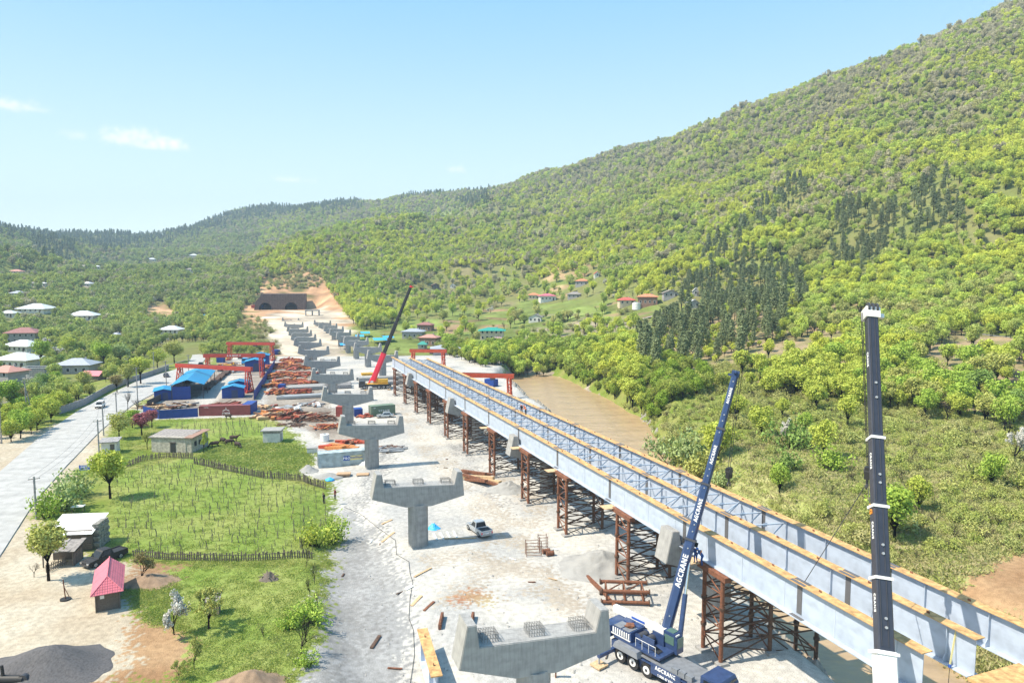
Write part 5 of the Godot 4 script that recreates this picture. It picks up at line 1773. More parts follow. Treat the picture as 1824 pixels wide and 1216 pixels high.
func house(px: float, py: float, wp: float, o := {}) -> void:
	# wp = width in the photograph; the base centre of the front is at px, py
	var at := hit(px, py)
	var dep := -at.z
	var w: float = o.get("w", wp * dep / F)
	var l: float = o.get("l", w * o.get("deep", 0.75))
	var h: float = o.get("h", 3.2)
	at.z -= l * 0.4
	at.y = hgt(at.x, at.z) - 0.1
	HOUSES.append(Vector3(at.x, maxf(w, l) * 0.62, at.z))
	var roof: Material = M[o.get("roof", "roof_pale")]
	var wall: Material = M[o.get("wall", "plaster_grey")]
	var t := thing(o.get("name", "house"), o.label, o.get("cat", "house"), at, o.get("turn", rng.randf_range(-0.25, 0.25)), o.get("group", ""))
	box(t, "wall", Vector3(0, h / 2 - 1.0, 0), Vector3(w * 0.86, h + 2.0, l * 0.86), wall)
	var rise: float = o.get("rise", w * 0.16)
	if o.get("gable", false):
		part(t, "roof", gable_roof(w, l, rise), roof, Transform3D(Basis(), Vector3(0, h, 0)))
		part(t, "gable_end", extrude(pv([-w * 0.42, 0, 0, rise * 0.84, w * 0.42, 0]), l * 0.84), wall, Transform3D(Basis(), Vector3(0, h - 0.06, 0)))
	elif w > l:
		part(t, "roof", hip_roof(l, w, rise, maxf(w - l, 0.5)), roof, Transform3D(Basis(Vector3.UP, PI / 2), Vector3(0, h, 0)))
	else:
		part(t, "roof", hip_roof(w, l, rise, maxf(l - w, 0.5)), roof, Transform3D(Basis(), Vector3(0, h, 0)))
	var fl := 2 if h > 4.6 else 1
	var n := clampi(int(w / 3.0), 1, 5)
	if dep < 700.0 or true:
		for f in fl:
			for i in n:
				var x := (i - (n - 1) / 2.0) * w * 0.82 / n
				var y := 1.7 + f * 2.9
				if o.get("nowin", false): continue
				var wd := holder(t, "window")
				box(wd, "frame", Vector3(x, y, l * 0.43 + 0.02), Vector3(1.25, 1.45, 0.1), M["frame_white"])
				box(wd, "pane", Vector3(x, y, l * 0.43 + 0.06), Vector3(1.02, 1.22, 0.06), M["window_dark"])
		box(t, "door", Vector3(w * 0.3, 1.0, l * 0.43 + 0.02), Vector3(1.0, 2.1, 0.12), M["old_wood"])
	if o.get("chimney", dep < 500.0 and not o.get("nowin", false)):
		box(t, "chimney", Vector3(w * 0.18, h + rise * 0.75, -l * 0.1), Vector3(0.6, 1.6, 0.6), M["plaster_grey"])
	if o.get("porch", false):
		for i in 4:
			pipe(t, "porch_post", Vector3((i - 1.5) * w * 0.27, 0, l * 0.62), Vector3((i - 1.5) * w * 0.27, h - 0.1, l * 0.62), 0.13, M["frame_white"])
		box(t, "porch_roof", Vector3(0, h - 0.05, l * 0.55), Vector3(w * 0.95, 0.12, l * 0.26), roof)
func heap(px: float, py: float, rx: float, rz: float, hh: float, n: int, mats: Array, lens: Vector2, thick: Vector2, label: String, called := "scrap_heap", turn := 999.0, round_ := 0.3) -> void:
	var at := hit(px, py)
	var o := thing(called, label, "scrap heap", at, 0.0, "scaffolding heaps" if called == "scaffold_heap" else "")
	for i in n:
		var a := rng.randf() * TAU
		var r := sqrt(rng.randf())
		var p := Vector3(cos(a) * r * rx, 0.1 + hh * (1.0 - r) * rng.randf_range(0.35, 1.0), sin(a) * r * rz)
		var yw := rng.randf() * TAU if turn > 900 else turn + rng.randf_range(-0.35, 0.35)
		var d := Vector3(cos(yw), rng.randf_range(-0.12, 0.16), sin(yw)) * rng.randf_range(lens.x, lens.y) / 2
		var w := rng.randf_range(thick.x, thick.y)
		if p.y < absf(d.y) + w * 0.5: p.y = absf(d.y) + w * 0.5
		var m: Material = M[mats[rng.randi() % mats.size()]]
		if rng.randf() < round_: pipe(o, "pipe", p - d, p + d, w * 0.5, m)
		else: beam(o, "bar", p - d, p + d, w * rng.randf_range(0.7, 2.4), w, m)
func stack(a: Vector3, d: Vector3, L: float, n: int, rows: int, w: float, h: float, m: Material, label: String, called: String, cat := "stack", round_ := false) -> void:
	var o := thing(called, label, cat, a, atan2(-d.z, d.x), "dark beam stacks" if called == "beam_stack" else "")
	for r in rows:
		for i in n:
			var z := (i - (n - 1) / 2.0) * w * 1.12 + rng.randf_range(-0.04, 0.04)
			var x := rng.randf_range(-0.06, 0.06) * L
			var y := h * (r + 0.5) + 0.12
			if round_: pipe(o, "pipe", Vector3(x - L / 2, y, z), Vector3(x + L / 2, y, z), w / 2, m)
			else: box(o, "beam", Vector3(x, y, z), Vector3(L, h * 0.94, w), m)
	for q in [-0.35, 0.35]:
		box(o, "bearer", Vector3(q * L, 0.02, 0), Vector3(0.25, 0.24, n * w * 1.15), M["old_wood"])
func shed(px: float, py: float, w: float, l: float, h: float, turn: float, roof: String, wall: String, label: String, open_ := false, rise := 0.9) -> Node3D:
	var at := hit(px, py)
	var o := thing("workshop_shed", label, "shed", at, turn)
	part(o, "roof", gable_roof(w + 0.8, l + 0.8, rise, 0.08), M[roof], Transform3D(Basis(), Vector3(0, h, -l / 2)))
	if open_:
		for x in [-1, 1]:
			for k in 4:
				pipe(o, "post", Vector3(x * w / 2, 0, -l * k / 3.0), Vector3(x * w / 2, h, -l * k / 3.0), 0.12, M["dark_metal"])
		for k in 4:
			pipe(o, "truss", Vector3(-w / 2, h, -l * k / 3.0), Vector3(w / 2, h, -l * k / 3.0), 0.1, M["dark_metal"])
		panel(o, "wall_panel", Vector3(-w * 0.2, h * 0.45, 0.0), w * 0.6, h * 0.9, Vector3(0, 0, 1), M[wall])
		panel(o, "wall_panel", Vector3(-w / 2, h * 0.45, -l / 2), l, h * 0.9, Vector3(-1, 0, 0), M[wall])
	else:
		panel(o, "wall_panel", Vector3(0, h / 2, 0), w, h, Vector3(0, 0, 1), M[wall])
		panel(o, "wall_panel", Vector3(0, h / 2, -l), w, h, Vector3(0, 0, -1), M[wall])
		panel(o, "wall_panel", Vector3(-w / 2, h / 2, -l / 2), l, h, Vector3(-1, 0, 0), M[wall])
		panel(o, "wall_panel", Vector3(w / 2, h / 2, -l / 2), l, h, Vector3(1, 0, 0), M[wall])
		part(o, "gable", extrude(pv([-w / 2, 0, 0, rise * 0.9, w / 2, 0]), l * 0.96), M[wall], Transform3D(Basis(), Vector3(0, h - 0.09, -l / 2)))
		box(o, "door", Vector3(w * 0.1, h * 0.42, 0.07), Vector3(w * 0.3, h * 0.84, 0.08), M["crane_blue"])
	return o
func sheet_fence(a: Vector3, b: Vector3, h: float, m: Material, label: String) -> void:
	var d := (b - a).normalized()
	var L := a.distance_to(b)
	var o := thing("sheet_fence", label, "fence", a, atan2(-d.z, d.x))
	var n := maxi(1, int(round(L / 3.0)))
	for i in n:
		var k := L / n
		panel(o, "panel", Vector3((i + 0.5) * k, h / 2, 0.05), k * 0.995, h, Vector3(0, 0, 1), m)
	for i in n + 1:
		box(o, "post", Vector3(i * L / n, h / 2, -0.06), Vector3(0.1, h + 0.1, 0.1), M["dark_metal"])
func picket_fence(pts: Array, h: float, gap: float, m: Material, label: String, called := "picket_fence", wobble := 0.12) -> void:
	var o := thing(called, label, "fence", hit(pts[0], pts[1]))
	var c := o.position
	var cur := Curve3D.new()
	for i in range(0, pts.size(), 2):
		cur.add_point(hit(pts[i], pts[i + 1]) - c)
	var n := mini(290, int(cur.get_baked_length() / gap))
	for i in n:
		var p := cur.sample_baked(i * cur.get_baked_length() / n)
		p.y = hgt(p.x + c.x, p.z + c.z) - c.y
		var hh := h * rng.randf_range(0.8, 1.15)
		beam(o, "picket", p - Vector3(0, 0.1, 0), p + Vector3(rng.randf_range(-wobble, wobble), hh, rng.randf_range(-wobble, wobble)), gap * 0.5, 0.035, m)
	var k := maxi(2, int(cur.get_baked_length() / 3.0))
	for i in k:
		var p := cur.sample_baked(i * cur.get_baked_length() / k)
		var q := cur.sample_baked((i + 1) * cur.get_baked_length() / k)
		p.y = hgt(p.x + c.x, p.z + c.z) - c.y
		q.y = hgt(q.x + c.x, q.z + c.z) - c.y
		for y in [0.3, 0.75]:
			beam(o, "rail", p + Vector3(0, h * y, 0), q + Vector3(0, h * y, 0), 0.05, 0.07, m)
func pole(px: float, py: float, h: float, label: String, strut := false) -> Vector3:
	var at := hit(px, py)
	var o := thing("utility_pole", label, "utility pole", at, 0.6, "utility poles along the road")
	var m: Material = M["dirty_grey"]
	pipe(o, "pole", Vector3(0, -0.3, 0), Vector3(0, h, 0), 0.14, m)
	box(o, "crossarm", Vector3(0, h - 0.35, 0), Vector3(1.5, 0.1, 0.1), M["old_wood"])
	for x in [-0.65, 0.0, 0.65]:
		pipe(o, "insulator", Vector3(x, h - 0.3, 0), Vector3(x, h - 0.08, 0), 0.05, M["white_paint"])
	if strut: pipe(o, "strut", Vector3(1.6, -0.3, 0.4), Vector3(0, h * 0.85, 0), 0.12, m)
	return at + Vector3(0, h - 0.1, 0)
func wire(a: Vector3, b: Vector3, label: String) -> void:
	var o := thing("power_line", label, "cable", (a + b) / 2, 0.0, "power lines along the road")
	var c := (a + b) / 2
	var d := (b - a).cross(Vector3.UP).normalized() * 0.6
	for off in [-1, 1]:
		var s := newst()
		var prev: Vector3 = a - c + d * off
		for i in range(1, 13):
			var k := i / 12.0
			var p: Vector3 = (a - c).lerp(b - c, k) + d * off - Vector3(0, 4.0 * 0.9 * k * (1 - k), 0)
			stube(s, prev, p, 0.018, 0.018, 4)
			prev = p
		part(o, "cable", done(s), M["black"])

# ---------------------------------------------------------------- the scene
func _ready() -> void:
	rng.seed = 7
	BYAW = yaw_of(BD)
	var cam := Camera3D.new()
	cam.name = "camera"
	add_child(cam)
	cam.position = Vector3(0, CY, 0)
	cam.rotation.x = -TH
	cam.fov = rad_to_deg(2.0 * atan(608.0 / F))
	cam.near = 0.5
	cam.far = 6000.0
	cam.current = true
	var sun := DirectionalLight3D.new()
	sun.name = "sun"
	add_child(sun)
	sun.basis = Basis.looking_at(RD * 0.72 - BD * 0.09 + Vector3(0, -1, 0))
	sun.light_energy = 1.3
	sun.light_color = Color(1.0, 0.955, 0.88)
	sun.light_angular_distance = 0.5
	sun.shadow_enabled = true
	var env := Environment.new()
	env.background_mode = Environment.BG_SKY
	env.tonemap_mode = Environment.TONE_MAPPER_LINEAR
	env.tonemap_exposure = 1.95
	var sm := ProceduralSkyMaterial.new()
	sm.sky_top_color = lin(0.055, 0.265, 0.52)
	sm.sky_horizon_color = lin(0.80, 0.88, 0.74)
	sm.sky_curve = 0.16
	sm.ground_horizon_color = lin(0.42, 0.48, 0.46)
	sm.ground_bottom_color = lin(0.2, 0.2, 0.17)
	sm.sun_angle_max = 95.0
	sm.sun_curve = 0.25
	sm.sky_cover = clouds()
	sm.sky_cover_modulate = Color(1, 1, 1, 1)
	var sky := Sky.new()
	sky.sky_material = sm
	env.sky = sky
	env.fog_enabled = true
	env.fog_density = 0.0002
	env.fog_light_color = Color(0.80, 0.90, 1.0)
	env.sdfgi_enabled = true
	env.ssao_enabled = true
	env.ssil_enabled = true
	var we := WorldEnvironment.new()
	we.name = "environment"
	we.environment = env
	add_child(we)
	UCYL.top_radius = 1; UCYL.bottom_radius = 1; UCYL.height = 1; UCYL.radial_segments = 16; UCYL.rings = 0
	UCYL6.top_radius = 1; UCYL6.bottom_radius = 1; UCYL6.height = 1; UCYL6.radial_segments = 6; UCYL6.rings = 0
	materials()
	mk("glass_green", lin(0.09, 0.16, 0.14), 0.08)
	land()
	terrain()
	viaduct()
	print("viaduct ", Time.get_ticks_msec())
	village()
	print("village ", Time.get_ticks_msec())
	protos()
	forest()
	print("forest ", Time.get_ticks_msec())
	yard()
	farm()
	blue_crane()
	tall_crane()
	far_crane()
	people()
	details()
	far_bits()
	print("all ", Time.get_ticks_msec())
func clouds() -> ImageTexture:
	var W := 2048
	var H := 1024
	var im := Image.create(W, H, false, Image.FORMAT_RGBA8)
	var n := FastNoiseLite.new()
	n.seed = 5
	n.frequency = 0.045
	n.fractal_octaves = 5
	for c in [[215, 244, 34, 15, 0.8], [248, 242, 34, 13, 0.75], [290, 254, 34, 10, 1.0], [275, 258, 60, 6, 0.8], [15, 186, 34, 9, 0.8], [45, 190, 30, 5, 0.6], [130, 240, 17, 6, 0.45], [515, 318, 38, 4, 0.5], [812, 301, 17, 6, 0.5], [-160, 260, 60, 14, 0.8], [-420, 200, 80, 18, 0.8]]:
		var d := ray(c[0], c[1]).normalized()
		var u := fposmod(atan2(d.x, -d.z) / TAU, 1.0) * W
		var v := acos(d.y) / PI * H
		var rx: float = c[2] / F / TAU * W
		var ry: float = c[3] / F / PI * H
		for y in range(int(v - ry * 2), int(v + ry * 2) + 1):
			for x in range(int(u - rx * 2), int(u + rx * 2) + 1):
				var q := Vector2((x - u) / rx, (y - v) / (ry * (1.15 if y < v else 0.7))).length()
				var a: float = clampf((1.05 - q + n.get_noise_2d(x * 6.0, y * 9.0) * 0.9) * 1.1, 0, 1) * c[4]
				var xx := posmod(x, W)
				var o := im.get_pixel(xx, y)
				if a > o.a: im.set_pixel(xx, y, Color(0.60, 0.42, 0.36, a))
	return ImageTexture.create_from_image(im)
func village() -> void:
	var G := "houses of the village by the road"
	house(33, 611, 56, {"label": "two-storey grey house with a red-brown roof above the road", "roof": "roof_maroon", "wall": "plaster_grey", "h": 6.0, "turn": 0.2})
	house(30, 627, 62, {"label": "house with a wide white hipped roof below the two-storey house", "roof": "roof_pale", "wall": "plaster_white", "h": 3.0, "turn": -0.2})
	house(22, 655, 74, {"label": "house with a big white roof behind the red-roofed house", "roof": "roof_pale", "wall": "plaster_white", "h": 3.4, "turn": -0.15})
	house(2, 690, 60, {"label": "grey block house with a faded red roof beside the walled court", "roof": "roof_salmon", "wall": "plaster_grey", "h": 5.4, "turn": -0.3})
	house(126, 666, 66, {"label": "pale grey house with a blue-grey hipped roof near the pink shed", "roof": "roof_grey", "wall": "plaster_grey", "h": 3.6, "turn": 0.12})
	house(158, 677, 44, {"label": "low shed with a bright pink roof beside the road", "roof": "roof_pink", "wall": "old_wood", "h": 1.6, "name": "garden_shed", "cat": "shed", "gable": true, "turn": 1.45, "nowin": true, "rise": 1.6, "deep": 1.5, "w": 4.5, "l": 7.5})
	var far := [[55, 558, 56, "roof_pale", "wide white-roofed house among the gardens uphill"], [10, 566, 30, "roof_pale", "small white-roofed house near the wide white roof"], [140, 570, 50, "roof_pale", "long house with a white roof in the trees"], [203, 604, 20, "roof_grey", "little house with a pale blue roof"], [27, 529, 26, "roof_grey", "house with a grey pitched roof on the lower hillside"], [152, 512, 20, "roof_pale", "white colonnaded house on the hillside"], [147, 494, 12, "roof_pale", "small white hut above the colonnaded house"], [146, 480, 15, "roof_ash", "grey-roofed house at the wood's edge"], [171, 480, 11, "roof_pale", "tiny pale hut near the wood's edge"], [266, 478, 16, "roof_salmon", "small brown house half hidden by trees"], [268, 466, 14, "roof_pale", "cream block on the hillside"], [343, 458, 15, "roof_pale", "white hut high on the hillside"], [336, 484, 14, "roof_ash", "grey hut below the white one"], [24, 490, 24, "roof_salmon", "reddish house at the foot of the far wood"], [54, 510, 14, "roof_ash", "grey house in the orchard"], [75, 511, 12, "roof_pale", "pale hut in the orchard"], [300, 596, 40, "roof_pale", "long white-roofed depot behind the road bend"], [343, 597, 12, "roof_orange", "orange-roofed hut behind the road bend"], [363, 568, 9, "blue_roof", "tiny blue hut below the bare bank"]]
	for f in far:
		house(f[0], f[1], f[2], {"label": f[4], "roof": f[3], "wall": "plaster_white", "h": 3.0})
	var near := [
		[775, 516, 16, "roof_brown", "old_wood", "brown wooden house alone on the green slope", true, 3.4], [806, 514, 10, "roof_pale", "plaster_white", "white hut beside the brown wooden house", true, 2.4], [672, 541, 9, "roof_pale", "plaster_white", "white hut at the edge of the cut slope", true, 2.4],
		[735, 603, 42, "roof_grey", "plaster_grey", "grey-roofed house beyond the gantry crane", false, 4.0], [757, 590, 30, "roof_maroon", "brick_wall", "dark red house behind the grey-roofed house", false, 4.0], [764, 616, 36, "roof_salmon", "brick_wall", "brick house with a salmon roof", false, 4.4],
		[794, 632, 60, "roof_grey", "plaster_grey", "low broad house with a pale blue-grey roof by the riverside trees", false, 3.0], [752, 622, 18, "roof_teal", "plaster_grey", "low shed with a small green roof", false, 2.6],
		[876, 607, 50, "roof_teal", "plaster_cream", "cream two-storey house with a teal roof", false, 5.4], [886, 617, 40, "roof_mauve", "plaster_grey", "mauve-roofed house in front of the teal-roofed one", false, 3.2],
		[951, 534, 22, "roof_orange", "plaster_cream", "orange-roofed house beside the pink-roofed one", false, 3.4], [975, 537, 32, "roof_pink", "plaster_white", "white house with a pinkish red roof", false, 3.6], [1024, 531, 26, "roof_ash", "plaster_grey", "grey house right of the pink-roofed one", false, 3.2], [1038, 508, 26, "roof_orange", "plaster_grey", "grey house with an orange roof higher up", false, 3.6], [1064, 494, 12, "roof_red", "plaster_white", "tiny red-roofed hut uphill", true, 2.4],
		[1117, 545, 32, "roof_red", "plaster_cream", "red-roofed house beside the white tank", false, 3.0], [1156, 546, 40, "roof_orange", "brick_wall", "brown house with a pale orange hipped roof by the lane", false, 4.6], [1196, 532, 30, "roof_ash", "plaster_grey", "long grey barn above the lane", true, 2.6], [1236, 549, 26, "roof_pale", "plaster_grey", "pale-roofed barn beside the pines", true, 2.4], [1240, 527, 12, "roof_pale", "plaster_grey", "small pale hut below the wooded slope", true, 2.4],
		[954, 574, 26, "roof_ash", "plaster_white", "white cottage with a steep grey gable roof in the meadow", true, 3.2]]
	for f in near:
		house(f[0], f[1], f[2], {"label": f[5], "roof": f[3], "wall": f[4], "h": f[7], "gable": f[6], "rise": 1.6 if not f[6] else 2.0})
	# walled court, tank, lane
	var c := hit(57, 672)
	var o := thing("walled_court", "roofless grey block court beside the red-roofed house", "wall", c, 0.1)
	HOUSES.append(Vector3(c.x, 6.0, c.z))
	for k in [[0, 0, 9, 0.3], [0, -6, 9, 0.3], [-4.4, -3, 0.3, 6], [4.4, -3, 0.3, 6]]:
		box(o, "wall", Vector3(k[0], 1.5, k[1]), Vector3(k[2], 4.0, k[3]), M["dirty_grey"])
		box(o, "coping", Vector3(k[0], 3.55, k[1]), Vector3(k[2] + 0.1, 0.14, k[3] + 0.1), M["plaster_white"])
	var tk := hit(1134, 550)
	var t2 := thing("water_tank", "white cylindrical tank beside the red-roofed house on the lane", "tank", tk)
	pipe(t2, "shell", Vector3(0, -0.5, 0), Vector3(0, 3.6, 0), 2.6, M["white_paint"])
	pipe(t2, "lid", Vector3(0, 3.6, 0), Vector3(0, 3.9, 0), 1.6, M["white_paint"])
	var s := newst()
	var prev := []
	for q in [[1022, 602], [1060, 594], [1100, 580], [1140, 570], [1170, 562], [1186, 556]]:
		var p := hit(q[0], q[1])
		var row := [p + Vector3(0, 0.35, 1.6), p + Vector3(0, 0.35, -1.6)]
		if prev: quad(s, prev[0], prev[1], row[1], row[0])
		prev = row
	struct("lane", done(s), M["gravel_pale"])
func yard() -> void:
	var Y := deg_to_rad(16.3)
	var ax := Vector3(-sin(Y), 0, -cos(Y))       # along the storage yard
	gantry(gp(318, 691), gp(446, 699), 7.6, M["gantry_red"], "red gantry crane over the blue-roofed workshops")
	gantry(gp(367, 669), gp(469, 668), 7.6, M["gantry_red"], "red gantry crane in the middle of the storage yard", "A. B. MOST 17")
	gantry(gp(407, 641), gp(487, 642), 7.6, M["gantry_red"], "red gantry crane at the far end of the storage yard")
	gantry(bp(276, 58), bp(270, 70.5), 7.4, M["gantry_orange"], "orange-red gantry crane by the riverside houses beyond the bridge end")
	gantry(bp(197, 57.5), bp(190, 70), 7.4, M["gantry_orange"], "orange-red gantry crane standing on the river bank")
	shed(334, 711, 8.6, 34, 4.4, Y + 0.03, "blue_roof", "blue_sheet", "long open workshop with a bright blue gabled roof", true, 1.6)
	shed(291, 713, 5.0, 8, 2.8, Y + 0.15, "blue_roof", "blue_sheet", "small blue shed with a slanting blue roof by the road wall", false, 0.7)
	shed(414, 709, 6.0, 5, 3.0, Y, "blue_roof", "blue_sheet", "blue cabin with a double door and bright blue gable roof", false, 0.9)
	shed(425, 699, 6.0, 5, 3.0, Y, "blue_roof", "blue_sheet", "blue cabin behind the double-door cabin", false, 0.9)
	shed(453, 662, 7.0, 7, 4.0, Y, "blue_roof", "blue_sheet", "blue workshop under the middle gantry crane", false, 1.0)
	shed(463, 650, 7.0, 7, 4.0, Y, "blue_roof", "blue_sheet", "blue workshop beyond the middle gantry crane", false, 1.0)
	sheet_fence(gp(255, 738), gp(283, 746), 2.3, M["blue_sheet"], "short run of blue sheet fence turning towards the road")
	sheet_fence(gp(284, 746), gp(352, 742), 2.3, M["blue_sheet"], "blue corrugated sheet fence beside the maroon container")
	sheet_fence(gp(452, 712), gp(489, 652), 2.6, M["blue_sheet"], "long dark blue sheet fence along the storage yard")
	sheet_fence(gp(262, 726), gp(330, 690), 2.0, M["dark_metal"], "dark sheet fence between storage yard and road")
	sheet_fence(gp(331, 690), gp(370, 655), 2.2, M["net_and_inner_shade"], "black netted fence on the bend of the road")
	var m := container(gp(354, 741), gp(445, 739), 2.6, M["maroon_sheet"], "maroon shipping container with a white crest closing the storage yard")
	text(m, "lettering", "JXHDB", 0.5, M["text_white"], Transform3D(Basis(), Vector3(0.4, 0.55, 1.27)))
	for k in 5:
		var a := -0.9 + k * 0.45
		box(m, "crest", Vector3(0.4 + sin(a) * 0.9, 1.55 - absf(a) * 0.3, 1.245), Vector3(0.34, 0.14, 0.03), M["text_white"], Basis(Vector3.FORWARD, a * 0.7))
	box(m, "crest", Vector3(0.4, 1.85, 1.245), Vector3(0.1, 0.6, 0.03), M["text_white"])
	text(m, "lettering", "CSLU 4005", 0.18, M["text_white"], Transform3D(Basis(), Vector3(-4.6, 2.2, 1.27)))
	container(gp(447, 738), gp(458, 730), 2.6, M["blue_sheet"], "blue container at the corner of the storage yard", "site_container")
	var fao := container(gp(567, 834), gp(655, 826), 2.75, M["grey_sheet"], "weathered pale blue container with a blue badge beside a pier")
	box(fao, "badge", Vector3(0.6, 1.5, 1.25), Vector3(1.25, 0.85, 0.03), M["text_blue"])
	text(fao, "lettering", "P&O", 0.5, M["text_white"], Transform3D(Basis(), Vector3(0.6, 1.5, 1.28)))
	box(fao, "badge", Vector3(2.45, 1.5, 1.25), Vector3(2.3, 0.85, 0.03), M["text_yellow"])
	text(fao, "lettering", "Nedlloyd", 0.4, M["text_blue"], Transform3D(Basis(), Vector3(2.45, 1.55, 1.28)))
	var gr := container(gp(661, 742), gp(704, 738), 2.7, M["green_sheet"], "green container standing behind the parked silver car")
	text(gr, "lettering", "T4", 0.34, M["text_white"], Transform3D(Basis(), Vector3(-2.4, 2.2, 1.27)))
	text(gr, "lettering", "Y P H A M", 0.5, M["text_white"], Transform3D(Basis(), Vector3(0.2, 1.35, 1.27)))
	container(gp(598, 742), gp(613, 742), 2.6, M["red_sheet"], "small red container behind a pier column", "site_container")
	container(gp(631, 742), gp(646, 741), 2.0, M["blue_sheet"], "small blue container beside a pier column", "site_container")
	container(gp(495, 697), gp(505, 697), 2.2, M["blue_sheet"], "blue box container by the precast beams", "site_container")
	container(gp(489, 632), gp(499, 631), 2.4, M["blue_sheet"], "blue box container beyond the far gantry crane", "site_container")
	container(gp(863, 691), gp(879, 693), 2.4, M["blue_sheet"], "blue box container on the river bank under the gantry crane", "site_container")
	container(gp(385, 645), gp(397, 645), 2.4, M["blue_sheet"], "blue box container behind the middle gantry crane", "site_container")
	# heaps of steel
	var R := ["rust", "rust", "rust_dark", "rust_red"]
	var S := ["rust_red", "rust_red", "scrap_orange", "rust"]
	heap(500, 742, 6.5, 4.0, 2.2, 70, ["rust_red", "rust", "scrap_orange", "plank", "rust_dark"], Vector2(2, 6), Vector2(0.2, 0.7), "big heap of rusty steel forms behind the blue container")
	heap(535, 745, 5.0, 3.0, 1.2, 34, R, Vector2(2, 6), Vector2(0.12, 0.5), "lower heap of rusty steel scrap beside the big heap")
	heap(514, 731, 3.0, 2.0, 1.0, 20, ["grey_metal", "sheet_white", "grey_metal"], Vector2(2, 5), Vector2(0.3, 0.7), "grey steel tanks and ducts on the scrap ground")
	heap(572, 748, 4.2, 3.0, 2.4, 70, ["rust", "rust_dark", "rust"], Vector2(2, 5), Vector2(0.06, 0.16), "tangled heap of bent rusty rebar")
	heap(585, 762, 3.5, 2.4, 1.2, 40, S, Vector2(1.5, 4), Vector2(0.08, 0.2), "heap of reddish scaffold tubes near the tangled rebar")
	heap(515, 758, 3.0, 2.0, 0.8, 30, ["rust_dark", "rust"], Vector2(1.5, 4), Vector2(0.06, 0.14), "thin rusty rods lying at the field edge")
	for k in [[505, 668, 6, 5], [524, 657, 7, 5], [540, 668, 7, 6], [515, 680, 6, 4], [500, 652, 6, 6], [543, 684, 5, 4], [486, 672, 3, 4], [530, 645, 5, 4], [497, 700, 3.5, 2.5], [535, 700, 3, 2], [480, 655, 3, 5], [515, 642, 4, 4], [548, 655, 4, 4], [520, 690, 5, 3], [488, 688, 3, 3]]:
		heap(k[0], k[1], k[2], k[3], 1.6, 46, S, Vector2(2, 6), Vector2(0.15, 0.6), "low heap of red and rusty scaffolding in the stockyard beside the blue fence", "scaffold_heap")
	heap(470, 726, 2.6, 2.4, 1.0, 26, ["rust", "dirty_grey", "plank", "rust_red"], Vector2(1.5, 4), Vector2(0.1, 0.4), "mixed steel and boards at the end of the long blue fence")
	heap(548, 722, 4.0, 2.0, 0.8, 30, ["grey_metal", "dirty_grey", "rust", "sheet_white"], Vector2(2, 5), Vector2(0.15, 0.5), "grey and rusty steel pieces before the box sections")
	heap(618, 758, 2.6, 2.0, 0.7, 24, ["rust", "rust_dark", "scrap_orange"], Vector2(1.5, 3.5), Vector2(0.08, 0.25), "rusty bars in front of the pier column by the red container")
	heap(275, 726, 4.5, 3.0, 1.4, 46, ["rust", "rust_dark", "plank"], Vector2(1.5, 5), Vector2(0.1, 0.35), "brown heap of scrap and timber behind the blue fence", "scrap_heap")
	heap(318, 724, 4.5, 3.0, 1.2, 40, ["rust", "plank", "dirty_grey", "rust_dark"], Vector2(2, 6), Vector2(0.15, 0.45), "heap of beams and boards in front of the open workshop", "scrap_heap")
	heap(408, 722, 4.5, 2.5, 0.9, 30, R, Vector2(3, 7), Vector2(0.15, 0.4), "rusty rails laid in front of the double-door cabin", "scrap_heap", Y + PI * 0.5)
	heap(420, 662, 3.5, 4.0, 1.2, 30, ["rust_red", "plank", "grey_metal"], Vector2(2, 5), Vector2(0.2, 0.5), "mixed scrap under the middle gantry crane", "scrap_heap")
	heap(409, 650, 4.5, 5.0, 1.2, 36, ["rust_red", "scrap_orange", "grey_metal", "yellow_paint"], Vector2(1.5, 4), Vector2(0.2, 0.6), "colourful scrap behind the middle gantry crane", "scrap_heap")
	for k in 5:
		var q := gp(372 + k * 10, 690 - k * 8)
		stack(q, ax, 12, 4, 2, 0.5, 0.5, M["rust_dark"], "dark steel beams stacked between the workshop and the pale concrete lane", "beam_stack")
	heap(602, 800, 3.2, 1.6, 0.9, 12, ["scrap_orange", "scrap_orange", "gantry_orange"], Vector2(3, 4.5), Vector2(0.4, 0.8), "orange steel formwork boxes piled behind the pale container", "formwork_pile", 0.3, 0.0)
	heap(632, 788, 2.6, 1.4, 0.8, 18, ["rust_red", "rust", "gantry_orange"], Vector2(2, 4), Vector2(0.2, 0.5), "rusty formwork and red tarpaulin heap beside the pier", "formwork_pile")
	heap(688, 803, 2.6, 2.2, 0.6, 20, ["dirty_grey", "grey_metal", "rust_dark"], Vector2(3, 5), Vector2(0.12, 0.4), "grey steel sections stacked on the pale ground", "steel_bundle", -0.6)
	heap(692, 796, 2.0, 0.8, 0.4, 16, ["rust_dark", "rust"], Vector2(1, 2.5), Vector2(0.05, 0.12), "short rusty bars near the grey sections", "steel_bundle")
	heap(650, 742, 2.4, 1.4, 0.9, 22, ["rust_red", "rust_red", "plank"], Vector2(1, 2.5), Vector2(0.1, 0.4), "red scrap in front of the small blue container", "scrap_heap")
	heap(855, 852, 3.0, 3.2, 0.6, 10, ["rust", "rust_dark", "plank"], Vector2(5, 8), Vector2(0.25, 0.5), "long rusty beams crossed on the ground beside a tower", "beam_pile", 0.5, 0.0)
	stack(gp(560, 692), RD, 22, 5, 1, 1.2, 1.1, M["concrete"], "precast concrete beams lying in a row by the scaffolding", "precast_stack")
	stack(gp(600, 690), RD, 9, 5, 1, 1.2, 1.1, M["dirty_grey"], "rebar-topped precast beams beyond the row", "precast_stack")
	stack(gp(560, 707), RD, 20, 4, 1, 0.8, 0.8, M["grey_metal"], "pale steel box sections in a row", "section_stack")
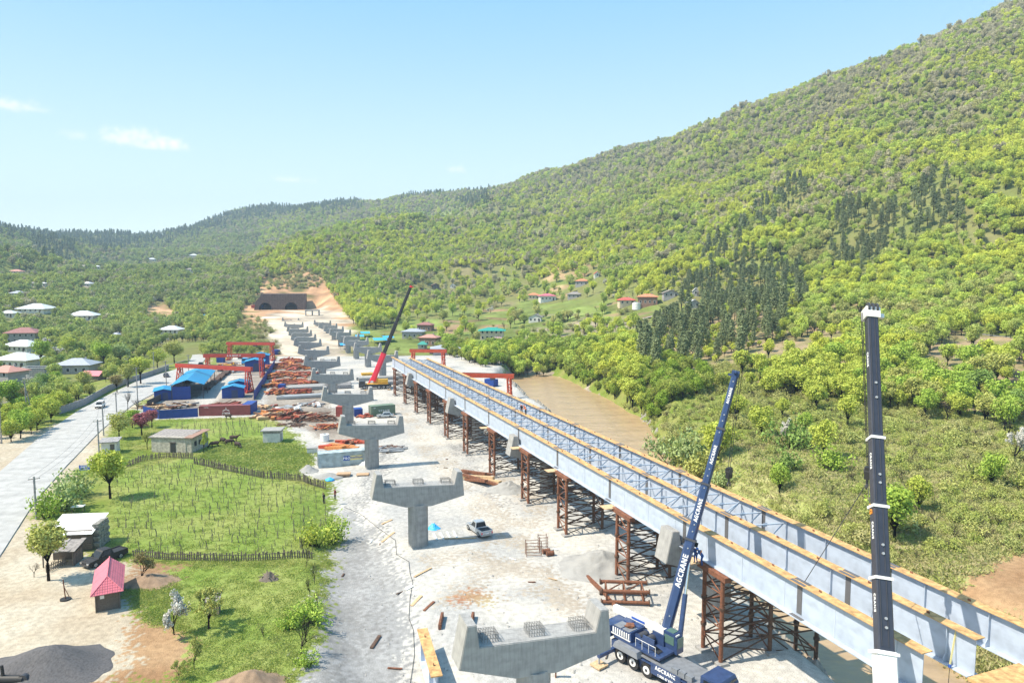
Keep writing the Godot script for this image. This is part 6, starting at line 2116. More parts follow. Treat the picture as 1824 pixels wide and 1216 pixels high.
	stack(gp(675, 676), RD, 16, 3, 1, 1.2, 1.0, M["concrete"], "precast beams behind the red boom crane", "precast_stack")
	stack(gp(690, 684), RD, 12, 3, 1, 1.2, 1.0, M["dirty_grey"], "grey precast beams beside the red boom crane", "precast_stack")
	var yl := gp(654, 668)
	stack(yl, RD, 4, 3, 1, 0.8, 0.8, M["yellow_paint"], "yellow steel beams near the red boom crane", "section_stack")
	stack(bp(198, 63), BD, 26, 6, 1, 0.9, 0.9, M["concrete"], "long concrete beams stored under the river bank gantry", "precast_stack")
	# machines and vehicles
	vehicle("pickup", M["silver_paint"], gp(853, 948), yaw_of(Vector3(-0.55, 0, -1)), "silver pickup truck parked in the shadow of a pier cap", "pickup")
	vehicle("sedan", M["silver_paint"], gp(686, 743), yaw_of(Vector3(-1, 0, 0.25)), "silver car parked in front of the green container", "car")
	var vn := gp(178, 727)
	vn.y = 0.26
	vehicle("van", M["white_paint"], vn, yaw_of(Vector3(0.35, 0, 1)), "white van driving along the road", "van")
	var dk := vehicle("pickup", M["black"], gp(186, 1000), yaw_of(Vector3(-0.45, 0, 0.9)), "black pickup parked between the farm sheds", "pickup")
	var v2 := gp(310, 672)
	v2.y = 0.2
	vehicle("sedan", M["dark_metal"], v2 + Vector3(-3, 0, 0), yaw_of(Vector3(0.6, 0, 1)), "dark car parked at the roadside wall", "car")
	vehicle("pickup", M["black"], gp(357, 653) + Vector3(0, 0.2, 0), yaw_of(Vector3(-0.3, 0, -1)), "black pickup on the road behind the gantry cranes", "pickup")
	truck(gp(437, 648), yaw_of(Vector3(0.25, 0, 1)), M["tarp_blue"], "truck with a light blue cab among the workshops")
	truck(gp(447, 646), yaw_of(Vector3(0.25, 0, 1)), M["white_paint"], "truck with a white cab beside the blue-cabbed one")
	truck(gp(615, 612) + Vector3(-2, 2.0, 0), yaw_of(Vector3(0.5, 0, 1)), M["tarp_blue"], "concrete truck with a blue cab beyond the second row of piers")
	for k in [[610, 622, 5], [640, 606, 8], [675, 612, 12], [690, 608, 10], [650, 600, 9]]:
		var q := hit(k[0], k[1])
		var tr := thing("blue_tarpaulin", "blue tarpaulin roof spread beyond the second row of piers", "tarpaulin", q, BYAW + rng.randf_range(-0.2, 0.2), "blue tarpaulin roofs")
		part(tr, "sheet", gable_roof(k[2] * 1.3, k[2] * 0.6, 0.7, 0.06), M["tarp_blue"], Transform3D(Basis(Vector3.UP, PI / 2), Vector3(0, 2.6, 0)))
		for x in [-1, 1]:
			for z in [-1, 1]:
				pipe(tr, "post", Vector3(x * k[2] * 0.28, -0.5, z * k[2] * 0.6), Vector3(x * k[2] * 0.28, 2.6, z * k[2] * 0.6), 0.08, M["dark_metal"])
	# tunnel forecourt
	for k in [[447, 549, "red_sheet", "red site cabin beside the tunnel mouths"], [456, 549, "blue_sheet", "blue site cabin beside the tunnel mouths"]]:
		var q := hit(k[0], k[1])
		container(q, q + Vector3(6, 0, -0.5), 2.6, M[k[2]], k[3], "site_cabin")
	var q2 := hit(499, 551)
	top("spoil_heap", mound_mesh(7, 6, 7, 8), M["soil_heap"], "tan spoil heap between the two tunnel mouths", "heap", q2)
	var fb := hit(549, 562)
	var br := thing("portal_frame", "grey concrete frame spanning the track below the tunnels", "culvert", fb, BYAW)
	box(br, "deck", Vector3(3, 4.0, 0), Vector3(11, 0.9, 5), M["concrete"])
	for x in [-2, 3, 8]:
		box(br, "wall", Vector3(x, 1.6, 0), Vector3(0.8, 4.4, 5), M["concrete"])
func truck(at: Vector3, turn: float, cab: Material, label: String) -> void:
	var o := thing("lorry", label, "truck", at, turn)
	part(o, "cab", frust(-1.2, 1.2, 0.7, -3.8, -1.9, -1.1, 1.1, 2.9, -3.55, -1.95), cab)
	box(o, "windscreen", Vector3(0, 2.2, -3.68), Vector3(1.9, 0.8, 0.06), M["glass_dark"], Basis(Vector3.RIGHT, 0.1))
	box(o, "chassis", Vector3(0, 0.85, 0.4), Vector3(1.2, 0.3, 7.4), M["dark_metal"])
	part(o, "body", frust(-1.2, 1.2, 1.1, -1.6, 3.8, -1.35, 1.35, 2.5, -1.7, 4.0), M["grey_metal"])
	box(o, "bumper", Vector3(0, 0.6, -3.85), Vector3(2.3, 0.3, 0.2), M["dark_metal"])
	for z in [-2.8, 1.6, 2.9]:
		for x in [-1.0, 1.0]:
			wheel(o, Vector3(x, 0.5, z), Vector3(1, 0, 0), 0.5, 0.35, M["grey_metal"])
func farm() -> void:
	# hut with the pink tiled roof, its end wall towards the camera
	var a := gp(192, 1088)
	var o := thing("pink_roofed_hut", "dark hut under a pink tiled half-hipped roof in the sandy yard", "hut", a, yaw_of(Vector3(-0.47, 0, -0.88)))
	box(o, "wall", Vector3(0, 1.25, -3.0), Vector3(2.7, 2.6, 5.6), M["old_wood"])
	box(o, "opening_shade", Vector3(0.1, 1.5, -0.24), Vector3(1.9, 1.4, 0.08), M["net_and_inner_shade"])  # solid black panel that paints the shade inside the hut
	box(o, "notice", Vector3(-0.65, 1.75, -0.17), Vector3(0.5, 0.4, 0.04), M["sheet_white"])
	for x in [-1.42, 1.42]:
		pipe(o, "post", Vector3(x, 0, -0.1), Vector3(x, 2.45, -0.1), 0.09, M["old_wood"])
	var rf := holder(o, "roof")
	# real tile courses on the two slopes and the front hip
	for sd in [-1, 1]:
		for i in 7:
			var k := i / 7.0
			var x0: float = sd * lerpf(1.95, 0.0, k)
			var x1: float = sd * lerpf(1.95, 0.0, k + 1.0 / 7)
			var y0 := lerpf(2.35, 3.75, k)
			var y1 := lerpf(2.35, 3.75, k + 1.0 / 7)
			var z0 := lerpf(0.55, -1.1, k)
			var s := newst()
			slab(s, minf(x0, x1), maxf(x0, x1), y0 - 0.02, -6.6, z0, minf(x0, x1), maxf(x0, x1), y0 + 0.01, -6.6, z0)
			s = newst()
			quad(s, Vector3(x0, y0 + 0.05, z0), Vector3(x0, y0 + 0.05, -6.6), Vector3(x1, y1 + 0.01, -6.6), Vector3(x1, y1 + 0.01, lerpf(0.55, -1.1, k + 1.0 / 7)))
			quad(s, Vector3(x0, y0, z0), Vector3(x0, y0 + 0.05, z0), Vector3(x0, y0 + 0.05, -6.6), Vector3(x0, y0, -6.6))
			part(rf, "tile_course", done(s), M["roof_pink"])
			if sd == 1:
				var f := newst()
				quad(f, Vector3(-x0, y0 + 0.05, z0), Vector3(x0, y0 + 0.05, z0), Vector3(x1, y1 + 0.01, lerpf(0.55, -1.1, k + 1.0 / 7)), Vector3(-x1, y1 + 0.01, lerpf(0.55, -1.1, k + 1.0 / 7)))
				quad(f, Vector3(-x0, y0, z0), Vector3(x0, y0, z0), Vector3(x0, y0 + 0.05, z0), Vector3(-x0, y0 + 0.05, z0))
				part(rf, "tile_course", done(f), M["roof_pink"])
				for c in range(-6, 7):
					if absf(c * 0.3) < absf(x0):
						box(rf, "tile_rib", Vector3(c * 0.3, (y0 + y1) / 2 + 0.06, (z0 + lerpf(0.55, -1.1, k + 1.0 / 7)) / 2), Vector3(0.05, 0.06, 0.3), M["roof_pink"], Basis(Vector3.RIGHT, 0.7))
	pipe(rf, "ridge", Vector3(0, 3.78, -1.1), Vector3(0, 3.78, -6.65), 0.09, M["roof_pink"])
	for sd in [-1, 1]:
		pipe(rf, "hip", Vector3(0, 3.78, -1.1), Vector3(sd * 1.95, 2.4, 0.55), 0.07, M["roof_pink"])
	o.scale = Vector3(0.78, 0.9, 1.08)
	# log shed with the white sheet roof and stone chimney end
	var b := gp(140, 972)
	var l := thing("log_shed", "dark plank shed with a white sheet roof and a stone end beside the vineyard", "shed", b, 0.1)
	for i in 9:
		box(l, "plank", Vector3(0, 0.25 + i * 0.29, 0), Vector3(5.2, 0.26, 3.6), M["old_wood"])
	for i in 5:
		box(l, "roof_sheet", Vector3(-2.45 + i * 1.2, 3.05, 0.1), Vector3(1.17, 0.05, 4.9), M["sheet_white"], Basis(Vector3.RIGHT, 0.26))
	for i in 8:
		for j in 4:
			box(l, "stone", Vector3(2.9 + rng.randf_range(-0.04, 0.04), 0.25 + i * 0.42, -1.2 + j * 0.72 + (i % 2) * 0.2), Vector3(0.75, 0.38, 0.66) * rng.randf_range(0.92, 1.05), M["stone"])
	# thatched lean-to
	var e := gp(112, 1003)
	var t := thing("lean_to", "open lean-to with a sagging dark roof behind the pickup", "shed", e, 0.15)
	for x in [-1.7, 1.7]:
		for z in [-1.3, 1.2]:
			pipe(t, "post", Vector3(x, 0, z), Vector3(x, 2.1 - z * 0.1, z), 0.08, M["old_wood"])
	for i in 7:
		box(t, "roof_board", Vector3(-1.9 + i * 0.62, 2.25 + rng.randf_range(-0.05, 0.05), 0), Vector3(0.6, 0.09, 3.4), M["roof_ash"], Basis(Vector3.RIGHT, 0.12 + rng.randf_range(-0.04, 0.04)))
	box(t, "back_wall", Vector3(0, 1.0, -1.3), Vector3(3.4, 2.0, 0.1), M["old_wood"])
	box(t, "side_wall", Vector3(1.7, 0.8, 0), Vector3(0.1, 1.6, 2.4), M["brick_wall"])
	# ruined barn
	var f := gp(300, 806)
	var r := thing("old_barn", "weathered plaster barn with a grey slab roof and dark doorway above the vineyard", "barn", f, -0.12)
	box(r, "wall", Vector3(0, 1.6, -2.6), Vector3(7.6, 3.4, 5.2), M["plaster_old"])
	box(r, "wall", Vector3(4.3, 1.5, -3.2), Vector3(1.4, 3.2, 6.2), M["plaster_old"])
	box(r, "roof", Vector3(-0.2, 3.4, -2.7), Vector3(8.2, 0.16, 5.9), M["roof_ash"], Basis(Vector3.RIGHT, 0.09))
	box(r, "roof", Vector3(4.5, 3.42, -3.2), Vector3(1.9, 0.14, 6.8), M["roof_brown"], Basis(Vector3.RIGHT, 0.06))
	box(r, "doorway", Vector3(1.0, 1.05, 0.0), Vector3(1.15, 2.1, 0.12), M["net_and_inner_shade"])  # black slab painted as the gloom inside the barn, no real hole
	box(r, "door_frame", Vector3(1.0, 2.15, 0.03), Vector3(1.4, 0.14, 0.16), M["old_wood"])
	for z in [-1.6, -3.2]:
		box(r, "window", Vector3(5.0, 1.7, z), Vector3(0.1, 1.0, 0.8), M["net_and_inner_shade"])  # solid black panels painting the unlit room behind
	# pump house, roadside kiosk, outhouse
	var p := gp(483, 789)
	var ph := thing("pump_house", "small white block pump house with a flat concrete roof", "hut", p, 0.1)
	box(ph, "wall", Vector3(0, 1.1, -1.6), Vector3(3.6, 2.4, 3.2), M["plaster_white"])
	box(ph, "band", Vector3(0, 2.35, -1.6), Vector3(3.65, 0.5, 3.25), M["dirty_grey"])
	box(ph, "roof", Vector3(0, 2.72, -1.6), Vector3(4.4, 0.22, 4.0), M["concrete"])
	box(ph, "door", Vector3(1.83, 1.0, -1.2), Vector3(0.06, 1.9, 0.9), M["dirty_grey"])
	var ks := gp(194, 808)
	var kk := thing("roadside_kiosk", "white plastered kiosk with an overhanging flat roof by the road", "hut", ks, 0.3)
	box(kk, "wall", Vector3(0, 1.2, -1.3), Vector3(2.8, 2.6, 2.6), M["plaster_white"])
	box(kk, "roof", Vector3(0, 2.62, -1.2), Vector3(3.7, 0.18, 3.6), M["dirty_grey"], Basis(Vector3.RIGHT, 0.08))
	box(kk, "door", Vector3(0.6, 1.0, 0.02), Vector3(0.8, 1.9, 0.06), M["old_wood"])
	var ou := gp(379, 1097)
	var oh := thing("outhouse", "little plank outhouse with a slanted roof in the grass", "hut", ou, 0.25)
	for i in 6:
		box(oh, "plank", Vector3(-0.5 + i * 0.2, 0.85, 0), Vector3(0.18, 1.8, 0.06), M["plank"])
	box(oh, "wall", Vector3(0, 0.85, -0.62), Vector3(1.15, 1.75, 1.15), M["old_wood"])
	box(oh, "roof", Vector3(0, 1.82, -0.55), Vector3(1.45, 0.08, 1.6), M["roof_ash"], Basis(Vector3.RIGHT, 0.2))
	var wt := gp(556, 806)
	var wb := thing("concrete_block_box", "low white concrete box at the edge of the rough grass", "box", wt, 0.2)
	box(wb, "body", Vector3(0, 0.5, 0), Vector3(2.0, 1.0, 1.4), M["plaster_white"])
	box(wb, "lid", Vector3(0, 1.06, 0), Vector3(2.2, 0.14, 1.6), M["concrete"])
	var wk := gp(578, 785)
	var wtk := thing("plastic_tank", "round white water tank beside the orange formwork", "tank", wk)
	pipe(wtk, "shell", Vector3(0, 0, 0), Vector3(0, 1.5, 0), 1.0, M["sheet_white"])
	pipe(wtk, "lid", Vector3(0, 1.5, 0), Vector3(0, 1.62, 0), 0.4, M["grey_metal"])
	var bx := gp(139, 912)
	var bh := thing("beehive_stand", "white board table at the hedge by the shed", "table", bx, 0.2)
	box(bh, "top", Vector3(0, 0.95, 0), Vector3(1.7, 0.08, 1.1), M["sheet_white"])
	for x in [-0.7, 0.7]:
		for z in [-0.4, 0.4]:
			pipe(bh, "leg", Vector3(x, 0, z), Vector3(x, 0.93, z), 0.05, M["old_wood"])
	# heaps and mounds
	top("gravel_heap", mound_mesh(6.6, 4.0, 2.0, 3, 16, 40, 0.06), M["gravel_dark"], "large heap of dark grey gravel in the sandy yard", "heap", gp(88, 1188))
	top("soil_mound", mound_mesh(3.8, 3.0, 1.6, 5), M["soil_heap"], "pinkish soil mound at the corner of the green field", "heap", gp(445, 1226))
	top("gravel_heap", mound_mesh(2.2, 1.8, 1.1, 6), M["gravel_pale"], "pale gravel heap at the end of the long container", "heap", gp(548, 838))
	top("gravel_heap", mound_mesh(3.0, 1.6, 0.7, 7), M["gravel_pale"], "low pale gravel heap behind the stick fence", "heap", gp(585, 848))
	top("gravel_heap", mound_mesh(3.0, 2.2, 1.4, 8), M["soil_heap"], "tan sand heap at the roadside opposite the barn", "heap", gp(40, 752))
	top("gravel_heap", mound_mesh(2.0, 1.4, 1.0, 9), M["gravel_dark"], "grey gravel heap beside the tan sand heap", "heap", gp(66, 746))
	top("soil_mound", mound_mesh(4.0, 2.6, 0.9, 12), M["soil_heap"], "dug earth bank behind the pink-roofed hut", "heap", gp(262, 1036))
	top("rock_mound", mound_mesh(6.0, 4.5, 2.2, 15, 12, 30, 0.3), M["gravel_pale"], "grey excavated rock bank at the foot of the towers", "heap", gp(1070, 1012))
	top("rock_mound", mound_mesh(4.0, 3.0, 1.4, 16, 12, 30, 0.3), M["gravel_pale"], "grey rock bank under the bridge near the pickup", "heap", gp(905, 872))
	# fences
	picket_fence([238, 992, 300, 998, 400, 1000, 480, 998, 560, 996], 1.1, 0.3, M["old_wood"], "weathered picket fence along the near edge of the vineyard")
	picket_fence([345, 826, 400, 838, 470, 852, 540, 858, 580, 872], 1.3, 0.28, M["old_wood"], "stick fence on the far edge of the vineyard", "stick_fence", 0.25)
	picket_fence([226, 832, 250, 822, 300, 815, 345, 818], 1.2, 0.3, M["old_wood"], "tangled stick fence below the old barn", "stick_fence", 0.3)
	picket_fence([82, 1020, 120, 1004], 1.0, 0.22, M["stake"], "short dark railing by the lean-to", "railing", 0.03)
	picket_fence([60, 738, 110, 732, 165, 712], 1.5, 0.45, M["dirty_grey"], "grey board fence on the far side of the road", "board_fence", 0.03)
	var w := thing("roadside_wall", "grey concrete wall between the gardens and the road", "wall", gp(105, 738))
	var prev := gp(105, 738)
	for q in [[150, 722], [192, 697], [230, 682], [262, 672], [300, 658]]:
		var nx := gp(q[0], q[1])
		beam(w, "wall_panel", prev - w.position + Vector3(0, 0.9, 0), nx - w.position + Vector3(0, 0.9, 0), 0.2, 2.2, M["dirty_grey"])
		prev = nx
	# poles
	var tops := []
	for q in [[64, 925, 6.5], [176, 812, 7.5], [184, 776, 7.0], [207, 735, 5.5], [245, 722, 11.0], [296, 690, 9.0], [336, 672, 8.5]]:
		tops.append(pole(q[0], q[1], q[2], "grey concrete utility pole on the field side of the road"))
	var tops2 := []
	for q in [[2, 790, 9.5], [47, 746, 10.0], [226, 690, 4.0], [274, 668, 9.0]]:
		tops2.append(pole(q[0], q[1], q[2], "concrete utility pole on the village side of the road", q[0] == 47))
	for i in tops.size() - 1: wire(tops[i], tops[i + 1], "thin power line along the field side of the road")
	for i in tops2.size() - 1: wire(tops2[i], tops2[i + 1], "thin power line along the village side of the road")
	var sg := gp(12, 783)
	var sn := thing("road_sign", "small blue square road sign on a post at the roadside", "road sign", sg, 0.3)
	pipe(sn, "post", Vector3.ZERO, Vector3(0, 2.3, 0), 0.05, M["grey_metal"])
	box(sn, "plate", Vector3(0, 2.1, 0.06), Vector3(0.8, 0.7, 0.04), M["text_blue"])
	box(sn, "symbol", Vector3(0, 2.1, 0.09), Vector3(0.4, 0.25, 0.02), M["text_white"])
	var bd := gp(152, 846)
	var bb := thing("roadside_banner", "blue banner with white lettering behind the hedge by the road", "sign", bd, 0.05)
	for x in [-1.0, 1.0]: pipe(bb, "post", Vector3(x, 0, 0), Vector3(x, 1.9, 0), 0.05, M["old_wood"])
	box(bb, "plate", Vector3(0, 1.4, 0.05), Vector3(2.2, 0.9, 0.05), M["text_blue"])
	text(bb, "lettering", "IVANETI", 0.3, M["text_white"], Transform3D(Basis(), Vector3(0, 1.55, 0.09)))
	text(bb, "lettering", "53 km", 0.2, M["text_white"], Transform3D(Basis(), Vector3(0.1, 1.2, 0.09)))
	# vines on stakes
	var VM := []
	for i in 5:
		var rg := RandomNumberGenerator.new()
		rg.seed = 60 + i
		var s := newst()
		var tip := Vector3(rg.randf_range(-0.18, 0.18), rg.randf_range(0.8, 1.75), rg.randf_range(-0.3, 0.3))
		stube(s, Vector3(0, -0.15, 0), tip, 0.05, 0.035, 5)
		var q := Vector3(0.12, -0.1, 0.08)
		for k in 4:
			var nx := q + Vector3(rg.randf_range(-0.16, 0.16), 0.28, rg.randf_range(-0.16, 0.16))
			stube(s, q, nx, 0.035, 0.03, 4)
			q = nx
		for k in 2:
			stube(s, q, q + Vector3(rg.randf_range(-0.5, 0.5), 0.2, rg.randf_range(-0.3, 0.3)), 0.02, 0.012, 3)
		VM.append(done(s))
	var spots := []
	for field in [[[206, 852, 330, 818, 470, 848, 578, 874, 586, 930, 556, 990, 245, 988, 208, 955], 2.5, 1.35], [[300, 756, 448, 750, 498, 764, 516, 782, 440, 778, 340, 788], 2.6, 1.7]]:
		var poly := world_poly(field[0])
		var lo := poly[0]
		var hi := poly[0]
		for v in poly:
			lo = lo.min(v); hi = hi.max(v)
		var c := (lo + hi) / 2
		for i in range(-34, 35):
			for j in range(-60, 61):
				var v: Vector2 = c + Vector2(j * field[2] + rng.randf_range(-0.35, 0.35), i * field[1] + rng.randf_range(-0.22, 0.22)).rotated(0.18)
				if Geometry2D.is_point_in_polygon(v, poly) and rng.randf() < 0.9:
					spots.append(v)
	spots.sort_custom(func(x, y): return x.length() < y.length())
	var rest := []
	for i in spots.size():
		var v: Vector2 = spots[i]
		var y := hgt(v.x, v.y)
		if i < 300:
			var k := top("vine_stake", VM[rng.randi() % 5], M["stake"], "wooden stake with a bare vine in the green vineyard", "stake", Vector3(v.x, y, v.y), rng.randf() * TAU, "vineyard stakes")
			k.scale = Vector3.ONE * rng.randf_range(0.6, 1.15)
		else: rest.append(Transform3D(Basis(Vector3.UP, rng.randf() * TAU), Vector3(v.x, y, v.y)))
	scatter("vine_stakes", VM[0], M["stake"], rest, "rows of bare vine stakes in the farther vineyard", "stake")
	# cows in the rough grass
	for q in [[397, 790, 0.9, true, "dark brown cow grazing nearest the old barn"], [408, 793, -1.0, true, "dark cow grazing in the middle of the herd"], [382, 797, 2.2, true, "brown cow grazing beside the light green tree"], [416, 786, -1.4, false, "black cow standing behind the herd"], [423, 798, -2.2, true, "dark cow grazing at the side of the herd towards the pump house"], [406, 746, 1.5, false, "black and white cow standing by the maroon container"]]:
		cow(hit(q[0], q[1]), q[2], q[3], q[4], Color(0.045, 0.03, 0.024) if q[0] % 2 else Color(0.07, 0.042, 0.028))
	trees_near()
func scatter(called: String, mesh: Mesh, m: Material, xs: Array, label: String, cat: String, cols := []) -> void:
	if xs.is_empty(): return
	var mm := MultiMesh.new()
	mm.transform_format = MultiMesh.TRANSFORM_3D
	if cols: mm.use_colors = true
	mm.mesh = mesh
	mm.instance_count = xs.size()
	for i in xs.size():
		mm.set_instance_transform(i, xs[i])
		if cols: mm.set_instance_color(i, cols[i])
	var o := MultiMeshInstance3D.new()
	o.multimesh = mm
	o.material_override = m
	o.name = numbered(called)
	add_child(o)
	tag(o, label, cat, "", "stuff")
func trees_near() -> void:
	var f: Array = PR["fine"]
	var L := LEAF
	var put := func(px: float, py: float, hp: float, wide: float, proto: Array, leafm, wood: String, label: String, called := "broadleaf_tree", cat := "tree", group := ""):
		var at := hit(px, py)
		at.y -= 0.1
		plant(called, proto, leafm, M[wood], at, hp * -at.z / F, wide, label, cat, group)
	put.call(196, 888, 90, 1.0, f[0], L["leaf_lime"], "bark", "bright lime tree standing by the roadside hedge")
	put.call(112, 905, 72, 0.85, PR["shrub"][0], L["leaf_willow"], "bark", "broad grey-green bush in the roadside hedge", "bush", "shrub")
	put.call(84, 922, 58, 0.75, PR["shrub"][1], L["leaf_green"], "bark", "smaller green bush at the edge of the road", "bush", "shrub")
	put.call(138, 884, 52, 0.9, PR["shrub"][2], L["leaf_willow"], "bark", "grey-green bush behind the roadside hedge", "bush", "shrub")
	put.call(86, 1034, 112, 1.0, f[2], L["leaf_olive"], "bark", "olive green tree shading the lean-to")
	put.call(310, 1130, 104, 0.8, PR["blossom"][0], L["blossom"], "bark", "white blossoming tree beside the pink-roofed hut", "blossom_tree")
	put.call(371, 1120, 112, 0.95, PR["bud"][0], L["leaf_olive"], "bark", "sparse budding tree in front of the outhouse", "budding_tree")
	put.call(252, 1038, 78, 0.9, PR["bud"][1], L["leaf_bud"], "bark", "thin budding tree behind the pink-roofed hut", "budding_tree")
	put.call(345, 1192, 88, 0.5, PR["bud"][1], L["leaf_olive"], "bark_grey", "slender sapling on the dug slope", "budding_tree")
	put.call(318, 1212, 60, 0.6, PR["bud"][0], L["leaf_olive"], "bark_grey", "small sapling at the foot of the dug slope", "budding_tree")
	put.call(60, 1028, 46, 0.7, PR["bare"][1], null, "bark", "bare sapling in the sandy yard", "bare_tree")
	put.call(536, 1168, 100, 0.95, PR["bare"][0], null, "bark_grey", "grey leafless tree at the edge of the haul track", "bare_tree")
	put.call(556, 1110, 52, 1.0, PR["shrub"][0], L["leaf_green"], "bark", "green bush beside the leafless tree", "bush", "shrub")
	put.call(520, 1120, 40, 0.9, PR["shrub"][1], L["leaf_green"], "bark", "green bush behind the leafless tree", "bush", "shrub")
	put.call(545, 1186, 36, 0.9, PR["shrub"][2], L["leaf_green"], "bark", "bush at the foot of the leafless tree", "bush", "shrub")
	put.call(592, 968, 56, 0.75, PR["shrub"][1], L["leaf_green"], "bark", "fresh green bush at the vineyard corner", "bush", "shrub")
	put.call(565, 975, 60, 0.7, PR["shrub"][0], L["leaf_lime"], "bark", "yellow-green bush at the vineyard corner", "bush", "shrub")
	for q in [[545, 1010, 46], [560, 1040, 52], [552, 1062, 50], [566, 1080, 40], [540, 985, 40], [470, 1140, 40]]:
		put.call(q[0], q[1], q[2], 0.7, PR["bare"][rng.randi() % 3], null, "bark_grey", "grey leafless shrub in the strip beside the haul track", "bare_shrub", "shrub", "leafless shrubs by the haul track")
	put.call(212, 782, 52, 1.0, f[1], L["leaf_olive"], "bark", "olive green tree between the kiosk and the purple tree")
	put.call(252, 775, 42, 1.3, f[0], L["leaf_rose"], "bark", "purple-leaved tree beside the old barn")
	put.call(270, 762, 34, 1.2, f[2], L["leaf_rose"], "bark", "smaller purple-leaved tree near the blue fence")
	put.call(235, 762, 34, 1.1, f[0], L["leaf_green"], "bark", "green tree beside the purple-leaved tree")
	put.call(262, 800, 46, 0.7, PR["bud"][0], L["leaf_olive"], "bark", "mossy bare tree at the corner of the old barn", "budding_tree")
	put.call(362, 806, 52, 0.55, PR["bud"][1], L["leaf_lime"], "bark", "pale green sapling at the end of the old barn", "budding_tree")
	put.call(226, 734, 50, 0.8, PR["bare"][2], null, "bark", "bare black tree beside the road", "bare_tree")
	put.call(244, 736, 44, 0.8, PR["bare"][1], null, "bark", "bare tree close to the tall pole", "bare_tree")
	for q in [[228, 690, 44, 1.0, "leaf_olive"], [250, 684, 50, 1.15, "leaf_lime"], [208, 700, 34, 1.0, "leaf_bud"], [150, 700, 40, 1.0, "leaf_olive"], [75, 700, 38, 1.0, "leaf_deep"], [160, 712, 30, 1.0, "leaf_olive"], [20, 735, 60, 1.1, "leaf_green"], [60, 715, 44, 1.1, "leaf_willow"], [-20, 745, 70, 1.1, "leaf_green"], [40, 720, 30, 1.0, "leaf_bud"], [100, 690, 30, 1.0, "leaf_green"], [310, 645, 40, 1.1, "leaf_olive"], [280, 655, 36, 1.1, "leaf_lime"], [185, 655, 44, 1.1, "leaf_green"], [215, 650, 40, 1.1, "leaf_willow"], [72, 655, 50, 1.0, "leaf_green"], [175, 640, 34, 1.1, "leaf_green"], [120, 632, 34, 1.1, "leaf_lime"]]:
		put.call(q[0], q[1], q[2], q[3], f[rng.randi() % 3], L[q[4]], "bark", "garden tree on the village side of the road", "broadleaf_tree", "tree", "garden trees by the road")
	for q in [[100, 640, 30], [225, 655, 28], [85, 620, 26], [45, 690, 30]]:
		put.call(q[0], q[1], q[2], 1.0, PR["blossom"][1], L["blossom"], "bark_grey", "white blossoming fruit tree in the village gardens", "blossom_tree", "tree", "blossoming fruit trees in the gardens")
	# bank of the river and the meadow behind
	for q in [[1200, 838, 80, 0.85, "leaf_willow"], [1250, 850, 56, 0.9, "leaf_olive"], [1232, 822, 60, 0.8, "leaf_willow"], [1170, 812, 40, 0.8, "leaf_willow"], [1290, 868, 40, 1.0, "leaf_willow"], [1480, 838, 55, 0.8, "leaf_green"], [1405, 800, 70, 0.75, "leaf_deep"], [1400, 838, 46, 0.8, "leaf_deep"]]:
		put.call(q[0], q[1], q[2], q[3], PR["shrub"][rng.randi() % 3], L[q[4]], "bark", "rounded bush on the river side of the meadow", "bush", "shrub", "bushes round the meadow")
	put.call(1403, 792, 64, 0.7, PR["blossom"][0], L["blossom"], "bark_grey", "white blossoming tree at the head of the meadow", "blossom_tree")
	put.call(1806, 826, 92, 0.7, PR["blossom"][1], L["blossom"], "bark_grey", "large white blossoming tree on the bank by the ploughed field", "blossom_tree")
	var xs := []
	var cs := []
	for i in 3600:
		var s := rng.randf_range(20, 190)
		var br := BANKR.sample_baked(s)
		var t := br + 2.0 + pow(rng.randf(), 0.8) * 70.0
		var p := bp(s, t)
		p.y = hgt(p.x, p.z)
		var q := pix(p)
		if p.y > 9.0 or q.x > 1950 or p.z > -45: continue
		if q.x > 1280 and q.x < 1620 and q.y > 790 and q.y < 900 and rng.randf() < 0.8: continue
		if q.x > 1690 and q.y > 985: continue
		var z := rng.randf_range(0.5, 1.9) * (1.0 if rng.randf() < 0.88 else 1.7)
		xs.append(Transform3D(Basis(Vector3.UP, rng.randf() * TAU) * Basis.from_scale(Vector3(z * 1.1, z, z * 1.1)), p - Vector3(0, 0.1, 0)))
		var c := Color(0.52, 0.55, 0.17).lerp(Color(0.50, 0.44, 0.27), rng.randf() * 0.8).lerp(Color(0.30, 0.42, 0.08), rng.randf() * 0.5)
		cs.append(c)
	scatter("undergrowth", joined(PR["shrub"][2], LEAF["leaf_any"], M["bark"]), null, xs, "olive scrub covering the meadow between river and slope", "scrub", cs)
	var xb := []
	var cb := []
	for i in 700:
		var s := rng.randf_range(25, 170)
		var p := bp(s, BANKR.sample_baked(s) + 3.0 + rng.randf() * 60.0)
		p.y = hgt(p.x, p.z)
		var q := pix(p)
		if p.y > 8.0 or q.x > 1950 or p.z > -45 or (q.x > 1690 and q.y > 985): continue
		var z := rng.randf_range(1.2, 3.2)
		xb.append(Transform3D(Basis(Vector3.UP, rng.randf() * TAU) * Basis.from_scale(Vector3(z * 0.9, z, z * 0.9)), p))
		cb.append(Color(0.42, 0.37, 0.31) * rng.randf_range(0.7, 1.1))
	scatter("bare_scrub", PR["bare"][1][1], LEAF["twig_any"], xb, "thin grey leafless shrubs over the meadow", "scrub", cb)
	# thicket on the right bank upstream
	var xs2 := []
	var cs2 := []
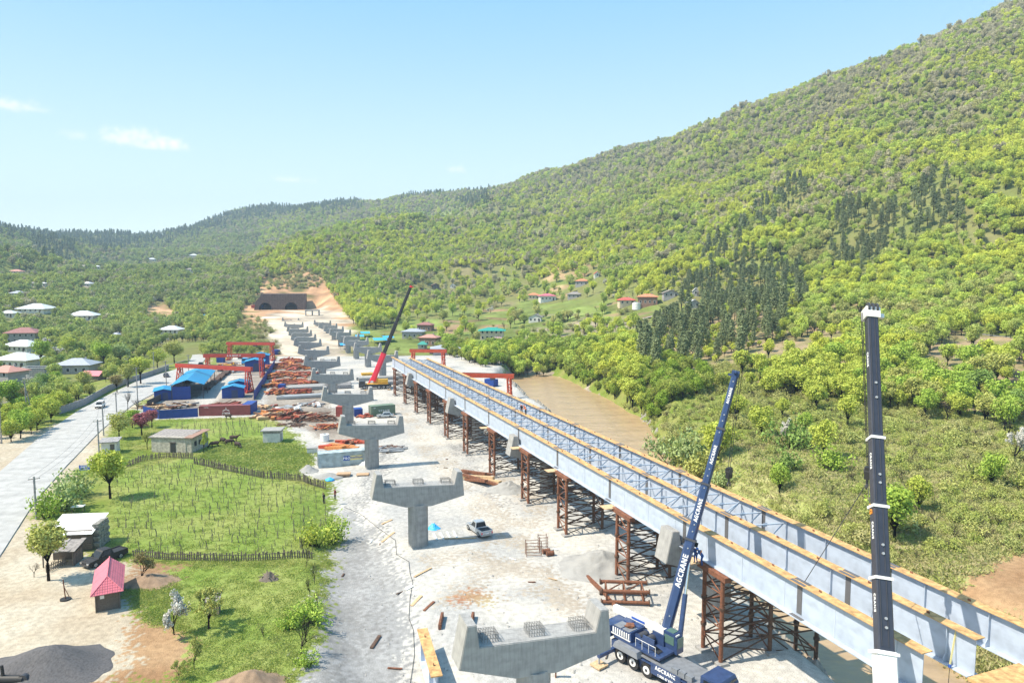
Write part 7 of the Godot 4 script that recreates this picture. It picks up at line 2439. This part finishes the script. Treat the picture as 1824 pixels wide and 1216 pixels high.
	for i in 1000:
		var s := rng.randf_range(160, 400)
		var t := BANKR.sample_baked(s) - 1.0 + rng.randf() * 30.0
		if s > 262.0:
			s = rng.randf_range(262.0, 335.0)
			t = rng.randf_range(84.0, 140.0)
		var p := bp(s, t)
		p.y = hgt(p.x, p.z)
		if p.y < -3.8: continue
		var z := rng.randf_range(3.0, 6.0)
		xs2.append(Transform3D(Basis(Vector3.UP, rng.randf() * TAU) * Basis.from_scale(Vector3(z, z, z)), p - Vector3(0, 0.2, 0)))
		cs2.append(Color(0.27, 0.40, 0.05).lerp(Color(0.35, 0.38, 0.1), rng.randf()))
	scatter("riverside_thicket", joined(PR["mid"][3], LEAF["leaf_any"], M["bark"]), null, xs2, "green thicket along the far bank of the river", "thicket", cs2)
	# grass tufts
	var tuft := Soup.new()
	var rg := RandomNumberGenerator.new()
	rg.seed = 90
	for i in 26:
		var d := Vector3(rg.randf_range(-0.5, 0.5), 1, rg.randf_range(-0.5, 0.5)).normalized()
		tuft.leaf(Vector3(rg.randf_range(-0.5, 0.5), 0.03, rg.randf_range(-0.5, 0.5)) + d * 0.06, d.cross(Vector3(rg.randf(), 0.1, rg.randf())).normalized(), 0.11, Color.WHITE * rg.randf_range(0.85, 1.15), rg, 0.3)
	var tm := tuft.mesh()
	var xs3 := []
	var cs3 := []
	for i in 30000:
		var px := rng.randf_range(200, 600)
		var py := rng.randf_range(745, 1216)
		if i > 16000:
			px = rng.randf_range(1180, 1824)
			py = rng.randf_range(780, 1150)
		var p := gp(px, py)
		var ix := int((p.x - NX0) / NW * TEX)
		var iz := int((p.z - NZ0) / NW * TEX)
		if ix < 0 or iz < 0 or ix >= TEX or iz >= TEX: continue
		var c := cover[iz * TEX + ix]
		if c != 3 and c != 4 and c != 0 and c != 12: continue
		if c == 3 and rng.randf() < 0.65: continue
		p.y = hgt(p.x, p.z)
		var z := rng.randf_range(0.5, 1.1) * (2.2 if c == 4 else 2.6 if c == 12 else 1.0)
		xs3.append(Transform3D(Basis(Vector3.UP, rng.randf() * TAU) * Basis.from_scale(Vector3.ONE * z), p))
		cs3.append(Color(0.33, 0.42, 0.10).lerp(Color(0.46, 0.47, 0.17), rng.randf()).lerp(Color(0.46, 0.40, 0.24), rng.randf() if c == 12 else 0.0))
	scatter("meadow_grass", tm, LEAF["leaf_any"], xs3, "tufts of green grass in the vineyard and fields", "grass", cs3)
func far_bits() -> void:
	var xs := []
	var cs := []
	for i in 420:
		var q := hit(rng.randf_range(428, 500), rng.randf_range(565, 640))
		if i > 340:
			q = hit(rng.randf_range(680, 1190), rng.randf_range(545, 632))
		elif rng.randf() < 0.6: q = hit(rng.randf_range(455, 590), rng.randf_range(478, 516))
		var w := st(q)
		if i <= 340 and w.y > 8.0 and w.x < 600.0: continue
		var z := rng.randf_range(1.5, 4.0)
		xs.append(Transform3D(Basis(Vector3.UP, rng.randf() * TAU) * Basis.from_scale(Vector3.ONE * z), q))
		cs.append(Color(0.36, 0.42, 0.14).lerp(Color(0.44, 0.38, 0.24), rng.randf()))
	scatter("slope_scrub", joined(PR["shrub"][0], LEAF["leaf_any"], M["bark"]), null, xs, "scrub on the bare tunnel banks and round the hamlet", "scrub", cs)
	var pl := thing("work_platform", "rust-orange steel platform under the far girder end", "platform", pd(1806, 1214, 43.0), BYAW)
	box(pl, "deck", Vector3(0, 0, 0), Vector3(5.0, 0.2, 2.6), M["girder_rust"])
	for x in [-2.2, 2.2]: pipe(pl, "leg", Vector3(x, -0.1, 0), Vector3(x, -9.0, 0), 0.18, M["rust"])
	for q in [[1, 32.5], [2, 29.5]]:
		var a := bp(q[1], GT[q[0]] + 0.1, GY[q[0]] + 0.06)
		var sl := thing("lifting_sling", "yellow webbing sling hung over the end of the %s girder" % ["", "middle", "river side"][q[0]], "sling", a)
		beam(sl, "strap", Vector3.ZERO, Vector3(-0.6, -2.6, 0.4), 0.12, 0.03, M["text_yellow"])
		pipe(sl, "shackle", Vector3(-0.6, -2.6, 0.4), Vector3(-0.63, -2.8, 0.42), 0.1, M["text_blue"])
		pipe(sl, "tail_rope", Vector3(-0.63, -2.8, 0.42), Vector3(-0.7, -5.5, 0.45), 0.02, M["dark_metal"])
func people() -> void:
	person(bp(53.4, 38.45, GY[0] - 2.88), BYAW + 1.9, "worker in blue overalls and yellow helmet on the tower platform", Color(0.04, 0.1, 0.3), Color(0.03, 0.08, 0.26), 1, Color(0.8, 0.5, 0.03))
	person(bp(52.6, 38.6, GY[0] - 2.88), BYAW + 0.6, "worker in blue with an orange harness beside the yellow-helmeted one", Color(0.05, 0.12, 0.32), Color(0.03, 0.08, 0.26), 1, Color(0.05, 0.2, 0.6))
	person(bp(117.0, 45.1, GY[1] + 0.03), BYAW + 2.6, "worker in a dark jacket stooping on the middle girder", Color(0.03, 0.03, 0.04), Color(0.04, 0.04, 0.05), 1, Color(0.5, 0.1, 0.05))
	person(bp(115.4, 45.3, GY[1] + 0.03), BYAW + 0.4, "worker in an orange jacket crouching on the middle girder", Color(0.6, 0.16, 0.05), Color(0.05, 0.05, 0.06), 1, Color(0.6, 0.12, 0.04))
	person(gp(597, 889), 2.5, "person in dark red jacket standing at the edge of the haul track", Color(0.16, 0.03, 0.03), Color(0.02, 0.02, 0.025), 0)
	person(gp(577, 897), 1.2, "person in black at the corner of the vineyard fence", Color(0.02, 0.02, 0.022), Color(0.02, 0.02, 0.022), 0)
func details() -> void:
	# steel segment with an orange flange, lying in front of the near pier
	var a := gp(752, 1119, 1.9)
	var b := gp(778, 1204, 1.9)
	var d := (b - a).normalized()
	var o := thing("girder_segment", "short white girder segment with an orange top plate beside the near pier", "girder", Vector3(a.x, 0, a.z).lerp(Vector3(b.x, 0, b.z), 0.5) - Vector3(0, 0.5, 0), yaw_of(d))
	var L := a.distance_to(b)
	box(o, "web", Vector3(0, 1.15, 0), Vector3(0.1, 2.3, L - 0.3), M["girder"])
	box(o, "top_plate", Vector3(0, 2.36, 0), Vector3(1.0, 0.1, L), M["girder_rust"])
	box(o, "bottom_plate", Vector3(0, 0.05, 0), Vector3(1.0, 0.1, L), M["girder"])
	for z in [-0.3, 0.3]:
		box(o, "lifting_lug", Vector3(0.0, 2.5, z * L), Vector3(0.06, 0.2, 0.2), M["rust"])
		box(o, "stiffener", Vector3(0, 1.15, z * L), Vector3(0.8, 2.2, 0.05), M["girder"])
	# dismantled tower frame
	var fr := thing("dismantled_tower", "rusty pipe frame lying on its side near the blue crane", "steel frame", gp(1112, 1068), BYAW + 1.15)
	for x in [-1.2, 1.2]:
		for y in [0.3, 1.5]:
			pipe(fr, "post", Vector3(x, y, -2.6), Vector3(x, y, 2.6), 0.19, M["rust"])
			for z in [-2.6, 2.6]:
				pipe(fr, "flange", Vector3(x, y, z - 0.06), Vector3(x, y, z + 0.06), 0.32, M["rust_dark"])
	for z in [-2.0, 0.0, 2.0]:
		for y in [0.3, 1.5]: pipe(fr, "brace", Vector3(-1.2, y, z), Vector3(1.2, y, z), 0.09, M["rust"])
		for x in [-1.2, 1.2]: pipe(fr, "brace", Vector3(x, 0.3, z), Vector3(x, 1.5, z), 0.09, M["rust"])
		if z < 1.0:
			pipe(fr, "diagonal", Vector3(-1.2, 1.5, z), Vector3(1.2, 1.5, z + 2.0), 0.08, M["rust"])
			pipe(fr, "diagonal", Vector3(1.2, 0.3, z), Vector3(1.2, 1.5, z + 2.0), 0.08, M["rust"])
	var single := func(called: String, px0: float, py0: float, px1: float, py1: float, w: float, h: float, m: String, label: String, cat: String):
		var p := gp(px0, py0)
		var q := gp(px1, py1)
		p.y = hgt(p.x, p.z) + h / 2 + 0.05
		q.y = hgt(q.x, q.z) + h / 2 + 0.05
		var s := newst()
		var c := (p + q) / 2
		sbar(s, p - c, q - c, w, h)
		sbar(s, (p - c) * 0.9 + Vector3(0, h * 0.5, 0), (q - c) * 0.9 + Vector3(0, h * 0.5, 0), w * 0.6, h * 0.3)
		top(called, done(s), M[m], label, cat, c, 0.0, "white scaffold boards" if called == "scaffold_board" else "")
	single.call("steel_rail", 1045, 1028, 1080, 1062, 0.35, 0.35, "rust", "rusty steel beam lying near the dismantled frame", "beam")
	single.call("steel_rail", 1082, 1066, 1100, 1086, 0.3, 0.3, "rust", "second rusty beam in line with the first", "beam")
	single.call("timber_plank", 661, 1138, 676, 1116, 0.35, 0.12, "rust_dark", "brown plank lying on the haul track", "plank")
	single.call("timber_plank", 738, 1027, 768, 1012, 0.3, 0.08, "plank", "pale plank on the slope above the track", "plank")
	single.call("timber_plank", 733, 1072, 750, 1060, 0.4, 0.08, "plank", "pale board on the lower slope", "plank")
	single.call("timber_plank", 755, 1085, 773, 1072, 0.3, 0.08, "rust", "brown board near the girder segment", "plank")
	single.call("timber_plank", 722, 1044, 735, 1041, 0.5, 0.1, "sheet_white", "white board by the cable on the track", "plank")
	single.call("timber_plank", 680, 960, 702, 948, 0.35, 0.08, "plank", "pale plank beside the second pier", "plank")
	single.call("timber_plank", 680, 932, 698, 926, 0.35, 0.08, "plank", "short pale board on the haul track", "plank")
	single.call("timber_plank", 783, 1120, 788, 1098, 0.3, 0.5, "rust", "rusty channel leaning by the near pier cap", "beam")
	single.call("timber_plank", 840, 1112, 843, 1098, 0.3, 0.5, "rust", "rusty channel behind the near pier cap", "beam")
	for k in 4:
		single.call("scaffold_board", 778 + k * 12, 962 - k, 772 + k * 12, 950 - k, 0.25, 0.1, "sheet_white", "white scaffold board laid beside the second pier", "plank")
	single.call("timber_plank", 790, 960, 848, 958, 0.2, 0.12, "plank", "long batten beside the white boards", "plank")
	var tb := thing("blue_bag", "crumpled blue tarpaulin beside the second pier", "tarpaulin", gp(772, 941))
	part(tb, "sheet", mound_mesh(1.1, 0.8, 0.7, 44, 8, 18, 0.6), M["tarp_blue"])
	var tb2 := thing("blue_bag", "scrap of blue tarpaulin near the plywood stacks", "tarpaulin", gp(587, 853))
	part(tb2, "sheet", mound_mesh(0.8, 0.6, 0.3, 45, 8, 18, 0.6), M["tarp_blue"])
	for q in [[612, 846, 2.4, 4, "brown plywood sheets stacked near the long container"], [646, 846, 2.2, 2, "second low stack of plywood sheets by the pier"]]:
		var p := thing("plywood_stack", q[4], "plywood", gp(q[0], q[1]), 0.1)
		for i in q[3]:
			box(p, "sheet", Vector3(rng.randf_range(-0.1, 0.1), 0.1 + i * 0.09, rng.randf_range(-0.1, 0.1)), Vector3(q[2], 0.07, 1.5), M["plywood"], Basis(Vector3.UP, rng.randf_range(-0.06, 0.06)))
	for q in [[618, 826], [634, 823], [648, 827]]:
		var p := thing("plastic_sheeting", "crumpled white sheeting in front of the long container", "sheeting", gp(q[0], q[1]), 0.0, "white sheeting by the container")
		part(p, "sheet", mound_mesh(1.4, 0.7, 0.6, 50 + q[0], 8, 20, 0.7), M["sheet_white"])
	# scaffold ladders and weights standing on the yard
	for q in [[950, 988, 1.9, "rusty scaffold frame standing on the open yard"], [967, 978, 1.1, "narrow ladder frame behind the scaffold frame"]]:
		var p := thing("ladder_rack", q[3], "scaffold", gp(q[0], q[1]), 0.15)
		for z in [-0.5, 0.5]:
			for x in [-0.5, 0.5]: pipe(p, "upright", Vector3(x * q[2], 0, z), Vector3(x * q[2], 1.9, z), 0.045, M["rust"])
			for i in 5: pipe(p, "rung", Vector3(-0.5 * q[2], 0.15 + i * 0.4, z), Vector3(0.5 * q[2], 0.15 + i * 0.4, z), 0.035, M["rust"])
	for q in [[973, 985], [980, 989]]:
		var p := thing("steel_weight", "rusty round drum lying near the scaffold frame", "drum", gp(q[0], q[1]), 0.3, "rusty drums on the yard")
		pipe(p, "body", Vector3(-0.5, 0.3, 0), Vector3(0.5, 0.3, 0), 0.3, M["rust"])
		for x in [-0.45, 0.45]: pipe(p, "rim", Vector3(x - 0.03, 0.3, 0), Vector3(x + 0.03, 0.3, 0), 0.34, M["rust_dark"])
	var dr := thing("steel_bollard", "rusty capped post beside the near pier column", "post", gp(990, 1206))
	pipe(dr, "stem", Vector3(0, 0, 0), Vector3(0, 0.9, 0), 0.08, M["rust"])
	pipe(dr, "cap", Vector3(-0.5, 0.95, 0), Vector3(0.6, 0.95, 0), 0.16, M["rust"])
	var mc := thing("drill_rig", "dark iron grinding machine at the corner of the gravel heap", "machine", gp(18, 1216))
	pipe(mc, "bed", Vector3(-1.2, 0.35, 0), Vector3(1.2, 0.35, 0), 0.35, M["black"])
	pipe(mc, "mast", Vector3(-0.6, 0.4, 0), Vector3(-0.7, 1.6, 0), 0.13, M["black"])
	pipe(mc, "wheel", Vector3(1.2, 0.4, -0.2), Vector3(1.2, 0.4, 0.2), 0.42, M["dark_metal"])
	var sc := thing("garden_ornament", "rusty upright iron stand on a dark base in the sandy yard", "post", gp(116, 1068))
	pipe(sc, "stand", Vector3(0, 0.1, 0), Vector3(-0.15, 2.3, 0), 0.06, M["rust"])
	pipe(sc, "arm", Vector3(-0.1, 1.5, 0), Vector3(0.45, 0.3, 0), 0.04, M["rust"])
	pipe(sc, "base", Vector3(0, 0, 0), Vector3(0, 0.15, 0), 0.55, M["black"])
	var st2 := thing("tree_stump", "dug-up tree stump in the green field", "stump", gp(478, 1032))
	part(st2, "root_ball", mound_mesh(1.3, 0.8, 0.9, 61, 8, 16, 0.9), M["old_wood"])
	for i in 5: pipe(st2, "root", Vector3(0, 0.4, 0), Vector3(cos(i * 1.3) * 1.2, 0.5, sin(i * 1.3) * 0.8), 0.06, M["old_wood"])
	var off := 0
	while off < 18:
		var px := rng.randf_range(590, 1180)
		var py := rng.randf_range(760, 1200)
		var p := gp(px, py)
		var q := st(p)
		if q.y > 37.0 or q.y < 8.0 or (absf(q.y - 19.0) < 3.0): continue
		off += 1
		var a2 := rng.randf() * PI
		var l2 := rng.randf_range(0.4, 1.5)
		var d2 := Vector3(cos(a2), 0, sin(a2)) * l2 / 2
		p.y = hgt(p.x, p.z) + 0.06
		var s2 := newst()
		var w2 := rng.randf_range(0.08, 0.3)
		sbar(s2, -d2, d2, w2, 0.07)
		sbar(s2, -d2 * 0.8 + Vector3(0, 0.05, 0.05), d2 * 0.7 + Vector3(0, 0.05, 0.12), w2 * 0.6, 0.06)
		top("board_offcut", done(s2), M[["plank", "rust", "rust_dark", "old_wood", "sheet_white"][off % 5]], "small offcut of board or steel lying on the work yard", "offcut", p, 0.0, "offcuts strewn over the yard")
	# riprap along the banks
	var rk := mound_mesh(0.6, 0.5, 0.55, 71, 4, 8, 0.8)
	var xs := []
	for i in 1500:
		var s := rng.randf_range(30, 240)
		var left := rng.randf() < 0.6
		var t := (BANKL.sample_baked(s) + rng.randf_range(-4.0, 1.0)) if left else (BANKR.sample_baked(s) + rng.randf_range(-1.5, 4.0))
		if not left and (s < 130 or s > 175): continue
		var p := bp(s, t)
		p.y = hgt(p.x, p.z)
		xs.append(Transform3D(Basis(Vector3.UP, rng.randf() * TAU) * Basis.from_scale(Vector3.ONE * rng.randf_range(0.5, 1.5)), p))
	scatter("riprap", rk, M["stone"], xs, "grey broken stone along the river banks", "stones")
	# loose stones on the yard
	var xs2 := []
	for i in 1500:
		var p := gp(rng.randf_range(560, 1300), rng.randf_range(800, 1216))
		var q := st(p)
		if q.y > BANKL.sample_baked(clampf(q.x, -79, 419)) or q.y < 6.0: continue
		p.y = hgt(p.x, p.z) - 0.02
		xs2.append(Transform3D(Basis(Vector3.UP, rng.randf() * TAU) * Basis.from_scale(Vector3.ONE * pow(rng.randf(), 4.0) * 0.35 + Vector3.ONE * 0.07), p))
	scatter("loose_stones", rk, M["gravel_pale"], xs2, "loose grey stones strewn over the work yard", "stones")
	# a cable trailing along the track edge
	var cb := newst()
	var pts := [[612, 893], [640, 905], [672, 935], [704, 962], [706, 985], [728, 1000], [730, 1020], [735, 1035], [730, 1060], [728, 1090], [736, 1110], [738, 1150], [730, 1200], [733, 1230]]
	var c0 := gp(706, 985)
	var prev := Vector3.ZERO
	for i in pts.size():
		var p := gp(pts[i][0], pts[i][1])
		p.y = hgt(p.x, p.z) + 0.06
		if i: stube(cb, prev - c0, p - c0, 0.025, 0.025, 5)
		prev = p
	top("cable", done(cb), M["black"], "black cable trailing along the edge of the haul track", "cable", c0)
